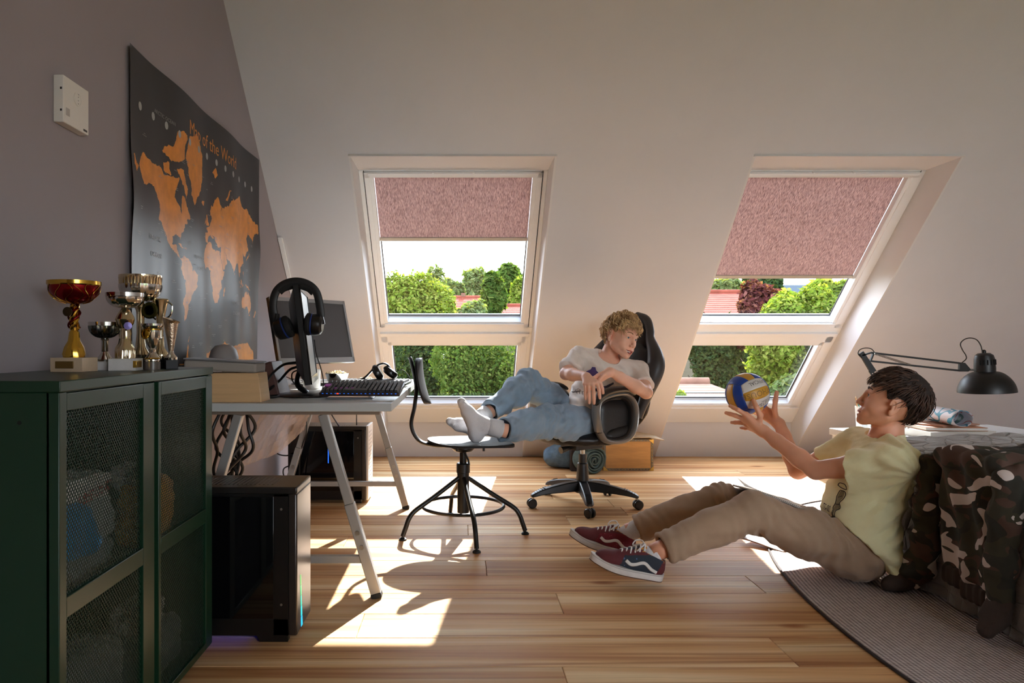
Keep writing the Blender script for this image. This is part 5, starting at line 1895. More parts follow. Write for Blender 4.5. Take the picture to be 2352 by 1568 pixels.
for k_ in range(5):
    a = math.radians(-93 + 72 * k_)
    dv = Vector((math.cos(a), math.sin(a), 0)); sd = Vector((-dv.y, dv.x, 0))
    c = Vector((GX0, GY0, 0))
    arm = []
    for t, w_, zt, zb in ((.02, .034, .145, .085), (.10, .033, .138, .084), (.20, .030, .120, .080), (.27, .028, .103, .073), (.305, .026, .088, .066), (.325, .016, .076, .062)):
        p = c + dv * t
        arm.append([p - sd * w_ + Vector((0, 0, zb)), p + sd * w_ + Vector((0, 0, zb)), p + sd * w_ * .72 + Vector((0, 0, zt)), p - sd * w_ * .72 + Vector((0, 0, zt))])
    mb = MB()
    vs = [v for r_ in arm for v in r_]
    fs = [(0, 1, 2, 3), tuple(len(vs) - 4 + i for i in (3, 2, 1, 0))]
    for i in range(len(arm) - 1):
        for j in range(4):
            fs.append((i * 4 + j, i * 4 + (j + 1) % 4, (i + 1) * 4 + (j + 1) % 4, (i + 1) * 4 + j))
    mb._add(vs, fs)
    arm_o = T.part('base_arm', mb, blkp, bev=.006, seg=3)
    for j in range(5):
        p = c + dv * (.245 + j * .014)
        mbx = MB(); zz = .112 - j * .006
        mbx.bar(p - sd * .017 + Vector((0, 0, zz)), p + sd * .017 + Vector((0, 0, zz)), .006, .004)
        T.part('grip_rib', mbx, blkp, parent=arm_o, bev=.001)
    p = c + dv * .312
    ca = rot('Z', 35 + 61 * k_) @ Vector((1, 0, 0))
    cz = Vector((0, 0, .027))
    q = Vector((0, 0, 1)).rotation_difference(ca).to_matrix()
    T.part('castor_stem', MB().cyl(p + Vector((0, 0, .045)), p + Vector((0, 0, .075)), .007), chrome, parent=arm_o)
    T.part('castor_hood', MB().ball(p + Vector((0, 0, .034)), .021, 8, (1, 1, .9)), blkp, parent=arm_o)
    for s_ in (-1, 1):
        mb = MB(); mb.lathe([(.0005, -.009), (.022, -.009), (.027, -.004), (.027, .004), (.022, .009), (.0005, .009)], p + cz + ca * s_ * .015 + dv * .008, 20, R=q)
        T.part('castor_wheel', mb, M('castor_black', (22, 22, 23), .35), parent=arm_o)
# seat, back rest: soft shapes
up = Vector((0, 0, 1))


def loc(f_, r_, z):
    return Vector((GX0, GY0, 0)) + fwd * f_ + rgt * r_ + Vector((0, 0, z))


Rch = np.array(Matrix((fwd, rgt, up)).transposed())
s = SDF()
s.ell(loc(.03, 0, .415), (.27, .265, .062), R=Rch, k=.02)
s.ell(loc(-.10, 0, .42), (.17, .25, .055), R=Rch, k=.03)
s.cap(loc(.02, .235, .435), loc(-.12, .225, .455), .042, .045, k=.03)
s.cap(loc(.02, -.235, .435), loc(-.12, -.225, .455), .042, .045, k=.03)
s.plane(loc(0, 0, .368), (0, 0, -1), k=.02)
T.add(sdf_obj('seat', s, .009, blkl, disp=lambda p, n: .003 * vnoise(p * 30, 3)))
s = SDF()
lean = .30
def bk(r_, z):      # point on the back rest, leaning backwards
    return loc(-.235 - (z - .45) * lean - .02, r_, z)
s.ell(bk(0, .62), (.055, .24, .20), R=Rch, k=.03)
s.ell(bk(0, .80), (.050, .25, .16), R=Rch, k=.04)
s.ell(bk(0, .98), (.045, .17, .13), R=Rch, k=.04)
s.ell(bk(0, 1.04), (.042, .135, .09), R=Rch, k=.04)
T.add(sdf_obj('backrest', s, .009, blkl, disp=lambda p, n: .002 * vnoise(p * 28, 4)))
for s_ in (-1, 1):
    w = bez([bk(s_ * .205, .52), bk(s_ * .235, .66), bk(s_ * .262, .80), bk(s_ * .235, .89), bk(s_ * .175, .98), bk(s_ * .155, 1.04), bk(s_ * .11, 1.10), bk(s_ * .03, 1.125)], 8)
    w = [p + fwd * .03 for p in w]
    n_ = len(w)
    T.part('side_bolster', MB().tube(w, [.022 + .026 * math.sin(PI * min(1, i / (n_ * .62))) ** 2 * (1 if i < n_ * .62 else 0) + .004 for i in range(n_)], 14), M('dark_grey_leather', (48, 45, 44), .45))
# armrests
arm_m = M('silver_grey_plastic', (150, 146, 140), .28, .5)
for s_ in (-1, 1):
    r_ = .275 * s_
    T.part('side_panel', MB().grid(lambda u, v: loc(-.155 + .27 * u, .245 * s_, .40 + .235 * v), 4, 4), blkl, solid=.02)
    loop = bez([loc(.135, r_, .47), loc(.155, r_, .56), loc(.14, r_, .635), loc(.06, r_ * 1.03, .668), loc(-.06, r_ * 1.03, .668), loc(-.135, r_, .60), loc(-.135, r_, .49), loc(-.085, r_, .42),
                loc(.0, r_, .405), loc(.09, r_, .42), loc(.135, r_, .47)], 7)
    arm = T.part('armrest_loop', MB().tube(loop, .019, 12, cap=False, flat=(1.75, .75)), arm_m)
    inner = [loc(0.0, r_, .53) + (p - loc(0, r_, .53)) * .86 - rgt * s_ * .012 for p in loop]
    T.part('inner_loop', MB().tube(inner, .013, 10, cap=False, flat=(1.9, .7)), M('dark_loop', (36, 34, 34), .35), parent=arm)
    pad = bez([loc(.165, r_, .615), loc(.13, r_ * 1.02, .665), loc(.06, r_ * 1.04, .690), loc(-.05, r_ * 1.04, .692), loc(-.13, r_ * 1.03, .665)], 7)
    n_ = len(pad)
    T.part('arm_pad', MB().tube(pad, [.008 + .015 * math.sin(PI * i / (n_ - 1)) ** .5 for i in range(n_)], 14, flat=(1.8, .95)), blkl, parent=arm)
    for t in (8, 40, 52, 58):
        p = loop[t % len(loop)] + rgt * s_ * .027 * (1)
        T.part('screw', MB().cyl(p - rgt * s_ * .012, p - rgt * s_ * .002, .007, n=12), screw, parent=arm)
T.done()

# ------------------------------------------------------------------ trunk and rolled blankets against the wall
T = Thing('storage_chest', 'small plywood trunk with studded metal edges and a raised lid', 'trunk')
x0, x1, y0, y1, z1 = P(1386, 1080, 5.21).x, P(1499, 1080, 5.21).x, 5.20, 5.50, .235
T.part('body', MB().box((x0, y0, 0), (x1, y1, z1)), M('trunk_ply', (206, 156, 92), .5, var=(3, .15), stretch=(1, 1, 6)), bev=.002)
zk = M('zinc_edge', (120, 112, 98), .45, .7, var=(60, .2))
for a, b_ in (((x0, y0 - .003, 0), (x1, y0 + .003, .018)), ((x0, y0 - .003, z1 - .016), (x1, y0 + .003, z1)), ((x1 - .016, y0 - .003, 0), (x1 + .002, y0 + .003, z1)), ((x0 - .002, y0 - .003, 0), (x0 + .016, y0 + .003, z1)),
              ((x1 - .003, y0, 0), (x1 + .003, y1, .016))):
    T.part('edge_strip', MB().box(a, b_), zk, bev=.001)
br = M('brass', (196, 160, 84), .35, .9)
for cx_ in (x0, x1):
    for cz_ in (0, z1):
        sx_ = 1 if cx_ == x0 else -1; sz_ = 1 if cz_ == 0 else -1
        T.part('corner_bracket', MB().prism([(cx_ - sx_ * .004, cz_), (cx_ + sx_ * .036, cz_), (cx_ - sx_ * .004, cz_ + sz_ * .036)], y0 - .007, y0 + .002, 'y'), br, bev=.001)
st = MB()
for i in range(13):
    st.ball((x0 + .045 + i * (x1 - x0 - .09) / 12, y0 - .004, .009), .0035, 4)
    st.ball((x0 + .045 + i * (x1 - x0 - .09) / 12, y0 - .004, z1 - .008), .0035, 4)
for i in range(7):
    st.ball((x1 - .007, y0 - .004, .045 + i * .024), .0035, 4)
T.part('stud', st, br, kind='stuff')
lid = MB()
lid.prism([(x0, z1 + .002), (x1 - .03, z1 + .010), (x1 + .085, z1 - .01), (x1 + .085, z1 - .004), (x1 - .03, z1 + .018), (x0, z1 + .012)], y0 + .0, y1, 'y')
T.part('lid', lid, M('lid_card', (196, 176, 146), .7, var=(12, .15)), bev=.002)
T.done()


def roll(label, c, r, L, mat, ang):
    """rolled blanket: spiral section swept along its length"""
    T = Thing('rolled_blanket', label, 'blanket')
    dx = rot('Z', ang) @ Vector((1, 0, 0)); sd = rot('Z', ang) @ Vector((0, 1, 0))
    c = Vector(c)
    n = 130
    turns = 4.6
    sp = []
    for i in range(n + 1):
        t = i / n
        a = -PI / 2 + turns * 2 * PI * (1 - t)
        rr = r * (1 - .93 * t) * (1 + .03 * math.sin(a * 3))
        sp.append((rr * math.cos(a), rr * math.sin(a) * .93))
    mb = MB()
    def f(u, v):
        i = int(round(u * n)); p = sp[i]
        e = .006 * math.sin(i * .35) * (1 if v > .5 else 0)
        return c + dx * ((v - .5) * L + e) + sd * p[0] + up * (p[1] + r * .93)
    mb.grid(f, n, 8)
    T.part('cloth', mb, mat, solid=r * .11, smooth=180)
    T.done()


roll('grey green rolled blanket with its spiral end facing left of the trunk', P(1352, 1084, 5.12).xy[:] + (0,), .105, .15, M('grey_green_felt', (88, 108, 108), .95, var=(40, .15), bump=(200, .4)), -62)
s = SDF()
a = P(1272, 1060, 5.35); b_ = P(1345, 1062, 5.25)
s.cap((a.x, 5.35, .085), (b_.x - .06, 5.30, .085), .078, .083, k=.02)
s.ell((a.x + .05, 5.34, .10), (.08, .09, .08), k=.03)
s.plane((0, 0, .003), (0, 0, -1), k=.01)
tagsolo(sdf_obj('denim_bundle', s, .006, M('denim_bundle', (92, 118, 140), .9, var=(20, .2)), disp=lambda p, n: .008 * vnoise(p * 16, 2) + .003 * vnoise(p * 50, 5)), 'blue denim bundle on the floor under the gaming chair, left of the rolled blanket', 'clothes')
solo('dark_case', MB().box((P(1310, 1060, 5.2).x, 5.17, .0), (P(1328, 1060, 5.2).x, 5.25, .19)), M('dark_case', (44, 32, 30), .6), 'narrow dark case standing before the denim bundle behind the chair column', 'case', bev=.004)

# ------------------------------------------------------------------ rug
RC = Vector((2.5, 2.15)); RA, RB = 1.24, 2.09


def rug_mat():
    m = bpy.data.materials.new('braided_rug')
    m.use_nodes = True
    t = m.node_tree; N, Lk = t.nodes, t.links
    b = N['Principled BSDF']; b.inputs['Roughness'].default_value = .95
    tc = N.new('ShaderNodeTexCoord')
    mp = N.new('ShaderNodeMapping'); mp.inputs['Scale'].default_value = (1 / RA, 1 / RB, 0)
    Lk.new(tc.outputs['Object'], mp.inputs[0])
    ln = N.new('ShaderNodeVectorMath'); ln.operation = 'LENGTH'
    Lk.new(mp.outputs[0], ln.inputs[0])
    rings = N.new('ShaderNodeMath'); rings.operation = 'MULTIPLY'; rings.inputs[1].default_value = 2 * PI * 88
    Lk.new(ln.outputs['Value'], rings.inputs[0])
    sn = N.new('ShaderNodeMath'); sn.operation = 'SINE'; Lk.new(rings.outputs[0], sn.inputs[0])
    # weave along the braid
    wv = N.new('ShaderNodeTexWave'); wv.inputs['Scale'].default_value = 26; wv.inputs['Distortion'].default_value = .3
    wv.bands_direction = 'Y'
    Lk.new(tc.outputs['Object'], wv.inputs[0])
    mul = N.new('ShaderNodeMath'); mul.operation = 'MULTIPLY_ADD'; mul.inputs[1].default_value = .5; mul.inputs[2].default_value = 0
    Lk.new(wv.outputs['Fac'], mul.inputs[0])
    ad = N.new('ShaderNodeMath'); ad.operation = 'ADD'
    Lk.new(sn.outputs[0], ad.inputs[0]); Lk.new(mul.outputs[0], ad.inputs[1])
    n = N.new('ShaderNodeTexNoise'); n.inputs['Scale'].default_value = 55
    Lk.new(tc.outputs['Object'], n.inputs[0])
    ad2 = N.new('ShaderNodeMath'); ad2.operation = 'MULTIPLY_ADD'; ad2.inputs[1].default_value = 1.6
    Lk.new(n.outputs['Fac'], ad2.inputs[0]); Lk.new(ad.outputs[0], ad2.inputs[2])
    r = N.new('ShaderNodeValToRGB')
    r.color_ramp.elements[0].position = .0; r.color_ramp.elements[0].color = lin((136, 120, 116))
    r.color_ramp.elements[1].position = 1.0; r.color_ramp.elements[1].color = lin((226, 212, 206))
    mr = N.new('ShaderNodeMapRange'); mr.inputs[1].default_value = -.4; mr.inputs[2].default_value = 2.2
    Lk.new(ad2.outputs[0], mr.inputs[0]); Lk.new(mr.outputs[0], r.inputs[0])
    Lk.new(r.outputs[0], b.inputs['Base Color'])
    bp = N.new('ShaderNodeBump'); bp.inputs['Strength'].default_value = .6; bp.inputs['Distance'].default_value = .004
    Lk.new(ad.outputs[0], bp.inputs['Height']); Lk.new(bp.outputs[0], b.inputs['Normal'])
    return m


T = Thing('rug', 'large oval grey brown braided rug under the bed and the boy', 'rug')
mb = MB()
n = 160
prof = [(0, .008), (.5, .008), (.97, .008), (.992, .007), (1.0, .003), (1.0, .0005)]
mb._add([(RC.x + RA * r * math.cos(2 * PI * j / n), RC.y + RB * r * math.sin(2 * PI * j / n), z) for r, z in prof[1:] for j in range(n)] + [(RC.x, RC.y, .008)],
        [(i * n + j, i * n + (j + 1) % n, (i + 1) * n + (j + 1) % n, (i + 1) * n + j) for i in range(4) for j in range(n)] + [(4 * n + n, (j + 1) % n, j) for j in range(n)])
T.part('weave', mb, rug_mat(), smooth=180)
T.part('dark_border', MB().tube([(RC.x + RA * 1.002 * math.cos(2 * PI * j / n), RC.y + RB * 1.002 * math.sin(2 * PI * j / n), .005) for j in range(n + 1)], .0048, 6, cap=False), M('rug_border', (60, 48, 46), .9))
T.done(base=(RC.x, RC.y, .0005))

# ------------------------------------------------------------------ bed
BX0, BX1, BY0, BY1, BZ = 1.80, 2.95, 1.25, 3.30, .515


def quilt_mat():
    m = bpy.data.materials.new('grey_quilt')
    m.use_nodes = True
    t = m.node_tree; N, Lk = t.nodes, t.links
    b = N['Principled BSDF']; b.inputs['Roughness'].default_value = .85
    b.inputs['Sheen Weight'].default_value = .4
    b.inputs['Base Color'].default_value = lin((134, 127, 120))
    tc = N.new('ShaderNodeTexCoord')
    mp = N.new('ShaderNodeMapping'); mp.inputs['Rotation'].default_value = (0, 0, .6); mp.inputs['Scale'].default_value = (1, 1, 1)
    Lk.new(tc.outputs['Object'], mp.inputs[0])
    vo = N.new('ShaderNodeTexVoronoi'); vo.feature = 'DISTANCE_TO_EDGE'; vo.inputs['Scale'].default_value = 13; vo.inputs['Randomness'].default_value = .35
    Lk.new(mp.outputs[0], vo.inputs['Vector'])
    pw = N.new('ShaderNodeMath'); pw.operation = 'POWER'; pw.inputs[1].default_value = .4
    Lk.new(vo.outputs['Distance'], pw.inputs[0])
    n = N.new('ShaderNodeTexNoise'); n.inputs['Scale'].default_value = 160
    Lk.new(tc.outputs['Object'], n.inputs[0])
    ad = N.new('ShaderNodeMath'); ad.operation = 'MULTIPLY_ADD'; ad.inputs[1].default_value = .1
    Lk.new(n.outputs['Fac'], ad.inputs[0]); Lk.new(pw.outputs[0], ad.inputs[2])
    bp = N.new('ShaderNodeBump'); bp.inputs['Strength'].default_value = .9; bp.inputs['Distance'].default_value = .02
    Lk.new(ad.outputs[0], bp.inputs['Height']); Lk.new(bp.outputs[0], b.inputs['Normal'])
    return m


T = Thing('bed', 'low bed against the right side, covered by a grey quilt', 'bed')
T.part('mattress', MB().box((BX0 + .06, BY0 + .05, .16), (BX1, BY1 - .05, BZ - .03)), M('mattress_ticking', (200, 196, 188), .9), bev=.04, seg=4)
T.part('bed_frame', MB().box((BX0 + .07, BY0 + .05, .05), (BX1, BY1 - .05, .17)), M('bed_base_grey', (60, 58, 58), .9), bev=.01)
for fx in (BX0 + .12, BX1 - .08):
    for fy in (BY0 + .12, BY1 - .12):
        T.part('leg', MB().cyl((fx, fy, .0095), (fx, fy, .06), .025), blk)
NU, NV = 90, 110
# quilt: profile across the bed (left hem -> top -> right) swept along the bed, far end dropping too


def quiltf(u, v):
    y = BY0 + (BY1 - BY0 + .0) * v
    s_ = u * 1.75
    # drop on the left, .5 high, then the rounded edge, then the top
    if s_ < .46:
        z = .02 + s_; x = BX0 - .035 + .055 * (s_ / .46) ** 1.5
    elif s_ < .62:
        a = (s_ - .46) / .16 * PI / 2
        x = BX0 + .02 + .10 * (1 - math.cos(a)); z = .48 + .045 * math.sin(a)
    else:
        x = BX0 + .12 + (s_ - .62); z = .525
    # far end rounds over
    e = (y - (BY1 - .10)) / .10
    if e > 0:
        z -= .09 * e * e * (1 if z > .3 else z / .3)
    k_ = .5 + .5 * min(1, s_)
    p = Vector((x, y, z))
    w1 = noise.noise(Vector((x * 5, y * 5, z * 5))) * .020 + noise.noise(Vector((x * 14, y * 9, z * 11))) * .008
    if s_ < .5:
        p.x += -.012 * math.sin(y * 19 + 2 * math.sin(y * 5)) * (1 - s_ / .5) + w1 * .8
    else:
        p.z += w1 + .006 * math.sin((x * 30 + y * 12))
    p.z = max(p.z, .012)
    return p


mb = MB(); mb.grid(quiltf, NU, NV)
T.part('quilt', mb, quilt_mat(), solid=.012, smooth=180)
mb = MB()
def endf(u, v):
    x = BX0 + .03 + 1.10 * u
    z = .03 + .41 * v
    return (x, BY1 + .012 * math.sin(x * 16) * (1 - v) + .015 * (1 - v), z)
mb.grid(endf, 50, 20)
T.part('quilt_end', mb, MATS.get('grey_quilt') or bpy.data.materials['grey_quilt'], solid=.012, smooth=180)
T.done()


# camouflage sweatshirt over the bed edge ---------------------------
def camo_mat():
    m = bpy.data.materials.new('camouflage')
    m.use_nodes = True
    t = m.node_tree; N, Lk = t.nodes, t.links
    b = N['Principled BSDF']; b.inputs['Roughness'].default_value = .95
    tc = N.new('ShaderNodeTexCoord')
    def layer(scale, off, th):
        mp = N.new('ShaderNodeMapping'); mp.inputs['Location'].default_value = off; mp.inputs['Scale'].default_value = (1, .8, 1.25)
        Lk.new(tc.outputs['Object'], mp.inputs[0])
        n = N.new('ShaderNodeTexNoise'); n.inputs['Scale'].default_value = scale; n.inputs['Detail'].default_value = 1.2; n.inputs['Distortion'].default_value = .8
        Lk.new(mp.outputs[0], n.inputs['Vector'])
        r = N.new('ShaderNodeValToRGB'); r.color_ramp.interpolation = 'CONSTANT'
        r.color_ramp.elements[0].color = (0, 0, 0, 1); r.color_ramp.elements[1].position = th; r.color_ramp.elements[1].color = (1, 1, 1, 1)
        Lk.new(n.outputs['Fac'], r.inputs[0])
        return r.outputs[0]
    col_ = None
    cur = lin((62, 58, 44))
    prev = None
    for f_, c in ((layer(12, (0, 0, 0), .50), (84, 62, 52)), (layer(11, (3, 7, 1), .55), (50, 48, 40)), (layer(10.5, (9, 2, 5), .575), (214, 200, 192))):
        x = N.new('ShaderNodeMix'); x.data_type = 'RGBA'
        Lk.new(f_, x.inputs[0])
        if prev is None:
            x.inputs[6].default_value = cur
        else:
            Lk.new(prev, x.inputs[6])
        x.inputs[7].default_value = lin(c)
        prev = x.outputs[2]
    Lk.new(prev, b.inputs['Base Color'])
    return m


camo = camo_mat()
cuffm = M('brown_ribbing', (66, 54, 48), .95, bump=(120, .5), stretch=(1, 1, .2))
T = Thing('camouflage_sweatshirt', 'camouflage sweatshirt hanging over the bed edge, its sleeves reaching the rug', 'clothes')
s = SDF()
fold = lambda p, n: .008 * np.sin(p[:, 1] * 62 + 3 * np.sin(p[:, 2] * 7)) + .007 * vnoise(p * 14, 4) + .003 * vnoise(p * 40, 6)
# body panel: top of bed, over the edge, hanging
for y0_, y1_, zb in ((2.27, 2.38, .13), (2.36, 2.48, .16), (2.30, 2.44, .14)):
    ym = (y0_ + y1_) / 2
    s.rbox((1.745, ym, (zb + .53) / 2), (.022, (y1_ - y0_) / 2, (.53 - zb) / 2), rr=.02, k=.02)
s.rbox((1.752, 2.37, .46), (.030, .12, .09), rr=.028, k=.03)
s.rbox((1.92, 2.36, .560), (.20, .16, .022), rr=.02, k=.05)
s.cap((1.775, 2.26, .545), (1.775, 2.50, .535), .034, k=.03)
s.rbox((2.16, 2.30, .565), (.14, .15, .024), rr=.02, k=.05)
s.cap((1.80, 2.20, .555), (2.15, 2.10, .565), .032, .03, k=.03)
T.add(sdf_obj('body', s, .008, camo, disp=fold))
s = SDF()
s.rbox((1.742, 2.335, .110), (.020, .062, .035), rr=.018, k=.01)
s.rbox((1.738, 2.435, .135), (.019, .045, .035), rr=.018, k=.01)
T.add(sdf_obj('waistband', s, .006, cuffm, disp=lambda p, n: .003 * np.sin(p[:, 1] * 200)))
s = SDF()
s.chain([(1.83, 2.54, .545), (1.755, 2.565, .50), (1.732, 2.565, .36), (1.728, 2.575, .22), (1.722, 2.60, .115), (1.705, 2.625, .065)], [.036, .042, .042, .042, .048, .042], k=.03)
T.add(sdf_obj('sleeve', s, .007, camo, disp=lambda p, n: .008 * vnoise(p * 20, 7) + .004 * vnoise(p * 50, 8) + .004 * np.sin(p[:, 2] * 90 + p[:, 1] * 30)))
s = SDF()
s.chain([(1.70, 2.63, .058), (1.675, 2.635, .045), (1.635, 2.635, .035)], [.040, .034, .030], k=.02)
s.plane((0, 0, .011), (0, 0, -1), k=.01)
T.add(sdf_obj('cuff', s, .006, cuffm, disp=lambda p, n: .002 * vnoise(p * 60, 9)))
s = SDF()
s.chain([(1.83, 2.19, .555), (1.755, 2.205, .515), (1.735, 2.21, .40), (1.728, 2.215, .25), (1.725, 2.21, .14)], [.040, .044, .044, .042, .040], k=.03)
T.add(sdf_obj('sleeve', s, .007, camo, disp=lambda p, n: .007 * vnoise(p * 20, 17) + .004 * vnoise(p * 50, 18)))
s = SDF()
s.chain([(1.722, 2.205, .13), (1.70, 2.20, .085), (1.665, 2.19, .045)], [.036, .036, .026], k=.02)
s.plane((0, 0, .011), (0, 0, -1), k=.01)
T.add(sdf_obj('cuff', s, .006, cuffm, disp=lambda p, n: .002 * vnoise(p * 60, 19)))
T.done()

# ------------------------------------------------------------------ low white table behind the bed
A_, B_ = Vector((2.10, 3.94, 0)), Vector((2.97, 4.09, 0))
ux = (B_ - A_).normalized(); uy = Vector((ux.y, -ux.x, 0))      # towards the camera
TZT = .472
T = Thing('low_table', 'low white table between the bed and the sloping wall', 'table')
mb = MB()
c4 = [A_, A_ + ux * 1.05, A_ + ux * 1.05 + uy * .58, A_ + uy * .58]
mb.hexa([p + Vector((0, 0, TZT - .035)) for p in c4] + [p + Vector((0, 0, TZT)) for p in c4])
T.part('top', mb, white_m, bev=.002)
mb = MB()
def inb(a, b_): return A_ + ux * a + uy * b_
for a in (.03, 1.02):
    for b_ in (.03, .55):
        T.part('leg', MB().bar(inb(a, b_) + Vector((0, 0, .0095)), inb(a, b_) + Vector((0, 0, TZT - .035)), .04, .04), white_m, bev=.002)
T.done()


def tpt(px, py, z=TZT):
    d_ = F * (EYE - z) / (py - CY)
    return Vector(((px - CX) / F * d_, d_, z))


RT = rot('Z', math.degrees(math.atan2(ux.y, ux.x)))
# pencils in a glass
c = tpt(1970, 982) + Vector((.02, -.02, 0))
T = Thing('pencil_glass', 'clear drinking glass holding pencils on the white table', 'glass')
gl2 = bpy.data.materials.new('clear_glass'); gl2.use_nodes = True
g_ = gl2.node_tree; g_.nodes.clear()
o_ = g_.nodes.new('ShaderNodeOutputMaterial'); a_ = g_.nodes.new('ShaderNodeBsdfTransparent'); b2 = g_.nodes.new('ShaderNodeBsdfPrincipled')
b2.inputs['Base Color'].default_value = (.9, .92, .92, 1); b2.inputs['Roughness'].default_value = .08
mm = g_.nodes.new('ShaderNodeMixShader'); mm.inputs[0].default_value = .38
g_.links.new(a_.outputs[0], mm.inputs[1]); g_.links.new(b2.outputs[0], mm.inputs[2]); g_.links.new(mm.outputs[0], o_.inputs[0])
T.part('glass', MB().lathe([(.0005, 0), (.034, 0), (.036, .01), (.043, .125), (.041, .125), (.034, .012), (.0005, .010)], c, 32), gl2)
T.done()
rs = random.Random(4)
pcols = [('wood', (190, 140, 90)), ('blue', (40, 70, 130)), ('white', (220, 220, 214)), ('green', (40, 120, 100)), ('brown', (110, 60, 40)), ('grey', (130, 130, 134)), ('red', (150, 50, 46))]
for i, (nm, cc) in enumerate(pcols):
    a = i * 2 * PI / 7 + .4
    b0 = c + Vector((.018 * math.cos(a + 2.6), .018 * math.sin(a + 2.6), .014))
    b1 = c + Vector((.034 * math.cos(a), .034 * math.sin(a), .150 + rs.uniform(0, .02)))
    T = Thing('pencil', '%s pencil standing in the drinking glass' % nm if nm != 'wood' else 'bare wood pencil leaning left in the drinking glass', 'pencil', 'pencils in the drinking glass')
    if nm == 'wood':
        b1 = c + Vector((-.042, 0, .172))
    T.part('barrel', MB().cyl(b0, b1, .0036, n=8), M('pencil_' + nm, cc, .5))
    T.part('tip', MB().cyl(b1, b1 + (b1 - b0).normalized() * .012, .0034, .0006, n=8), M('pencil_tip', (210, 180, 140), .6))
    T.done()
# books and papers
bm_ = M('book_white', (226, 222, 214), .7)
tan = M('tan_cover', (186, 132, 98), .6)


def slab(label, name, c, sx_, sy_, z0, h, rz, mats, cat='book'):
    T = Thing(name, label, cat)
    R = RT @ rot('Z', rz)
    T.part('pages', MB().box((c.x - sx_ / 2 + .002, c.y - sy_ / 2 + .002, z0 + .002), (c.x + sx_ / 2 - .002, c.y + sy_ / 2 - .002, z0 + h - .002), R=R), mats[0], bev=.001)
    T.part('cover', MB().box((c.x - sx_ / 2, c.y - sy_ / 2, z0 + h - .003), (c.x + sx_ / 2, c.y + sy_ / 2, z0 + h), R=R), mats[1], bev=.001)
    T.part('back_cover', MB().box((c.x - sx_ / 2, c.y - sy_ / 2, z0), (c.x + sx_ / 2, c.y + sy_ / 2, z0 + .003), R=R), mats[1], bev=.001)
    T.done()


c0 = tpt(2178, 1002) + uy * -.03
slab('thick white book, lowest of the stack on the white table', 'book', c0, .36, .26, TZT + .0005, .036, -4, (bm_, bm_))
slab('tan covered notebook lying on the thick white book', 'notebook', c0 + ux * -.0 + uy * -.0, .30, .22, TZT + .0375, .018, -14, (bm_, tan))
slab('thin brown sketch pad on top of the tan notebook', 'sketch_pad', c0 + ux * .02 + uy * -.02, .27, .19, TZT + .0565, .007, 10, (bm_, M('brown_pad', (166, 112, 80), .6)))
# rolled poster
T = Thing('rolled_poster', 'rolled sheet with a coloured drawing lying on the books', 'poster')
pc = c0 + Vector((0, 0, TZT + .0645 + .042 - TZT)) + Vector((-.0, .02, 0))
ax = (P(2192, 970, 3.50) - P(2118, 955, 3.80)); ax.z = 0; ax.normalize()
sd = Vector((-ax.y, ax.x, 0))
def rollf(u, v):
    a = 2 * PI * 1.25 * u
    r = .042 - .004 * u
    return pc + ax * ((v - .5) * .34 + .03) + sd * r * 1.15 * math.cos(a) + up * r * .98 * math.sin(a)
mb = MB(); mb.grid(rollf, 60, 20)
pm_ = bpy.data.materials.new('drawn_poster'); pm_.use_nodes = True
pt_ = pm_.node_tree; pb = pt_.nodes['Principled BSDF']; pb.inputs['Roughness'].default_value = .5
tcn = pt_.nodes.new('ShaderNodeTexCoord'); nz = pt_.nodes.new('ShaderNodeTexNoise'); nz.inputs['Scale'].default_value = 9; nz.inputs['Detail'].default_value = 1
pt_.links.new(tcn.outputs['Object'], nz.inputs['Vector'])
rr_ = pt_.nodes.new('ShaderNodeValToRGB'); rr_.color_ramp.interpolation = 'CONSTANT'
els = rr_.color_ramp.elements
els[0].position = 0; els[0].color = lin((226, 222, 228)); els[1].position = .40; els[1].color = lin((60, 150, 180))
for pos, cc in ((.45, (226, 222, 228)), (.555, (190, 70, 60)), (.575, (226, 222, 228)), (.64, (60, 110, 100)), (.70, (226, 222, 228))):
    e = els.new(pos); e.color = lin(cc)
pt_.links.new(nz.outputs['Fac'], rr_.inputs[0]); pt_.links.new(rr_.outputs[0], pb.inputs['Base Color'])
T.part('sheet', mb, pm_, smooth=180, solid=.001)
T.done()

# ------------------------------------------------------------------ architect lamp
lampm = M('lamp_black', (18, 18, 18), .42)
LD = 3.78
def L_(px, py, dd=0): return P(px, py, LD + dd)
T = Thing('desk_lamp', 'black spring-arm desk lamp clamped to the white table', 'lamp')
base = Vector((P(2088, 990, LD).x, LD + .0, TZT))
cl = MB()
cl.box((base.x - .022, LD - .02, TZT + .002), (base.x + .022, LD + .02, TZT + .012))
cl.box((base.x - .010, LD - .014, TZT + .012), (base.x + .010, LD + .014, TZT + .045))
T.part('clamp', cl, lampm, bev=.002)
j1 = L_(1978, 815)       # elbow
lo = L_(2085, 975)
for off in (-.009, .009):
    T.part('lower_arm', MB().bar(lo + Vector((off, 0, 0)), L_(2000, 852) + Vector((off, 0, 0)), .007, .007), lampm)
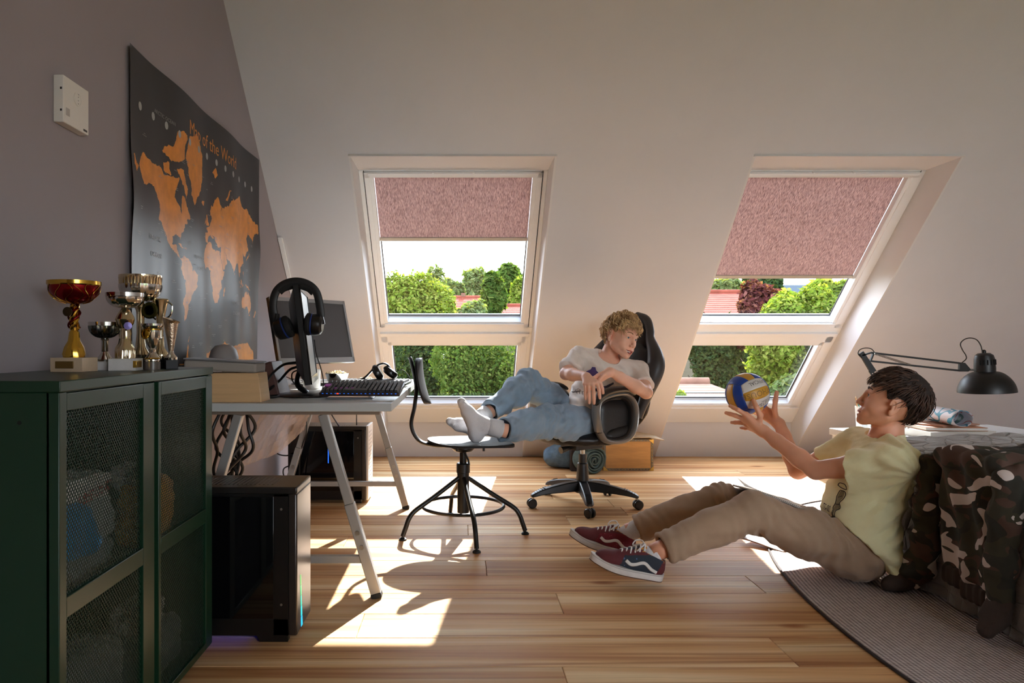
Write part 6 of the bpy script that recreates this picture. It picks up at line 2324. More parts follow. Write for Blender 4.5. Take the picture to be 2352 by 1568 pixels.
# elbow plate
pl_ = MB()
ring_ = [L_(1973, 812), L_(1982, 806), L_(2012, 851), L_(2000, 858)]
pl_._add([p + Vector((0, -.006, 0)) for p in ring_] + [p + Vector((0, .006, 0)) for p in ring_], [(0, 1, 2, 3), (7, 6, 5, 4), (0, 4, 5, 1), (1, 5, 6, 2), (2, 6, 7, 3), (3, 7, 4, 0)])
T.part('elbow_plate', pl_, lampm, bev=.001)
T.part('elbow_link', MB().bar(L_(1980, 816), L_(2003, 809), .012, .008), lampm)
T.part('elbow_strut', MB().bar(L_(2006, 811), L_(1999, 829), .012, .008), lampm)
T.part('upper_arm', MB().bar(L_(2003, 810), L_(2206, 834), .010, .010), lampm)
T.part('upper_arm', MB().bar(L_(2000, 829), L_(2204, 851), .010, .010), lampm)
sp_ = [L_(2006 + (2090 - 2006) * t, 811 + (838 - 811) * t) for t in [i / 200 for i in range(201)]]
n1 = Vector((0, 1, 0)); dsp = (sp_[-1] - sp_[0]).normalized(); n2 = dsp.cross(n1)
T.part('spring', MB().tube([p + (n1 * math.cos(i * .9) + n2 * math.sin(i * .9)) * .006 for i, p in enumerate(sp_)], .0016, 5), screw)
hp_ = MB()
ring_ = [L_(2203, 832), L_(2215, 833), L_(2228, 848), L_(2222, 853), L_(2202, 853)]
hp_._add([p + Vector((0, -.008, 0)) for p in ring_] + [p + Vector((0, .008, 0)) for p in ring_], [(0, 1, 2, 3, 4), (9, 8, 7, 6, 5)] + [(i, i + 5, (i + 1) % 5 + 5, (i + 1) % 5) for i in range(5)])
T.part('head_plate', hp_, lampm, bev=.001)
T.part('head_joint', MB().cyl(L_(2226, 849), L_(2246, 850), .006), screw)
hc = L_(2262, 850)
tl = rot('Y', -3)
T.part('socket_housing', MB().lathe([(.049, -.012), (.050, .01), (.048, .06), (.042, .082), (.028, .093), (.0005, .095)], hc, 36, R=tl), lampm)
sl_ = MB()
for i in range(7):
    a = math.radians(-150 + i * 20)
    cdir = Vector((math.cos(a), math.sin(a), 0))
    p0 = hc + tl @ (cdir * .0492 + Vector((0, 0, .03))); p1 = hc + tl @ (cdir * .0487 + Vector((0, 0, .058)))
    mbx = MB(); mbx.tube([p0, p1], .0035, 8)
    T.part('vent_slot', mbx, M('slot_black', (4, 4, 4), .9))
T.part('cable_gland', MB().lathe([(.010, .09), (.011, .105), (.006, .112)], hc, 16, R=tl), lampm)
sh = []
for i in range(15):
    t = i / 14
    sh.append((.052 + .082 * math.sin(t * PI / 2) ** .95, -.008 - .112 * (1 - math.cos(t * PI / 2)) ** .8))
sh2 = [(r - .002, z) for r, z in sh[::-1]]
T.part('shade', MB().lathe(sh + sh2, hc + Vector((.004, 0, 0)), 48, R=tl, cap=False), lampm)
T.part('bulb', MB().ball(hc + Vector((0, 0, -.06)), .03, 10), M('bulb_white', (230, 228, 222), .3))
T.part('cable', MB().tube(bez([L_(2256, 806), L_(2252, 792), L_(2243, 780), L_(2228, 776), L_(2214, 780), L_(2206, 790), L_(2211, 804), L_(2218, 815), L_(2219, 824), L_(2208, 834)], 7), .0028, 8), cabm)
T.part('elbow_cable', MB().tube(bez([L_(2008, 808), L_(2001, 801), L_(1988, 799), L_(1975, 803), L_(1971, 812), L_(1978, 821)], 7), .0026, 8), cabm)
T.done()

# ------------------------------------------------------------------ people
def V3(*a):
    return np.array(a, float)


def lerp(a, b, t):
    return np.array(a, float) * (1 - t) + np.array(b, float) * t


def frame(f, upv):
    """head/limb frame: x forward, y left, z up"""
    x = Vector(f).normalized()
    y = Vector(upv).cross(x).normalized()
    z = x.cross(y).normalized()
    return Matrix((x, y, z)).transposed()


CRAN = ((-.010, 0, .040), (.098, .076, .090))


def head_sdf(open_=1.0, plump=1.0):
    s = SDF()
    s.ell(CRAN[0], CRAN[1], k=.001)
    s.ell((.028, 0, -.006), (.064, .062, .084), k=.02)
    for q in (-1, 1):
        s.cap((.005, q * .049, -.042), (.062, q * .018, -.084), .018, .014, k=.028)      # jaw
        s.ell((.052, q * .040, -.022), (.027, .023, .026), k=.022)                      # cheek
        s.cap((.083, q * .012, .030), (.070, q * .046, .031), .009, .008, k=.014)        # brow ridge
    s.ell((.070, 0, -.062), (.030, .032, .024), k=.02)                                  # muzzle
    s.ell((.075, 0, -.093), (.016, .018, .013), k=.016)                                 # chin
    s.ell((.090, 0, .010), (.010, .010, .022), k=.012)
    s.cap((.090, 0, .018), (.106, 0, -.022), .0055, .0085, k=.010)                       # nose
    s.ell((.107, 0, -.028), (.0095, .010, .0085), k=.006)
    for q in (-1, 1):
        s.ell((.097, q * .0115, -.031), (.009, .0068, .0068), k=.006)                   # nostril wing
        s.ell((.104, q * .0068, -.0392), (.0030, .0024, .0026), k=.003, mode='s')
        s.ell((.092, q * .031, .010), (.014, .018, .011), k=.012, mode='s')             # socket
        s.ell((.0735, q * .0315, .0105), (.0150, .0150, .0145), k=.004)                 # lids
        s.ell((.0905, q * .0335, .0102), (.012, .0135, .0056), k=.002, mode='s')        # eye opening
    # mouth
    if open_ > 0:
        lr = .72 if open_ < 1 else 1
        s.cap((.088, -.022, -.0575), (.0945 - (.0025 if open_ < 1 else 0), 0, -.0585), .0040 * lr, .0050 * lr, k=.006)
        s.cap((.088, .022, -.0575), (.0945 - (.0025 if open_ < 1 else 0), 0, -.0585), .0040 * lr, .0050 * lr, k=.006)
        zl = -.0765 if open_ > 1 else -.0730
        s.cap((.084, -.019, -.0665), (.0905, 0, zl), .0050 * lr, .0060 * lr, k=.006)
        s.cap((.084, .019, -.0665), (.0905, 0, zl), .0050 * lr, .0060 * lr, k=.006)
        s.ell((.094, 0, -.0672), (.016, .0185, .0056 * open_), k=.003, mode='s')
        for q in (-1, 1):
            s.ell((.086, q * .0185, -.0625), (.013, .0105, .0036 * open_), R=np.array(rot('X', q * 24)), k=.003, mode='s')
            s.ell((.070, q * .034, -.052), (.014, .012, .012), k=.012)
    # ears
    for q in (-1, 1):
        R = np.array(rot('Z', q * 24) @ rot('Y', 10))
        s.ell((-.006, q * .079, .004), (.019, .0058, .030), R=R, k=.006)
        s.ell((-.004, q * .078, -.024), (.010, .006, .011), R=R, k=.006)
        s.ell((-.001, q * .0865, .006), (.0105, .0055, .019), R=R, k=.004, mode='s')
        s.ell((.006, q * .083, -.006), (.006, .008, .008), R=R, k=.004, mode='s')
        s.cap((-.002, q * .080, -.012), (-.001, q * .081, .012), .0035, .0030, k=.003)
    return s


def face_parts(T, Mx, sc, gaze, skin_parent, browm, browthick=.0022, teeth=True, iris=(70, 110, 120)):
    """eyes, brows, lips and teeth, placed by the head matrix"""
    def W(p): return Mx @ (Vector(p) * sc)
    R3 = Mx.to_3x3()
    for q in (-1, 1):
        c = W((.0735, q * .0315, .0105))
        mb = MB(); mb.ball(c, .0128 * sc, 12)
        eye = T.part('eyeball', mb, M('eye_white', (226, 218, 210), .15))
        g = (R3 @ Vector((1, gaze[0], gaze[1]))).normalized()
        rq = Vector((0, 0, 1)).rotation_difference(g).to_matrix()
        mb = MB(); mb.lathe([(.0058 * sc, .01155 * sc), (.0048 * sc, .0126 * sc), (.0005, .0131 * sc)], c, 20, R=rq)
        T.part('iris', mb, M('iris_%d' % iris[0], iris, .1), parent=eye)
        mb = MB(); mb.lathe([(.0026 * sc, .0129 * sc), (.0005, .01335 * sc)], c, 14, R=rq)
        T.part('pupil', mb, M('pupil_black', (6, 6, 6), .05), parent=eye)
        br = bez([W((.0925, q * .013, .0335)), W((.0945, q * .022, .038)), W((.087, q * .037, .040)), W((.074, q * .050, .034))], 5)
        n_ = len(br)
        T.part('eyebrow', MB().tube(br, [browthick * sc * (1.1 - .75 * i / (n_ - 1)) + .0006 for i in range(n_)], 8, flat=(.8, 1.3)), browm)
        ls = bez([W((.0870, q * .021, .0125)), W((.0885, q * .031, .0158)), W((.0830, q * .044, .0125))], 5)
        T.part('eyelashes', MB().tube(ls, .0009 * sc, 6), browm)
    if teeth:
        tt = bez([W((.070, -.022, -.0600)), W((.0820, -.011, -.0632)), W((.0855, 0, -.0640)), W((.0820, .011, -.0632)), W((.070, .022, -.0600))], 5)
        T.part('teeth', MB().tube(tt, .0038 * sc, 10, flat=(.8, 1.0)), M('teeth_white', (236, 230, 218), .25))
        T.part('mouth_inside', MB().ball(W((.070, 0, -.067)), .014 * sc, 8, (1, 1.2, .7)), M('mouth_dark', (92, 30, 28), .6))


def lip_index(Mx, sc):
    inv = np.array(Mx.inverted())

    def f(c):
        p = c @ inv[:3, :3].T + inv[:3, 3]
        p = p / sc
        u = p[:, 1] / .0275
        zc = -.0672 + .008 * u * u
        d = (u ** 2) * .9 + ((p[:, 2] - zc) / (.0118 * np.sqrt(np.clip(1.08 - u * u, .02, 1)))) ** 2
        return (d < 1.0) & (p[:, 0] > .079)
    return f


def person_body(T, S, h, fine, skin, lips=None):
    """coarse mesh plus fine meshes of the same shape for head and hands, joined in one surface"""
    def outside(c):
        ok = np.ones(len(c), bool)
        for lo, hi, hh in fine:
            ok &= ~np.all((c > np.array(lo) + hh * 2.0) & (c < np.array(hi) - hh * 2.0), axis=1)
        return ok
    lst = [S.mesh(h, keep=outside)]
    for lo, hi, hh in fine:
        lst.append(S.mesh(hh, lo=lo, hi=hi))
    v, f = merge_np(lst)
    mi = np.zeros(len(f), int)
    if lips is not None:
        mi[lips[0](v[f].mean(axis=1))] = 1
        o = np_obj('body', v, f, [skin, lips[1]], midx=mi)
    else:
        o = np_obj('body', v, f, skin)
    T.add(o)
    return o


class Printer:
    """lays flat shapes on a cloth surface by casting along d from the plane through o"""

    def __init__(s, tv, tf, o, u, v, d):
        from mathutils.bvhtree import BVHTree
        s.b = BVHTree.FromPolygons([tuple(p) for p in tv], [tuple(int(i) for i in f) for f in tf])
        s.o, s.u, s.v, s.d = o, u, v, d.normalized()

    def pt(s, x, y, lift=.0012):
        p = s.o + s.u * x + s.v * y
        h = s.b.ray_cast(p, s.d)
        q = h[0] if h[0] is not None else p + s.d * .3
        return q - s.d * lift

    def lay(s, T, par, name, vs, fs, mat, cuts=2):
        bm = bmesh.new()
        bv = [bm.verts.new((x, y, 0)) for x, y in vs]
        for f in fs:
            try:
                bm.faces.new([bv[i] for i in f])
            except ValueError:
                pass
        bmesh.ops.triangulate(bm, faces=bm.faces)
        if cuts:
            bmesh.ops.subdivide_edges(bm, edges=bm.edges, cuts=cuts, use_grid_fill=True)
        bm.verts.index_update()
        mb = MB()
        mb._add([s.pt(v.co.x, v.co.y) for v in bm.verts], [tuple(v.index for v in f.verts) for f in bm.faces])
        bm.free()
        return T.part(name, mb, mat, parent=par, smooth=None)

    def poly(s, T, par, name, pts, mat):
        s.lay(T, par, name, pts, [tuple(range(len(pts)))], mat, 5)

    def text(s, T, par, name, body, size, cx, cy, mat, wide=1.0):
        vs, fs = text_mesh(body, size, lambda x, y: (x * wide + cx, y + cy))
        s.lay(T, par, name, vs, fs, mat, 1)

    def line(s, T, par, name, pts, r, mat):
        pp_ = bez([(x, y, 0) for x, y in pts], 5)
        T.part(name, MB().tube([s.pt(p.x, p.y, .0006) for p in pp_], r, 5), mat, parent=par)


def zline(phi):
    xs = [0, 35, 60, 70, 78, 86, 104, 116, 130, 150, 180]
    ys = [.092, .086, .062, .022, .026, .040, .034, .004, -.030, -.048, -.055]
    return np.interp(abs(phi), xs, ys)


def scalp(phi, t, off):
    """point above the scalp: phi azimuth (deg, 0 = front), t 0 hairline .. 1 crown, off = distance"""
    c, r = CRAN
    z0 = zline(phi)
    s0 = max(-.98, min(.98, (z0 - c[2]) / r[2]))
    e0 = math.asin(s0)
    e = e0 + (PI / 2 - e0) * t
    a = math.radians(phi)
    n_ = Vector((math.cos(e) * math.cos(a), math.cos(e) * math.sin(a), math.sin(e)))
    p = Vector((c[0] + n_.x * r[0], c[1] + n_.y * r[1], c[2] + n_.z * r[2]))
    # neck side: keep hair hugging the skull at the nape
    return p + n_ * off


def hair_cap(T, Mx, sc, mat, thick, seed, name='hair_base'):
    def f(u, v):
        phi = -180 + 360 * u
        t = v
        o = thick(phi, t)
        p = scalp(phi, t, 0)
        nz = noise.noise(Vector((p.x * 60, p.y * 60, p.z * 60 + seed))) * .0035 * min(1, t * 5 + .2)
        p = scalp(phi, t, o + nz)
        return Mx @ (p * sc)
    mb = MB(); mb.grid(f, 120, 34)
    return T.part(name, mb, mat, smooth=180)


def locks(mb, Mx, sc, rng, n, region, length, flow, curl, lift, r0, steps=9, seg=5):
    """tapered locks that follow a flow over the scalp"""
    c, r = CRAN
    for _ in range(n):
        phi, t = region(rng)
        p = scalp(phi, t, .002)
        L = length * rng.uniform(.7, 1.2)
        ph = rng.uniform(0, 6.28); cr = curl[0] * rng.uniform(.6, 1.3); tw = curl[1] * rng.choice((-1, 1)) * rng.uniform(.8, 1.2)
        lf = lift(phi, t) * rng.uniform(.6, 1.3)
        pts = []
        q = p.copy()
        prev = None
        for i in range(steps + 1):
            s_ = i / steps
            nrm = Vector(((q.x - c[0]) / r[0] ** 2, (q.y - c[1]) / r[1] ** 2, (q.z - c[2]) / r[2] ** 2)).normalized()
            fl = flow(q, phi, t, s_)
            fl = (fl - nrm * fl.dot(nrm))
            if fl.length < 1e-4:
                fl = nrm.orthogonal()
            fl.normalize()
            if prev is not None:
                fl = (fl + prev * .8).normalized()
            prev = fl
            sd = nrm.cross(fl)
            off = lf * math.sin(min(1, s_ * 1.6) * PI / 2)
            w_ = cr * min(1, s_ * 3)
            pts.append(Mx @ ((q + nrm * (off + w_ * .8 * math.cos(ph + tw * s_)) + sd * w_ * math.sin(ph + tw * s_)) * sc))
            q = q + fl * (L / steps)
            # pull back to the skull
            k_ = math.sqrt(((q.x - c[0]) / r[0]) ** 2 + ((q.y - c[1]) / r[1]) ** 2 + ((q.z - c[2]) / r[2]) ** 2)
            if k_ > 1e-3 and s_ < .7:
                q = Vector(c) + (q - Vector(c)) / k_
        rr = r0 * rng.uniform(.7, 1.25) * sc
        mb.tube(pts, [rr * (.55 + .45 * math.sin(PI * min(1, i / steps * 1.35 + .12))) * (1 - .65 * (i / steps) ** 3) for i in range(steps + 1)], seg, cap=True)


def hairmat(name, c1, c2, rough=.5):
    m = M(name, c1, rough, var=(30, .2), col2=c2, stretch=(1, 1, 1), bump=(400, .4))
    return m


def finger(S, pts, r, k=.006):
    S.chain(pts, [r * 1.08, r, r * .95, r * .82][:len(pts)], k=k)


# ================= boy on the gaming chair ======================
skin1 = M('skin_light', (232, 178, 150), .5, sss=.12, var=(9, .05))
lipm1 = M('lips_light', (196, 112, 100), .45)
T = Thing('person', 'boy with curly blond hair in a pale tee and jeans lounging in the gaming chair', 'person')
B = SDF()
SR, ER, WR = P(1330, 818, 4.06), P(1300, 858, 3.93), P(1346, 864, 3.73)
SL, EL, WL = P(1466, 854, 4.07), P(1484, 901, 3.88), P(1402, 853, 3.75)
NB = V3(.862, 4.10, .842)
f1 = frame((.56, -.80, -.17), (.26, -.02, 1))
H1 = Matrix.Translation((.934, 4.035, .985)) @ f1.to_4x4()
S1 = 1.03
B.cap(NB, V3(.905, 4.075, .950), .052, .048, k=.02)
B.cap(V3(.872, 4.10, .80), NB, .07, .05, k=.03)
B.cap(SR, SL, .046, .046, k=.03)
B.ell((.85, 4.09, .74), (.14, .085, .14), k=.03)
B.ell((.77, 4.06, .57), (.13, .09, .13), k=.03)
B.chain([SR, lerp(SR, ER, .6), ER], [.047, .040, .034], k=.02)
B.chain([ER, lerp(ER, WR, .35), WR], [.034, .035, .024], k=.015)
B.chain([SL, lerp(SL, EL, .6), EL], [.047, .041, .035], k=.02)
B.chain([EL, lerp(EL, WL, .3), lerp(EL, WL, .75), WL], [.034, .037, .028, .024], k=.015)
B.extend(head_sdf(1.25).xf(H1, S1))
# right hand, hanging from the wrist
kn = [P(1371, 877, 3.665), P(1361.5, 881, 3.660), P(1352, 882, 3.665), P(1343.5, 881, 3.675)]
md = [P(1375.5, 895, 3.645), P(1364, 902, 3.640), P(1353, 903, 3.645), P(1344, 898, 3.660)]
tp = [P(1378, 914, 3.655), P(1364.5, 926, 3.650), P(1353.5, 925, 3.655), P(1345, 916, 3.665)]
for a, b, c, r in zip(kn, md, tp, (.0092, .0095, .009, .0080)):
    B.cap(lerp(WR, a, .15), a, .019, .0125, k=.012)
    finger(B, [a, b, lerp(b, c, .55), c], r, k=.003)
finger(B, [lerp(WR, kn[0], .35), P(1379, 880, 3.67), P(1383, 892, 3.665), P(1385, 902, 3.665)], .0100, k=.004)
# left hand, folded behind it
kn = [P(1374, 862, 3.73), P(1371, 868, 3.735), P(1370, 874, 3.745), P(1371, 879, 3.755)]
md = [P(1356, 872, 3.735), P(1354, 879, 3.745), P(1355, 886, 3.755), P(1358, 890, 3.765)]
tp = [P(1344, 885, 3.75), P(1343, 892, 3.76), P(1345, 898, 3.77), P(1350, 901, 3.775)]
for a, b, c, r in zip(kn, md, tp, (.0092, .0095, .009, .0080)):
    B.cap(lerp(WL, a, .1), a, .020, .0125, k=.012)
    finger(B, [a, b, lerp(b, c, .6), c], r, k=.003)
finger(B, [lerp(WL, kn[0], .3), P(1384, 862, 3.715), P(1376, 872, 3.71), P(1370, 880, 3.715)], .0098, k=.004)
hc_ = H1.to_translation()
hands_c = V3(.72, 3.70, .745)
person_body(T, B, .006, [(V3(*hc_) - V3(.16, .155, .165), V3(*hc_) + V3(.15, .16, .16), .0021),
                         (hands_c - V3(.10, .075, .13), hands_c + V3(.125, .085, .09), .0026)], skin1, (lip_index(H1, S1), lipm1))
brow1 = M('brow_blond', (128, 88, 52), .7)
face_parts(T, H1, S1, (-.18, -.08), None, brow1, .0019)
# hair
hm1 = hairmat('hair_blond', (142, 102, 60), (240, 206, 150))
hm1s = M('hair_blond_short', (158, 122, 82), .7, var=(60, .15), bump=(300, .6))
hair = hair_cap(T, H1, S1, hm1s, lambda phi, t: .0035 + .017 * min(1, max(0, t - .12) * 3) * (1 if abs(phi) < 120 else .7), 3, 'short_hair')
mb = MB()
rg = random.Random(12)
WH = Vector((-.062, .012, .125))
tow = lambda q, phi, t, s_: (q - WH).normalized() + Vector((.35, 0, -.15 - .3 * s_))
locks(mb, H1, S1, rg, 640, lambda r: (r.uniform(-180, 180), r.uniform(.28, .99)), .072, tow, (.0085, 8.5), lambda phi, t: .017 + .006 * t, .0038, 12, 4)
locks(mb, H1, S1, rg, 90, lambda r: (r.uniform(-62, 62), r.uniform(.02, .35)), .050, tow, (.0090, 8), lambda phi, t: .019, .0046, 12)
locks(mb, H1, S1, rg, 60, lambda r: (r.choice((-1, 1)) * r.uniform(116, 178), r.uniform(.30, .6)), .035, lambda q, phi, t, s_: Vector((.3, .4 * math.sin(math.radians(phi)), -1)), (.004, 5), lambda phi, t: .010, .0032, 9)
T.part('curls', mb, hm1, smooth=180, kind='stuff')

# tee
tee1 = M('tee_off_white', (232, 220, 208), .9, sheen=.2, bump=(260, .2), var=(3, .04))
w_ = (Vector(SL) - Vector(SR)).normalized()
u_ = Vector((.20, .06, .97)); u_ = (u_ - w_ * u_.dot(w_)).normalized()
d_ = u_.cross(w_)
RT1 = np.array(Matrix((w_, d_, u_)).transposed())
S = SDF()
HR, HL = lerp(SR, ER, .80), lerp(SL, EL, .70)
S.cap(SR, lerp(SR, ER, .86), .056, .062, k=.025)
S.cap(SL, lerp(SL, EL, .80), .056, .062, k=.025)
S.planer(HR, Vector(ER) - Vector(SR), .15, k=.003)
S.planer(HL, Vector(EL) - Vector(SL), .15, k=.003)
S.ell((.863, 4.085, .755), (.178, .118, .125), R=RT1, k=.03)
S.ell((.805, 4.07, .645), (.158, .125, .13), R=RT1, k=.05)
S.ell((.765, 4.035, .555), (.165, .135, .085), R=RT1, k=.05)
S.cap(SR, SL, .052, .052, k=.05)
S.cap(lerp(SR, NB, .4), NB, .050, .052, k=.04)
S.cap(lerp(SL, NB, .4), NB, .050, .052, k=.04)
S.cap(V3(.80, 3.965, .60), V3(.828, 3.915, .495), .050, .034, k=.04)
S.cap(V3(.70, 3.955, .60), V3(.655, 3.93, .575), .050, .040, k=.04)
S.cap(V3(.90, 4.05, .60), V3(.90, 4.03, .52), .05, .045, k=.04)
S.ell((.868, 4.045, .880), (.066, .066, .052), R=RT1, k=.006, mode='s')


def wr1(p, n):
    q = p @ RT1
    a = vnoise(np.stack([q[:, 0] * 9, q[:, 1] * 9, q[:, 2] * 24], -1), 5) * .009
    b = vnoise(np.stack([(q[:, 0] + q[:, 2]) * 30, q[:, 1] * 12, (q[:, 2] - q[:, 0] * .6) * 13], -1), 8) * .0075
    low = np.clip((.66 - p[:, 2]) / .12, 0, 1)
    c = np.sin(q[:, 2] * 120 + 5 * vnoise(p * 9, 2) + q[:, 0] * 25) * .0055 * low
    return a + b + c + .0012 * vnoise(p * 70, 3)


tv, tf = S.mesh(.0055, disp=wr1)
shirt = T.add(np_obj('t_shirt', tv, tf, tee1))
PO = Vector((.80, 3.5, .725))
pr = Printer(tv, tf, PO, w_, u_, d_)
FO = lambda l, dx, dy: [(x + dx, y + dy) for x, y in l]
pr.poly(T, shirt, 'print_figure', FO([(-.052, -.01), (-.040, .035), (-.022, .050), (-.018, .066), (-.002, .068), (.006, .052), (.022, .040), (.016, .020), (.004, .010), (-.012, -.018), (-.03, -.02)], -.030, .045), M('print_violet', (96, 80, 140), .8))
pr.poly(T, shirt, 'print_board', FO([(-.02, -.052), (.01, -.030), (.05, -.010), (.086, .020), (.092, .012), (.06, -.022), (.02, -.048), (-.012, -.062)], .0, .035), M('print_dark', (60, 56, 68), .8))
pr.poly(T, shirt, 'print_leg', FO([(.012, -.028), (.03, -.05), (.042, -.075), (.056, -.075), (.062, -.04), (.05, -.012)], .0, .03), MATS['print_violet'])
pr.text(T, shirt, 'print_lettering', 'SKATE', .030, -.100, -.050, M('print_grey', (118, 108, 104), .8))

# jeans
jean = M('pale_denim', (132, 154, 172), .88, var=(7, .12), bump=(500, .35), sheen=.15)
J = SDF()
RHn, RKn, RAn = V3(.765, 3.985, .500), V3(.44, 3.725, .532), V3(.205, 3.46, .522)
RHf, RKf, RAf = V3(.66, 4.12, .52), V3(.39, 3.95, .735), V3(.150, 3.665, .588)
J.ell((.755, 4.04, .500), (.165, .155, .085), R=RT1, k=.02)
J.chain([RHn, lerp(RHn, RKn, .5), RKn], [.098, .094, .080], k=.04)
J.chain([RKn, lerp(RKn, RAn, .4), RAn], [.080, .078, .060], k=.03)
J.chain([RHf, lerp(RHf, RKf, .5), RKf], [.094, .086, .070], k=.03)
J.chain([RKf, lerp(RKf, RAf, .35), RAf], [.070, .074, .056], k=.03)
J.planer(lerp(RKn, RAn, .96), RAn - RKn, .10, k=.003)
J.planer(lerp(RKf, RAf, .96), RAf - RKf, .10, k=.003)
for K_, A_2 in ((RKn, RAn), (RKf, RAf)):
    d0 = (A_2 - K_) / np.linalg.norm(A_2 - K_)
    e0 = lerp(K_, A_2, .96)
    J.cap(e0 - d0 * .035, e0 + d0 * .03, .047, .048, k=.004, mode='s')


def wrj(p, n):
    a = vnoise(np.stack([p[:, 0] * 15, p[:, 1] * 15, p[:, 2] * 34], -1), 21) * .010
    b = vnoise(np.stack([(p[:, 0] - p[:, 2]) * 34, p[:, 1] * 12, (p[:, 2] + p[:, 0]) * 12], -1), 22) * .010
    kn_ = np.exp(-((p - RKn) ** 2).sum(1) / .012) + np.exp(-((p - RKf) ** 2).sum(1) / .012)
    c = np.sin((p[:, 0] + p[:, 1]) * 110 + 4 * vnoise(p * 12, 9)) * .007 * kn_
    return a + b + c


T.add(sdf_obj('jeans', J, .0062, jean, disp=wrj))
# socks
sock = M('white_sock', (214, 212, 214), .95, bump=(220, .4), sheen=.2)
rib = M('white_sock_rib', (206, 206, 208), .95, bump=(60, 1.0), stretch=(1, 1, .1))
for nm, pts in (('sock', ([(.19, 3.455, .527), (.120, 3.445, .545)], (.078, 3.440, .498), (.040, 3.432, .610), (.006, 3.427, .664))),
                ('sock', ([(.13, 3.65, .578), (.085, 3.615, .553)], (.075, 3.600, .503), (-.005, 3.57, .535), (-.052, 3.552, .553)))):
    sh, he, ba, to = pts
    S = SDF()
    S.chain([sh[0], sh[1]], [.041, .037], k=.01)
    S.cap(sh[1], he, .036, .033, k=.02)
    S.cap(he, ba, .031, .030, k=.025)
    S.cap(sh[1], ba, .033, .030, k=.025)
    S.cap(ba, to, .031, .021, k=.012)
    tv_ = Vector(to) - Vector(ba); sd_ = Vector((.3, -.95, .1)).normalized() if he[1] < 3.5 else Vector((.2, -.95, -.2)).normalized()
    for i, e in enumerate((-1, -.45, .05, .5, .9)):
        p_ = Vector(to) + sd_ * e * .022 - tv_.normalized() * (.010 * abs(e + .5))
        S.cap(Vector(ba) + sd_ * e * .016, p_, .014, .0115 if i else .014, k=.006)
    o = sdf_obj(nm, S, .0032, sock, disp=lambda p, n: .0015 * vnoise(p * 45, 4))
    T.add(o)
    a, b = Vector(sh[0]), Vector(sh[1])
    dd = (a - b).normalized()
    mb = MB(); mb.tube([b + dd * .01, b + dd * .045, a + dd * .015], [.0395, .0425, .0445], 28, cap=False)
    T.part('sock_cuff', mb, rib, parent=o, solid=.004)
    mb = MB(); mb.tube([a + dd * -.02, a + dd * .045], [.034, .036], 20)
    T.part('shin', mb, skin1, smooth=180)
T.done()

# ================= boy on the rug ======================
skin2 = M('skin_tan', (228, 164, 130), .5, sss=.12, var=(9, .05))
lipm2 = M('lips_tan', (176, 96, 84), .45)
T = Thing('person', 'dark haired boy in a yellow tee and brown trousers sitting against the bed', 'person')
B = SDF()
SL, EL, WL = V3(1.668, 2.640, .500), V3(1.470, 2.865, .428), V3(*P(1757, 992, 3.075))
SR, ER, WR = V3(1.705, 2.965, .522), V3(1.525, 3.130, .378), V3(*P(1791, 975, 3.265))
NB = V3(1.722, 2.800, .570)
f2 = frame((-.83, .50, .34), (.34, -.20, 1))
H2 = Matrix.Translation((1.716, 2.752, .706)) @ f2.to_4x4()
S2 = 1.04
B.cap(NB, V3(1.738, 2.790, .668), .056, .052, k=.02)
B.cap(V3(1.71, 2.80, .52), NB, .075, .056, k=.03)
B.cap(SR, SL, .050, .050, k=.03)
B.ell((1.66, 2.80, .38), (.09, .14, .15), k=.03)
B.ell((1.60, 2.82, .18), (.10, .13, .12), k=.03)
B.chain([SL, lerp(SL, EL, .5), EL], [.050, .046, .036], k=.02)
B.chain([EL, lerp(EL, WL, .3), lerp(EL, WL, .75), WL], [.036, .039, .030, .026], k=.015)
B.chain([SR, lerp(SR, ER, .5), ER], [.050, .046, .036], k=.02)
B.chain([ER, lerp(ER, WR, .3), lerp(ER, WR, .75), WR], [.036, .038, .029, .026], k=.015)
B.extend(head_sdf(.62).xf(H2, S2))
kn = [P(1713, 952, 3.105), P(1708, 962, 3.125), P(1715, 973, 3.145), P(1724, 982, 3.155)]
md = [P(1695, 941, 3.105), P(1689, 954, 3.145), P(1698, 970, 3.175), P(1712, 983, 3.185)]
tp = [P(1677, 932, 3.135), P(1668, 948, 3.175), P(1680, 970, 3.205), P(1701, 982, 3.215)]
for a, b, c, r in zip(kn, md, tp, (.0098, .0102, .0096, .0084)):
    B.cap(lerp(WL, a, .12), a, .021, .0145, k=.014)
    finger(B, [a, b, lerp(b, c, .55), c], r, k=.004)
finger(B, [lerp(WL, kn[0], .30), P(1746, 953, 3.075), P(1738, 936, 3.080), P(1731, 920, 3.098)], .0118, k=.006)
kn = [P(1770, 945, 3.305), P(1764, 948, 3.325), P(1760, 953, 3.34), P(1757, 958, 3.35)]
md = [P(1752, 930, 3.32), P(1745, 936, 3.335), P(1742, 943, 3.345), P(1742, 952, 3.345)]
tp = [P(1735, 920, 3.325), P(1727, 927, 3.33), P(1726, 936, 3.33), P(1729, 946, 3.33)]
for a, b, c, r in zip(kn, md, tp, (.0098, .0102, .0096, .0084)):
    B.cap(lerp(WR, a, .12), a, .021, .0145, k=.014)
    finger(B, [a, b, lerp(b, c, .55), c], r, k=.004)
finger(B, [lerp(WR, kn[0], .35), P(1779, 940, 3.25), P(1781, 919, 3.245), P(1784, 901, 3.25)], .0118, k=.006)
hc_ = H2.to_translation()
h1c = V3(1.335, 3.12, .60)
h2c = V3(1.46, 3.29, .63)
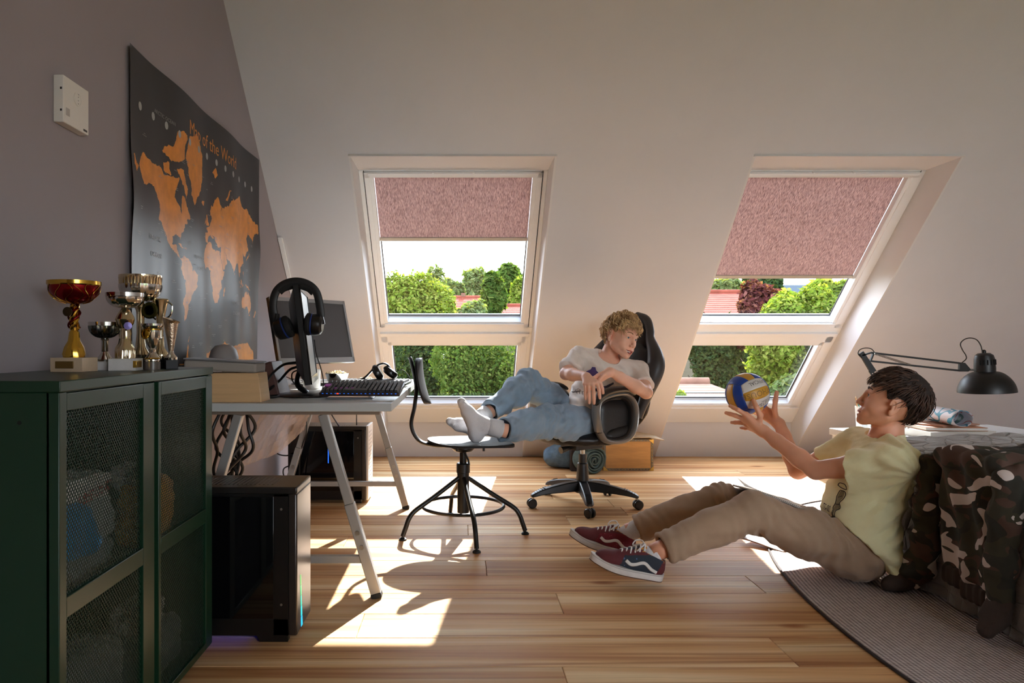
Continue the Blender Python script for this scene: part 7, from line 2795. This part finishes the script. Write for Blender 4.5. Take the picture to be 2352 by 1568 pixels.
person_body(T, B, .006, [(V3(*hc_) - V3(.165, .16, .17), V3(*hc_) + V3(.165, .17, .16), .0021),
                         (h1c - V3(.15, .09, .09), h1c + V3(.10, .075, .12), .0026),
                         (h2c - V3(.145, .065, .10), h2c + V3(.09, .09, .135), .0028)], skin2, (lip_index(H2, S2), lipm2))
brow2 = M('brow_dark', (48, 32, 24), .7)
face_parts(T, H2, S2, (.10, .02), None, brow2, .0024, iris=(60, 44, 34))
hm2 = hairmat('hair_dark', (44, 28, 22), (88, 60, 44))
hm2s = M('hair_dark_short', (42, 30, 25), .75, var=(60, .2), bump=(300, .6))
hair_cap(T, H2, S2, hm2s, lambda phi, t: .003 + .012 * min(1, max(0, t - .12) * 2.2), 5, 'short_hair')
mb = MB()
rg = random.Random(21)
tow2 = lambda q, phi, t, s_: (q - WH).normalized() + (Vector((.55, 0, -.10 - .3 * s_)) if q.x > -.045 else Vector((0, 0, -.25)))
locks(mb, H2, S2, rg, 900, lambda r: (r.uniform(-180, 180), r.uniform(.34, .995)), .075, tow2, (.0055, 3.8), lambda phi, t: .010 + .007 * t, .0032, 11, 4)
locks(mb, H2, S2, rg, 130, lambda r: (r.uniform(-58, 58), r.uniform(.03, .40)), .050, tow2, (.0048, 4), lambda phi, t: .016, .0040, 10)
locks(mb, H2, S2, rg, 700, lambda r: (r.choice((-1, 1)) * r.choice((r.uniform(64, 76), r.uniform(114, 180), r.uniform(114, 180), r.uniform(76, 114))), r.uniform(.32, .66) if r.random() < .5 else r.uniform(.12, .5)), .017, lambda q, phi, t, s_: Vector((.15 if abs(phi) < 110 else .0, .3 * math.sin(math.radians(phi)), -1)), (.0018, 2), lambda phi, t: .002 + .014 * min(1, t * 1.8), .0020, 6, 4)
locks(mb, H2, S2, rg, 420, lambda r: (r.choice((-1, 1)) * r.uniform(105, 180), r.uniform(.45, 1.0)), .060, tow2, (.0045, 3.2), lambda phi, t: .012, .0032, 10, 4)
T.part('locks', mb, hm2, smooth=180, kind='stuff')

# yellow tee
tee2 = M('tee_yellow', (252, 246, 196), .88, sheen=.2, bump=(260, .2), var=(3, .04))
Rl = np.array(rot('Y', 16))
S = SDF()
HL, HR = lerp(SL, EL, .56), lerp(SR, ER, .58)
S.cap(SL, lerp(SL, EL, .66) + V3(0, 0, -.012), .066, .076, k=.03)
S.cap(SR, lerp(SR, ER, .66) + V3(0, 0, -.010), .064, .070, k=.03)
S.planer(HL, (EL - SL) + V3(.02, 0, .02), .18, k=.003)
S.planer(HR, ER - SR, .18, k=.003)
d0 = (EL - SL) / np.linalg.norm(EL - SL)
S.cap(HL - d0 * .03 + V3(0, 0, -.006), HL + d0 * .05 + V3(0, 0, -.012), .056, .064, k=.006, mode='s')
S.ell((1.625, 2.812, .270), (.128, .180, .190), R=Rl, k=.03)
S.ell((1.672, 2.802, .420), (.122, .178, .120), R=Rl, k=.05)
S.ell((1.598, 2.815, .170), (.140, .185, .115), R=Rl, k=.05)
S.cap(SR, SL, .060, .058, k=.05)
S.cap(lerp(SR, NB, .45), NB - V3(0, 0, .01), .052, .056, k=.04)
S.cap(lerp(SL, NB, .45), NB - V3(0, 0, .01), .052, .056, k=.04)
S.cap(V3(1.64, 2.70, .18), V3(1.672, 2.665, .075), .060, .042, k=.04)
S.plane((1.60, 2.8, .155), (-.72, .12, -.69), k=.006)
S.ell((1.700, 2.798, .612), (.074, .074, .050), R=Rl, k=.006, mode='s')


def wr2(p, n):
    a = vnoise(np.stack([p[:, 0] * 10, p[:, 1] * 10, p[:, 2] * 22], -1), 31) * .009
    b = vnoise(np.stack([(p[:, 0] + p[:, 2]) * 13, p[:, 1] * 11, (p[:, 2] - p[:, 0] * .8) * 36], -1), 32) * .009
    # folds fanning from the arm pit down the side
    q = p - V3(1.70, 2.66, .46)
    ang = np.arctan2(q[:, 2], q[:, 0])
    rr = np.sqrt(q[:, 0] ** 2 + q[:, 2] ** 2)
    c = np.sin(ang * 13 + rr * 10) * .0065 * np.clip(rr / .06, 0, 1) * np.exp(-rr * 4.5) * (p[:, 1] < 2.76)
    low = np.clip((.26 - p[:, 2]) / .12, 0, 1)
    d = np.sin(p[:, 2] * 70 + p[:, 0] * 60 + 5 * vnoise(p * 8, 3)) * .006 * low
    return a + b + c + d + .001 * vnoise(p * 70, 3)


tv, tf = S.mesh(.0052, disp=wr2)
shirt = T.add(np_obj('t_shirt', tv, tf, tee2))
pr = Printer(tv, tf, Vector((1.15, 2.812, .352)), Vector((0, -1, 0)), Vector(Rl @ V3(0, 0, 1)), Vector((1, 0, -.1)))
pk_, sk_ = M('print_black', (48, 44, 38), .85), M('print_sketch', (150, 140, 104), .85)
pr.text(T, shirt, 'print_lettering', 'ITS-00', .040, -.025, -.038, pk_, .62)
pr.text(T, shirt, 'print_lettering', 'ZO', .046, .0, -.080, pk_, .8)
pr.poly(T, shirt, 'print_figure', [(.028, -.072), (.044, -.060), (.040, -.035), (.056, -.020), (.050, .005), (.060, .022), (.056, .046), (.040, .052), (.024, .046), (.020, .022), (.030, .0), (.028, -.022), (.038, -.040), (.030, -.058), (.018, -.070)], sk_)
for ln in ([(.020, .048), (.060, .048), (.066, .020), (.052, .002), (.062, -.018), (.046, -.034), (.050, -.060), (.030, -.076)], [(.018, .046), (.014, .020), (.026, -.002), (.022, -.024), (.034, -.040), (.024, -.058), (.010, -.072)],
           [(.008, .066), (.024, .078), (.052, .076), (.070, .062), (.050, .058), (.024, .060), (.008, .066)], [(.030, .02), (.050, .03)], [(.034, -.008), (.052, -.004)]):
    pr.line(T, shirt, 'print_outline', ln, .0016, pk_)

# trousers
trou = M('brown_chino', (170, 142, 116), .9, var=(6, .08), bump=(420, .3), sheen=.15)
J = SDF()
Hn, Kn, An = V3(1.575, 2.750, .118), V3(1.158, 2.755, .283), V3(.745, 2.725, .122)
Hf, Kf, Af = V3(1.580, 2.930, .125), V3(1.150, 3.040, .262), V3(.735, 3.095, .108)
J.ell((1.590, 2.840, .125), (.140, .175, .115), k=.02)
J.chain([Hn, lerp(Hn, Kn, .5), Kn], [.104, .092, .074], k=.04)
J.chain([Kn, lerp(Kn, An, .35), An], [.074, .074, .058], k=.03)
J.chain([Hf, lerp(Hf, Kf, .5), Kf], [.100, .088, .070], k=.03)
J.chain([Kf, lerp(Kf, Af, .35), Af], [.070, .070, .055], k=.03)
J.plane((0, 0, .011), (0, 0, -1), k=.012)
for K_, A_2 in ((Kn, An), (Kf, Af)):
    J.planer(lerp(K_, A_2, .865), A_2 - K_, .16, k=.003)
    d0 = (A_2 - K_) / np.linalg.norm(A_2 - K_)
    e0 = lerp(K_, A_2, .865)
    J.cap(e0 - d0 * .03, e0 + d0 * .03, .046, .047, k=.004, mode='s')


def wrt(p, n):
    a = vnoise(np.stack([p[:, 0] * 12, p[:, 1] * 12, p[:, 2] * 26], -1), 41) * .008
    kn_ = np.exp(-((p - Kn - V3(.02, 0, -.05)) ** 2).sum(1) / .010) + np.exp(-((p - Hn - V3(-.05, 0, .06)) ** 2).sum(1) / .02) + np.exp(-((p - Kf) ** 2).sum(1) / .010)
    c = np.sin((p[:, 0] * 1.2 + p[:, 2] * .5) * 120 + 5 * vnoise(p * 10, 9)) * .007 * kn_
    cu = np.exp(-((p - An) ** 2).sum(1) / .02) + np.exp(-((p - Af) ** 2).sum(1) / .02)
    d = np.sin((p[:, 0] + p[:, 2] * .3) * 150 + 3 * vnoise(p * 14, 19)) * .0045 * cu
    return a + c + d


T.add(sdf_obj('trousers', J, .006, trou, disp=wrt))
S = SDF()
S.ell((1.640, 2.815, .155), (.115, .170, .105), R=Rl, k=.01)
S.plane((1.655, 2.8, .165), (-.66, .1, .75), k=.003)
T.add(sdf_obj('belt', S, .006, M('black_webbing', (26, 24, 26), .6)))
# socks
for A_2, K_ in ((An, Kn), (Af, Kf)):
    d0 = (A_2 - K_) / np.linalg.norm(A_2 - K_)
    S = SDF()
    ft = A_2 + V3(-.020, 0, -.045)
    S.cap(A_2 - d0 * .07, A_2 + V3(-.024, 0, -.020), .0415, .034, k=.01)
    S.plane(A_2 - d0 * (.028 if A_2 is An else .065), (-d0[0], -d0[1], -d0[2] + .15), k=.003)
    o = sdf_obj('sock', S, .004, sock, disp=lambda p, n: .0012 * vnoise(p * 60, 4))
    T.add(o)
    mb = MB(); mb.tube([A_2 - d0 * .10, A_2 - d0 * .01], [.039, .0345], 20)
    T.part('ankle', mb, skin2, smooth=180)
T.done()

# ------------------------------------------------------------------ sneakers
sole_m = M('worn_white_rubber', (206, 200, 194), .6, var=(14, .10))
outs = M('brown_outsole', (88, 58, 40), .7)
maroon = M('maroon_suede', (92, 34, 38), .85, bump=(300, .3))
lace_m = M('white_lace', (222, 216, 212), .8)


def print_mat(name, base, spot, scale, th):
    m = bpy.data.materials.new(name); m.use_nodes = True
    t = m.node_tree; b = t.nodes['Principled BSDF']; b.inputs['Roughness'].default_value = .8
    tc_ = t.nodes.new('ShaderNodeTexCoord'); vo = t.nodes.new('ShaderNodeTexVoronoi'); vo.inputs['Scale'].default_value = scale; vo.inputs['Randomness'].default_value = .35
    r = t.nodes.new('ShaderNodeValToRGB'); r.color_ramp.interpolation = 'CONSTANT'
    r.color_ramp.elements[0].color = lin(spot); r.color_ramp.elements[1].position = th; r.color_ramp.elements[1].color = lin(base)
    t.links.new(tc_.outputs['Object'], vo.inputs['Vector']); t.links.new(vo.outputs['Distance'], r.inputs[0]); t.links.new(r.outputs[0], b.inputs['Base Color'])
    return m


navy_p = print_mat('navy_flower_print', (34, 42, 54), (84, 104, 140), 42, .17)
red_p = print_mat('red_dotted_print', (110, 18, 34), (196, 96, 104), 130, .16)
lin_p = print_mat('orange_blue_lining', (196, 130, 50), (50, 66, 100), 60, .34)


def shoe(label, heel, toe_dir, up_, side_m, group=None):
    T = Thing('sneaker', label, 'shoe', group)
    fr_ = frame(toe_dir, up_)
    Mx = Matrix.Translation(heel) @ fr_.to_4x4()
    L = .302

    def hw(x):      # half width of the sole
        t = x / L
        return max(.002, (.036 + .014 * math.sin(PI * min(1, max(0, (t - .15) / .75)) ** 1.2)) * math.sqrt(max(0, 1 - max(0, (.14 - t) / .14) ** 2.4)) * math.sqrt(max(0, 1 - max(0, (t - .70) / .30) ** 2.6)))
    def spring(x):
        t = x / L
        return .020 * max(0, (t - .55) / .45) ** 2
    N_ = 40
    def ring_(z, g, dz=None):
        pts = []
        for i in range(N_ + 1):
            x = L * (1 - math.cos(PI * i / N_)) / 2
            pts.append((x, hw(x) * g))
        o = [(x, y_) for x, y_ in pts] + [(x, -y_) for x, y_ in pts[-2:0:-1]]
        return [Vector((x * (1 + (g - 1) * .05), y_, z + spring(x))) for x, y_ in o]
    def loft(name, zs, mat, **kw):
        mb = MB(); mb.xf = Mx
        rs_ = [ring_(z, g) for z, g in zs]
        n_ = len(rs_[0])
        vs = [v for r in rs_ for v in r]
        fs = [tuple(range(n_))[::-1], tuple((len(rs_) - 1) * n_ + i for i in range(n_))]
        for i in range(len(rs_) - 1):
            for j in range(n_):
                fs.append((i * n_ + j, i * n_ + (j + 1) % n_, (i + 1) * n_ + (j + 1) % n_, (i + 1) * n_ + j))
        mb._add(vs, fs)
        return T.part(name, mb, mat, smooth=40, **kw)
    loft('outsole', [(0, .95), (.004, .97)], outs)
    loft('sole', [(.004, .98), (.008, 1.0), (.026, 1.0), (.030, .97)], sole_m)
    loft('foxing_stripe', [(.024, 1.012), (.027, 1.012)], M('stripe_grey', (176, 168, 162), .6))
    U = SDF()
    Rx = lambda r: np.array(rot('Y', r))
    U.ell((.058, 0, .045), (.056, .038, .046), k=.01)
    U.ell((.135, 0, .046), (.080, .042, .042), k=.02)
    U.ell((.215, 0, .046), (.068, .043, .028), k=.02)
    U.ell((.150, 0, .070), (.055, .030, .030), R=Rx(20), k=.02)
    U.cap((.040, 0, .080), (.105, 0, .095), .030, .028, k=.02)
    U.plane((.06, 0, .096), (-.28, 0, 1), k=.004)
    U.plane((0, 0, .028), (0, 0, -1), k=.002)
    U.cap((.045, 0, .100), (.095, 0, .118), .026, .026, k=.004, mode='s')
    U.cap((.05, 0, .07), (.085, 0, .08), .025, .026, k=.006, mode='s')
    v, f = U.xf(Mx, 1.0).mesh(.0032)
    inv = np.array(Mx.inverted())
    c = v[f].mean(axis=1) @ inv[:3, :3].T + inv[:3, 3]
    # widen: push vertices outwards so that the upper meets the sole
    mi = np.zeros(len(f), int)          # 0 side print, 1 suede, 2 lining
    toe = c[:, 0] > .196 - .35 * np.clip(c[:, 2] - .03, 0, .06)
    heelp = (c[:, 0] < .030 + (.075 - c[:, 2]) * .35)
    eyer = (c[:, 2] > .096 - (c[:, 0] - .10) * .24) & (c[:, 0] > .088) & (np.abs(c[:, 1]) > .010)
    inside = (np.abs(c[:, 1]) < .0265) & (c[:, 0] > .02) & (c[:, 0] < .115) & (c[:, 2] > .045)
    mi[toe | heelp | eyer] = 1
    mi[inside & ~toe] = 2
    T.add(np_obj('upper', v, f, [side_m, maroon, lin_p], midx=mi))
    mb = MB(); mb.xf = Mx
    mb.hexa([(.165, -.017, .082), (.165, .017, .082), (.098, .020, .118), (.098, -.020, .118), (.168, -.017, .086), (.168, .017, .086), (.100, .020, .124), (.100, -.020, .124)])
    T.part('tongue', mb, lin_p, bev=.002)
    for q in (-1, 1):
        pts = [(.175, .0425, .062), (.155, .0455, .052), (.135, .046, .056), (.112, .044, .066), (.095, .0405, .064), (.070, .039, .048), (.045, .037, .039)]
        def sp_(p):
            return Mx @ Vector((p[0], p[1] * q, p[2]))
        cur = bez([sp_(p) for p in pts], 6)
        T.part('side_stripe', MB().tube(cur, .0066, 8, flat=(.6, 1.0)), M('white_leather', (214, 208, 202), .5))
    for i in range(6):
        x = .188 - i * .0165; z = .080 + i * .0078
        y_ = .016 + i * .001
        p = bez([Mx @ Vector((x + .004, -y_ - .006, z - .010)), Mx @ Vector((x, -y_ * .6, z + .004)), Mx @ Vector((x - .003, 0, z + .0075)), Mx @ Vector((x, y_ * .6, z + .004)), Mx @ Vector((x + .004, y_ + .006, z - .010))], 4)
        T.part('lace', MB().tube(p, .0034, 6), lace_m)
    for q in (-1, 1):
        lp = bez([Mx @ Vector(p) for p in ((.103, 0, .124), (.112, q * .020, .133), (.130, q * .036, .122), (.138, q * .030, .104), (.118, q * .012, .117), (.105, 0, .124))], 6)
        T.part('lace_loop', MB().tube(lp, .0027, 6), lace_m)
    T.done()


hl = P(1514, 1331, 2.745)
shoe('nearer sneaker, maroon and navy with flower print and a white side stripe', hl + Vector((.005, -.018, .004)), Vector((-.292, -.015, .070)), (.20, -.10, 1), navy_p)
hl = P(1452, 1283, 3.09)
shoe('farther sneaker, maroon and dotted red with a white side stripe', hl + Vector((.0, .004, .006)), Vector((-.288, -.01, .085)), (.20, -.10, 1), red_p)

# ------------------------------------------------------------------ volleyball
BC = P(1716.5, 904, 3.20)
BR = .0965
T = Thing('volleyball', 'blue, yellow and white volleyball held up in the boy\'s hands', 'ball')
vm = {'w': M('ball_white', (218, 212, 204), .4, bump=(500, .1)), 'y': M('ball_yellow', (206, 152, 50), .4, bump=(500, .1)), 'b': M('ball_blue', (26, 66, 150), .4, bump=(500, .1))}
# face frame: n towards the camera and a bit to the right, strips rise to the right
nrm = Vector((.22, -1, .10)).normalized()
sdir = Vector((1, .2, .30)); sdir = (sdir - nrm * sdir.dot(nrm)).normalized()
tdir = sdir.cross(nrm) * -1
if tdir.z < 0:
    tdir = -tdir
faces6 = [(nrm, sdir, tdir, 'wyw'), (-nrm, sdir, tdir, 'wyw'), (sdir, tdir, nrm, 'byb'), (-sdir, tdir, nrm, 'byb'), (tdir, nrm, sdir, 'byb'), (-tdir, nrm, sdir, 'byb')]
for n0, s0, t0, cols in faces6:
    for k_ in range(3):
        mb = MB()
        v0, v1 = -1 + 2 * k_ / 3, -1 + 2 * (k_ + 1) / 3

        def pf(u, v):
            a = -1 + 2 * u; b = v0 + (v1 - v0) * v
            ea = min(u, 1 - u, (v) * .34, (1 - v) * .34)
            groove = .0022 * max(0, 1 - ea / .022) ** 2
            p = (n0 + s0 * math.tan(a * PI / 4) * .995 + t0 * math.tan(b * PI / 4) * .995).normalized()
            return BC + p * (BR - groove)
        mb.grid(pf, 30, 14)
        T.part('panel', mb, vm[cols[k_]], smooth=180)


def ball_text(body, size, v_c, u_c=0.0, flip=True):
    def f(x, y):
        if flip:
            x, y = -x, -y
        a = u_c + x / BR; b = v_c + y / BR
        p = (nrm + sdir * math.tan(a) + tdir * math.tan(b)).normalized()
        return BC + p * (BR + .0006)
    vs, fs = text_mesh(body, size, f)
    mb = MB(); mb._add(vs, fs)
    return mb


ink = M('ball_ink', (60, 58, 56), .5)
T.part('lettering', ball_text('OFFICIAL', .026, .55, .18), ink, smooth=None)
T.part('lettering', ball_text('UNTHOUSE', .038, .02, .18), M('ball_ink_gold', (140, 104, 44), .5), smooth=None)
T.part('lettering', ball_text('VOLLEYBALL', .026, -.58, .20), ink, smooth=None)
T.part('lettering', ball_text('AMSTERDAM', .011, -.42, .30), ink, smooth=None)
T.done(base=BC - Vector((0, 0, BR)))

# ------------------------------------------------------------------ notebook and magazine
T = Thing('spiral_notebook', 'open spiral notebook resting on the lap of the boy in yellow', 'notebook')
a, b_ = P(1738, 1129, 2.800), P(1896, 1192, 2.70)
c, d = P(1852, 1166, 2.93), P(1682, 1115, 3.02)
upn = (Vector(b_) - Vector(a)).cross(Vector(d) - Vector(a)).normalized()
if upn.z < 0:
    upn = -upn
lo_ = [a, b_, c, d]
T.part('pages', MB().hexa([p + upn * .001 for p in lo_] + [p + upn * .007 for p in lo_]), bm_, bev=.001)
T.part('cover', MB().hexa([p + upn * -.001 for p in lo_] + [p + upn * .001 for p in lo_]), M('notebook_cover', (80, 78, 84), .6), bev=.0005)
N_ = 36
ax = (Vector(b_) - Vector(a)); axn = ax.normalized(); sdn = upn.cross(axn).normalized()
pts = []
for i in range(N_ * 12 + 1):
    t = i / (N_ * 12); an = 2 * PI * i / 12
    pts.append(Vector(a) + ax * (.02 + .96 * t) + upn * (.003 + .006 * math.cos(an)) + sdn * (.006 * math.sin(an)))
T.part('spiral_wire', MB().tube(pts, .0011, 5), screw)
T.part('lifted_page', MB().grid(lambda u, v: Vector(d).lerp(Vector(c), u * .5) + (Vector(a) - Vector(d)) * v * .5 + upn * (.009 + .035 * (1 - v) * (1 - u) ** 2), 8, 8), bm_, smooth=180)
T.done()
mb = MB()
q = [V3(1.330, 3.30, .0), V3(1.47, 3.13, .0), V3(1.56, 3.22, .0), V3(1.42, 3.40, .0)]
def mg(u, v):
    p = lerp(lerp(q[0], q[1], u), lerp(q[3], q[2], u), v)
    return Vector((p[0], p[1], .012 + .035 * (1 - u) ** 2 * (.4 + .6 * v) + .004 * math.sin(u * 5)))
mb.grid(mg, 16, 10)
T = Thing('magazine', 'curled magazine lying open on the rug edge beneath the boy\'s knees', 'magazine')
T.part('cover', mb, M('magazine_cover', (156, 128, 108), .5, var=(14, .4)), solid=.004, smooth=180)
T.done()
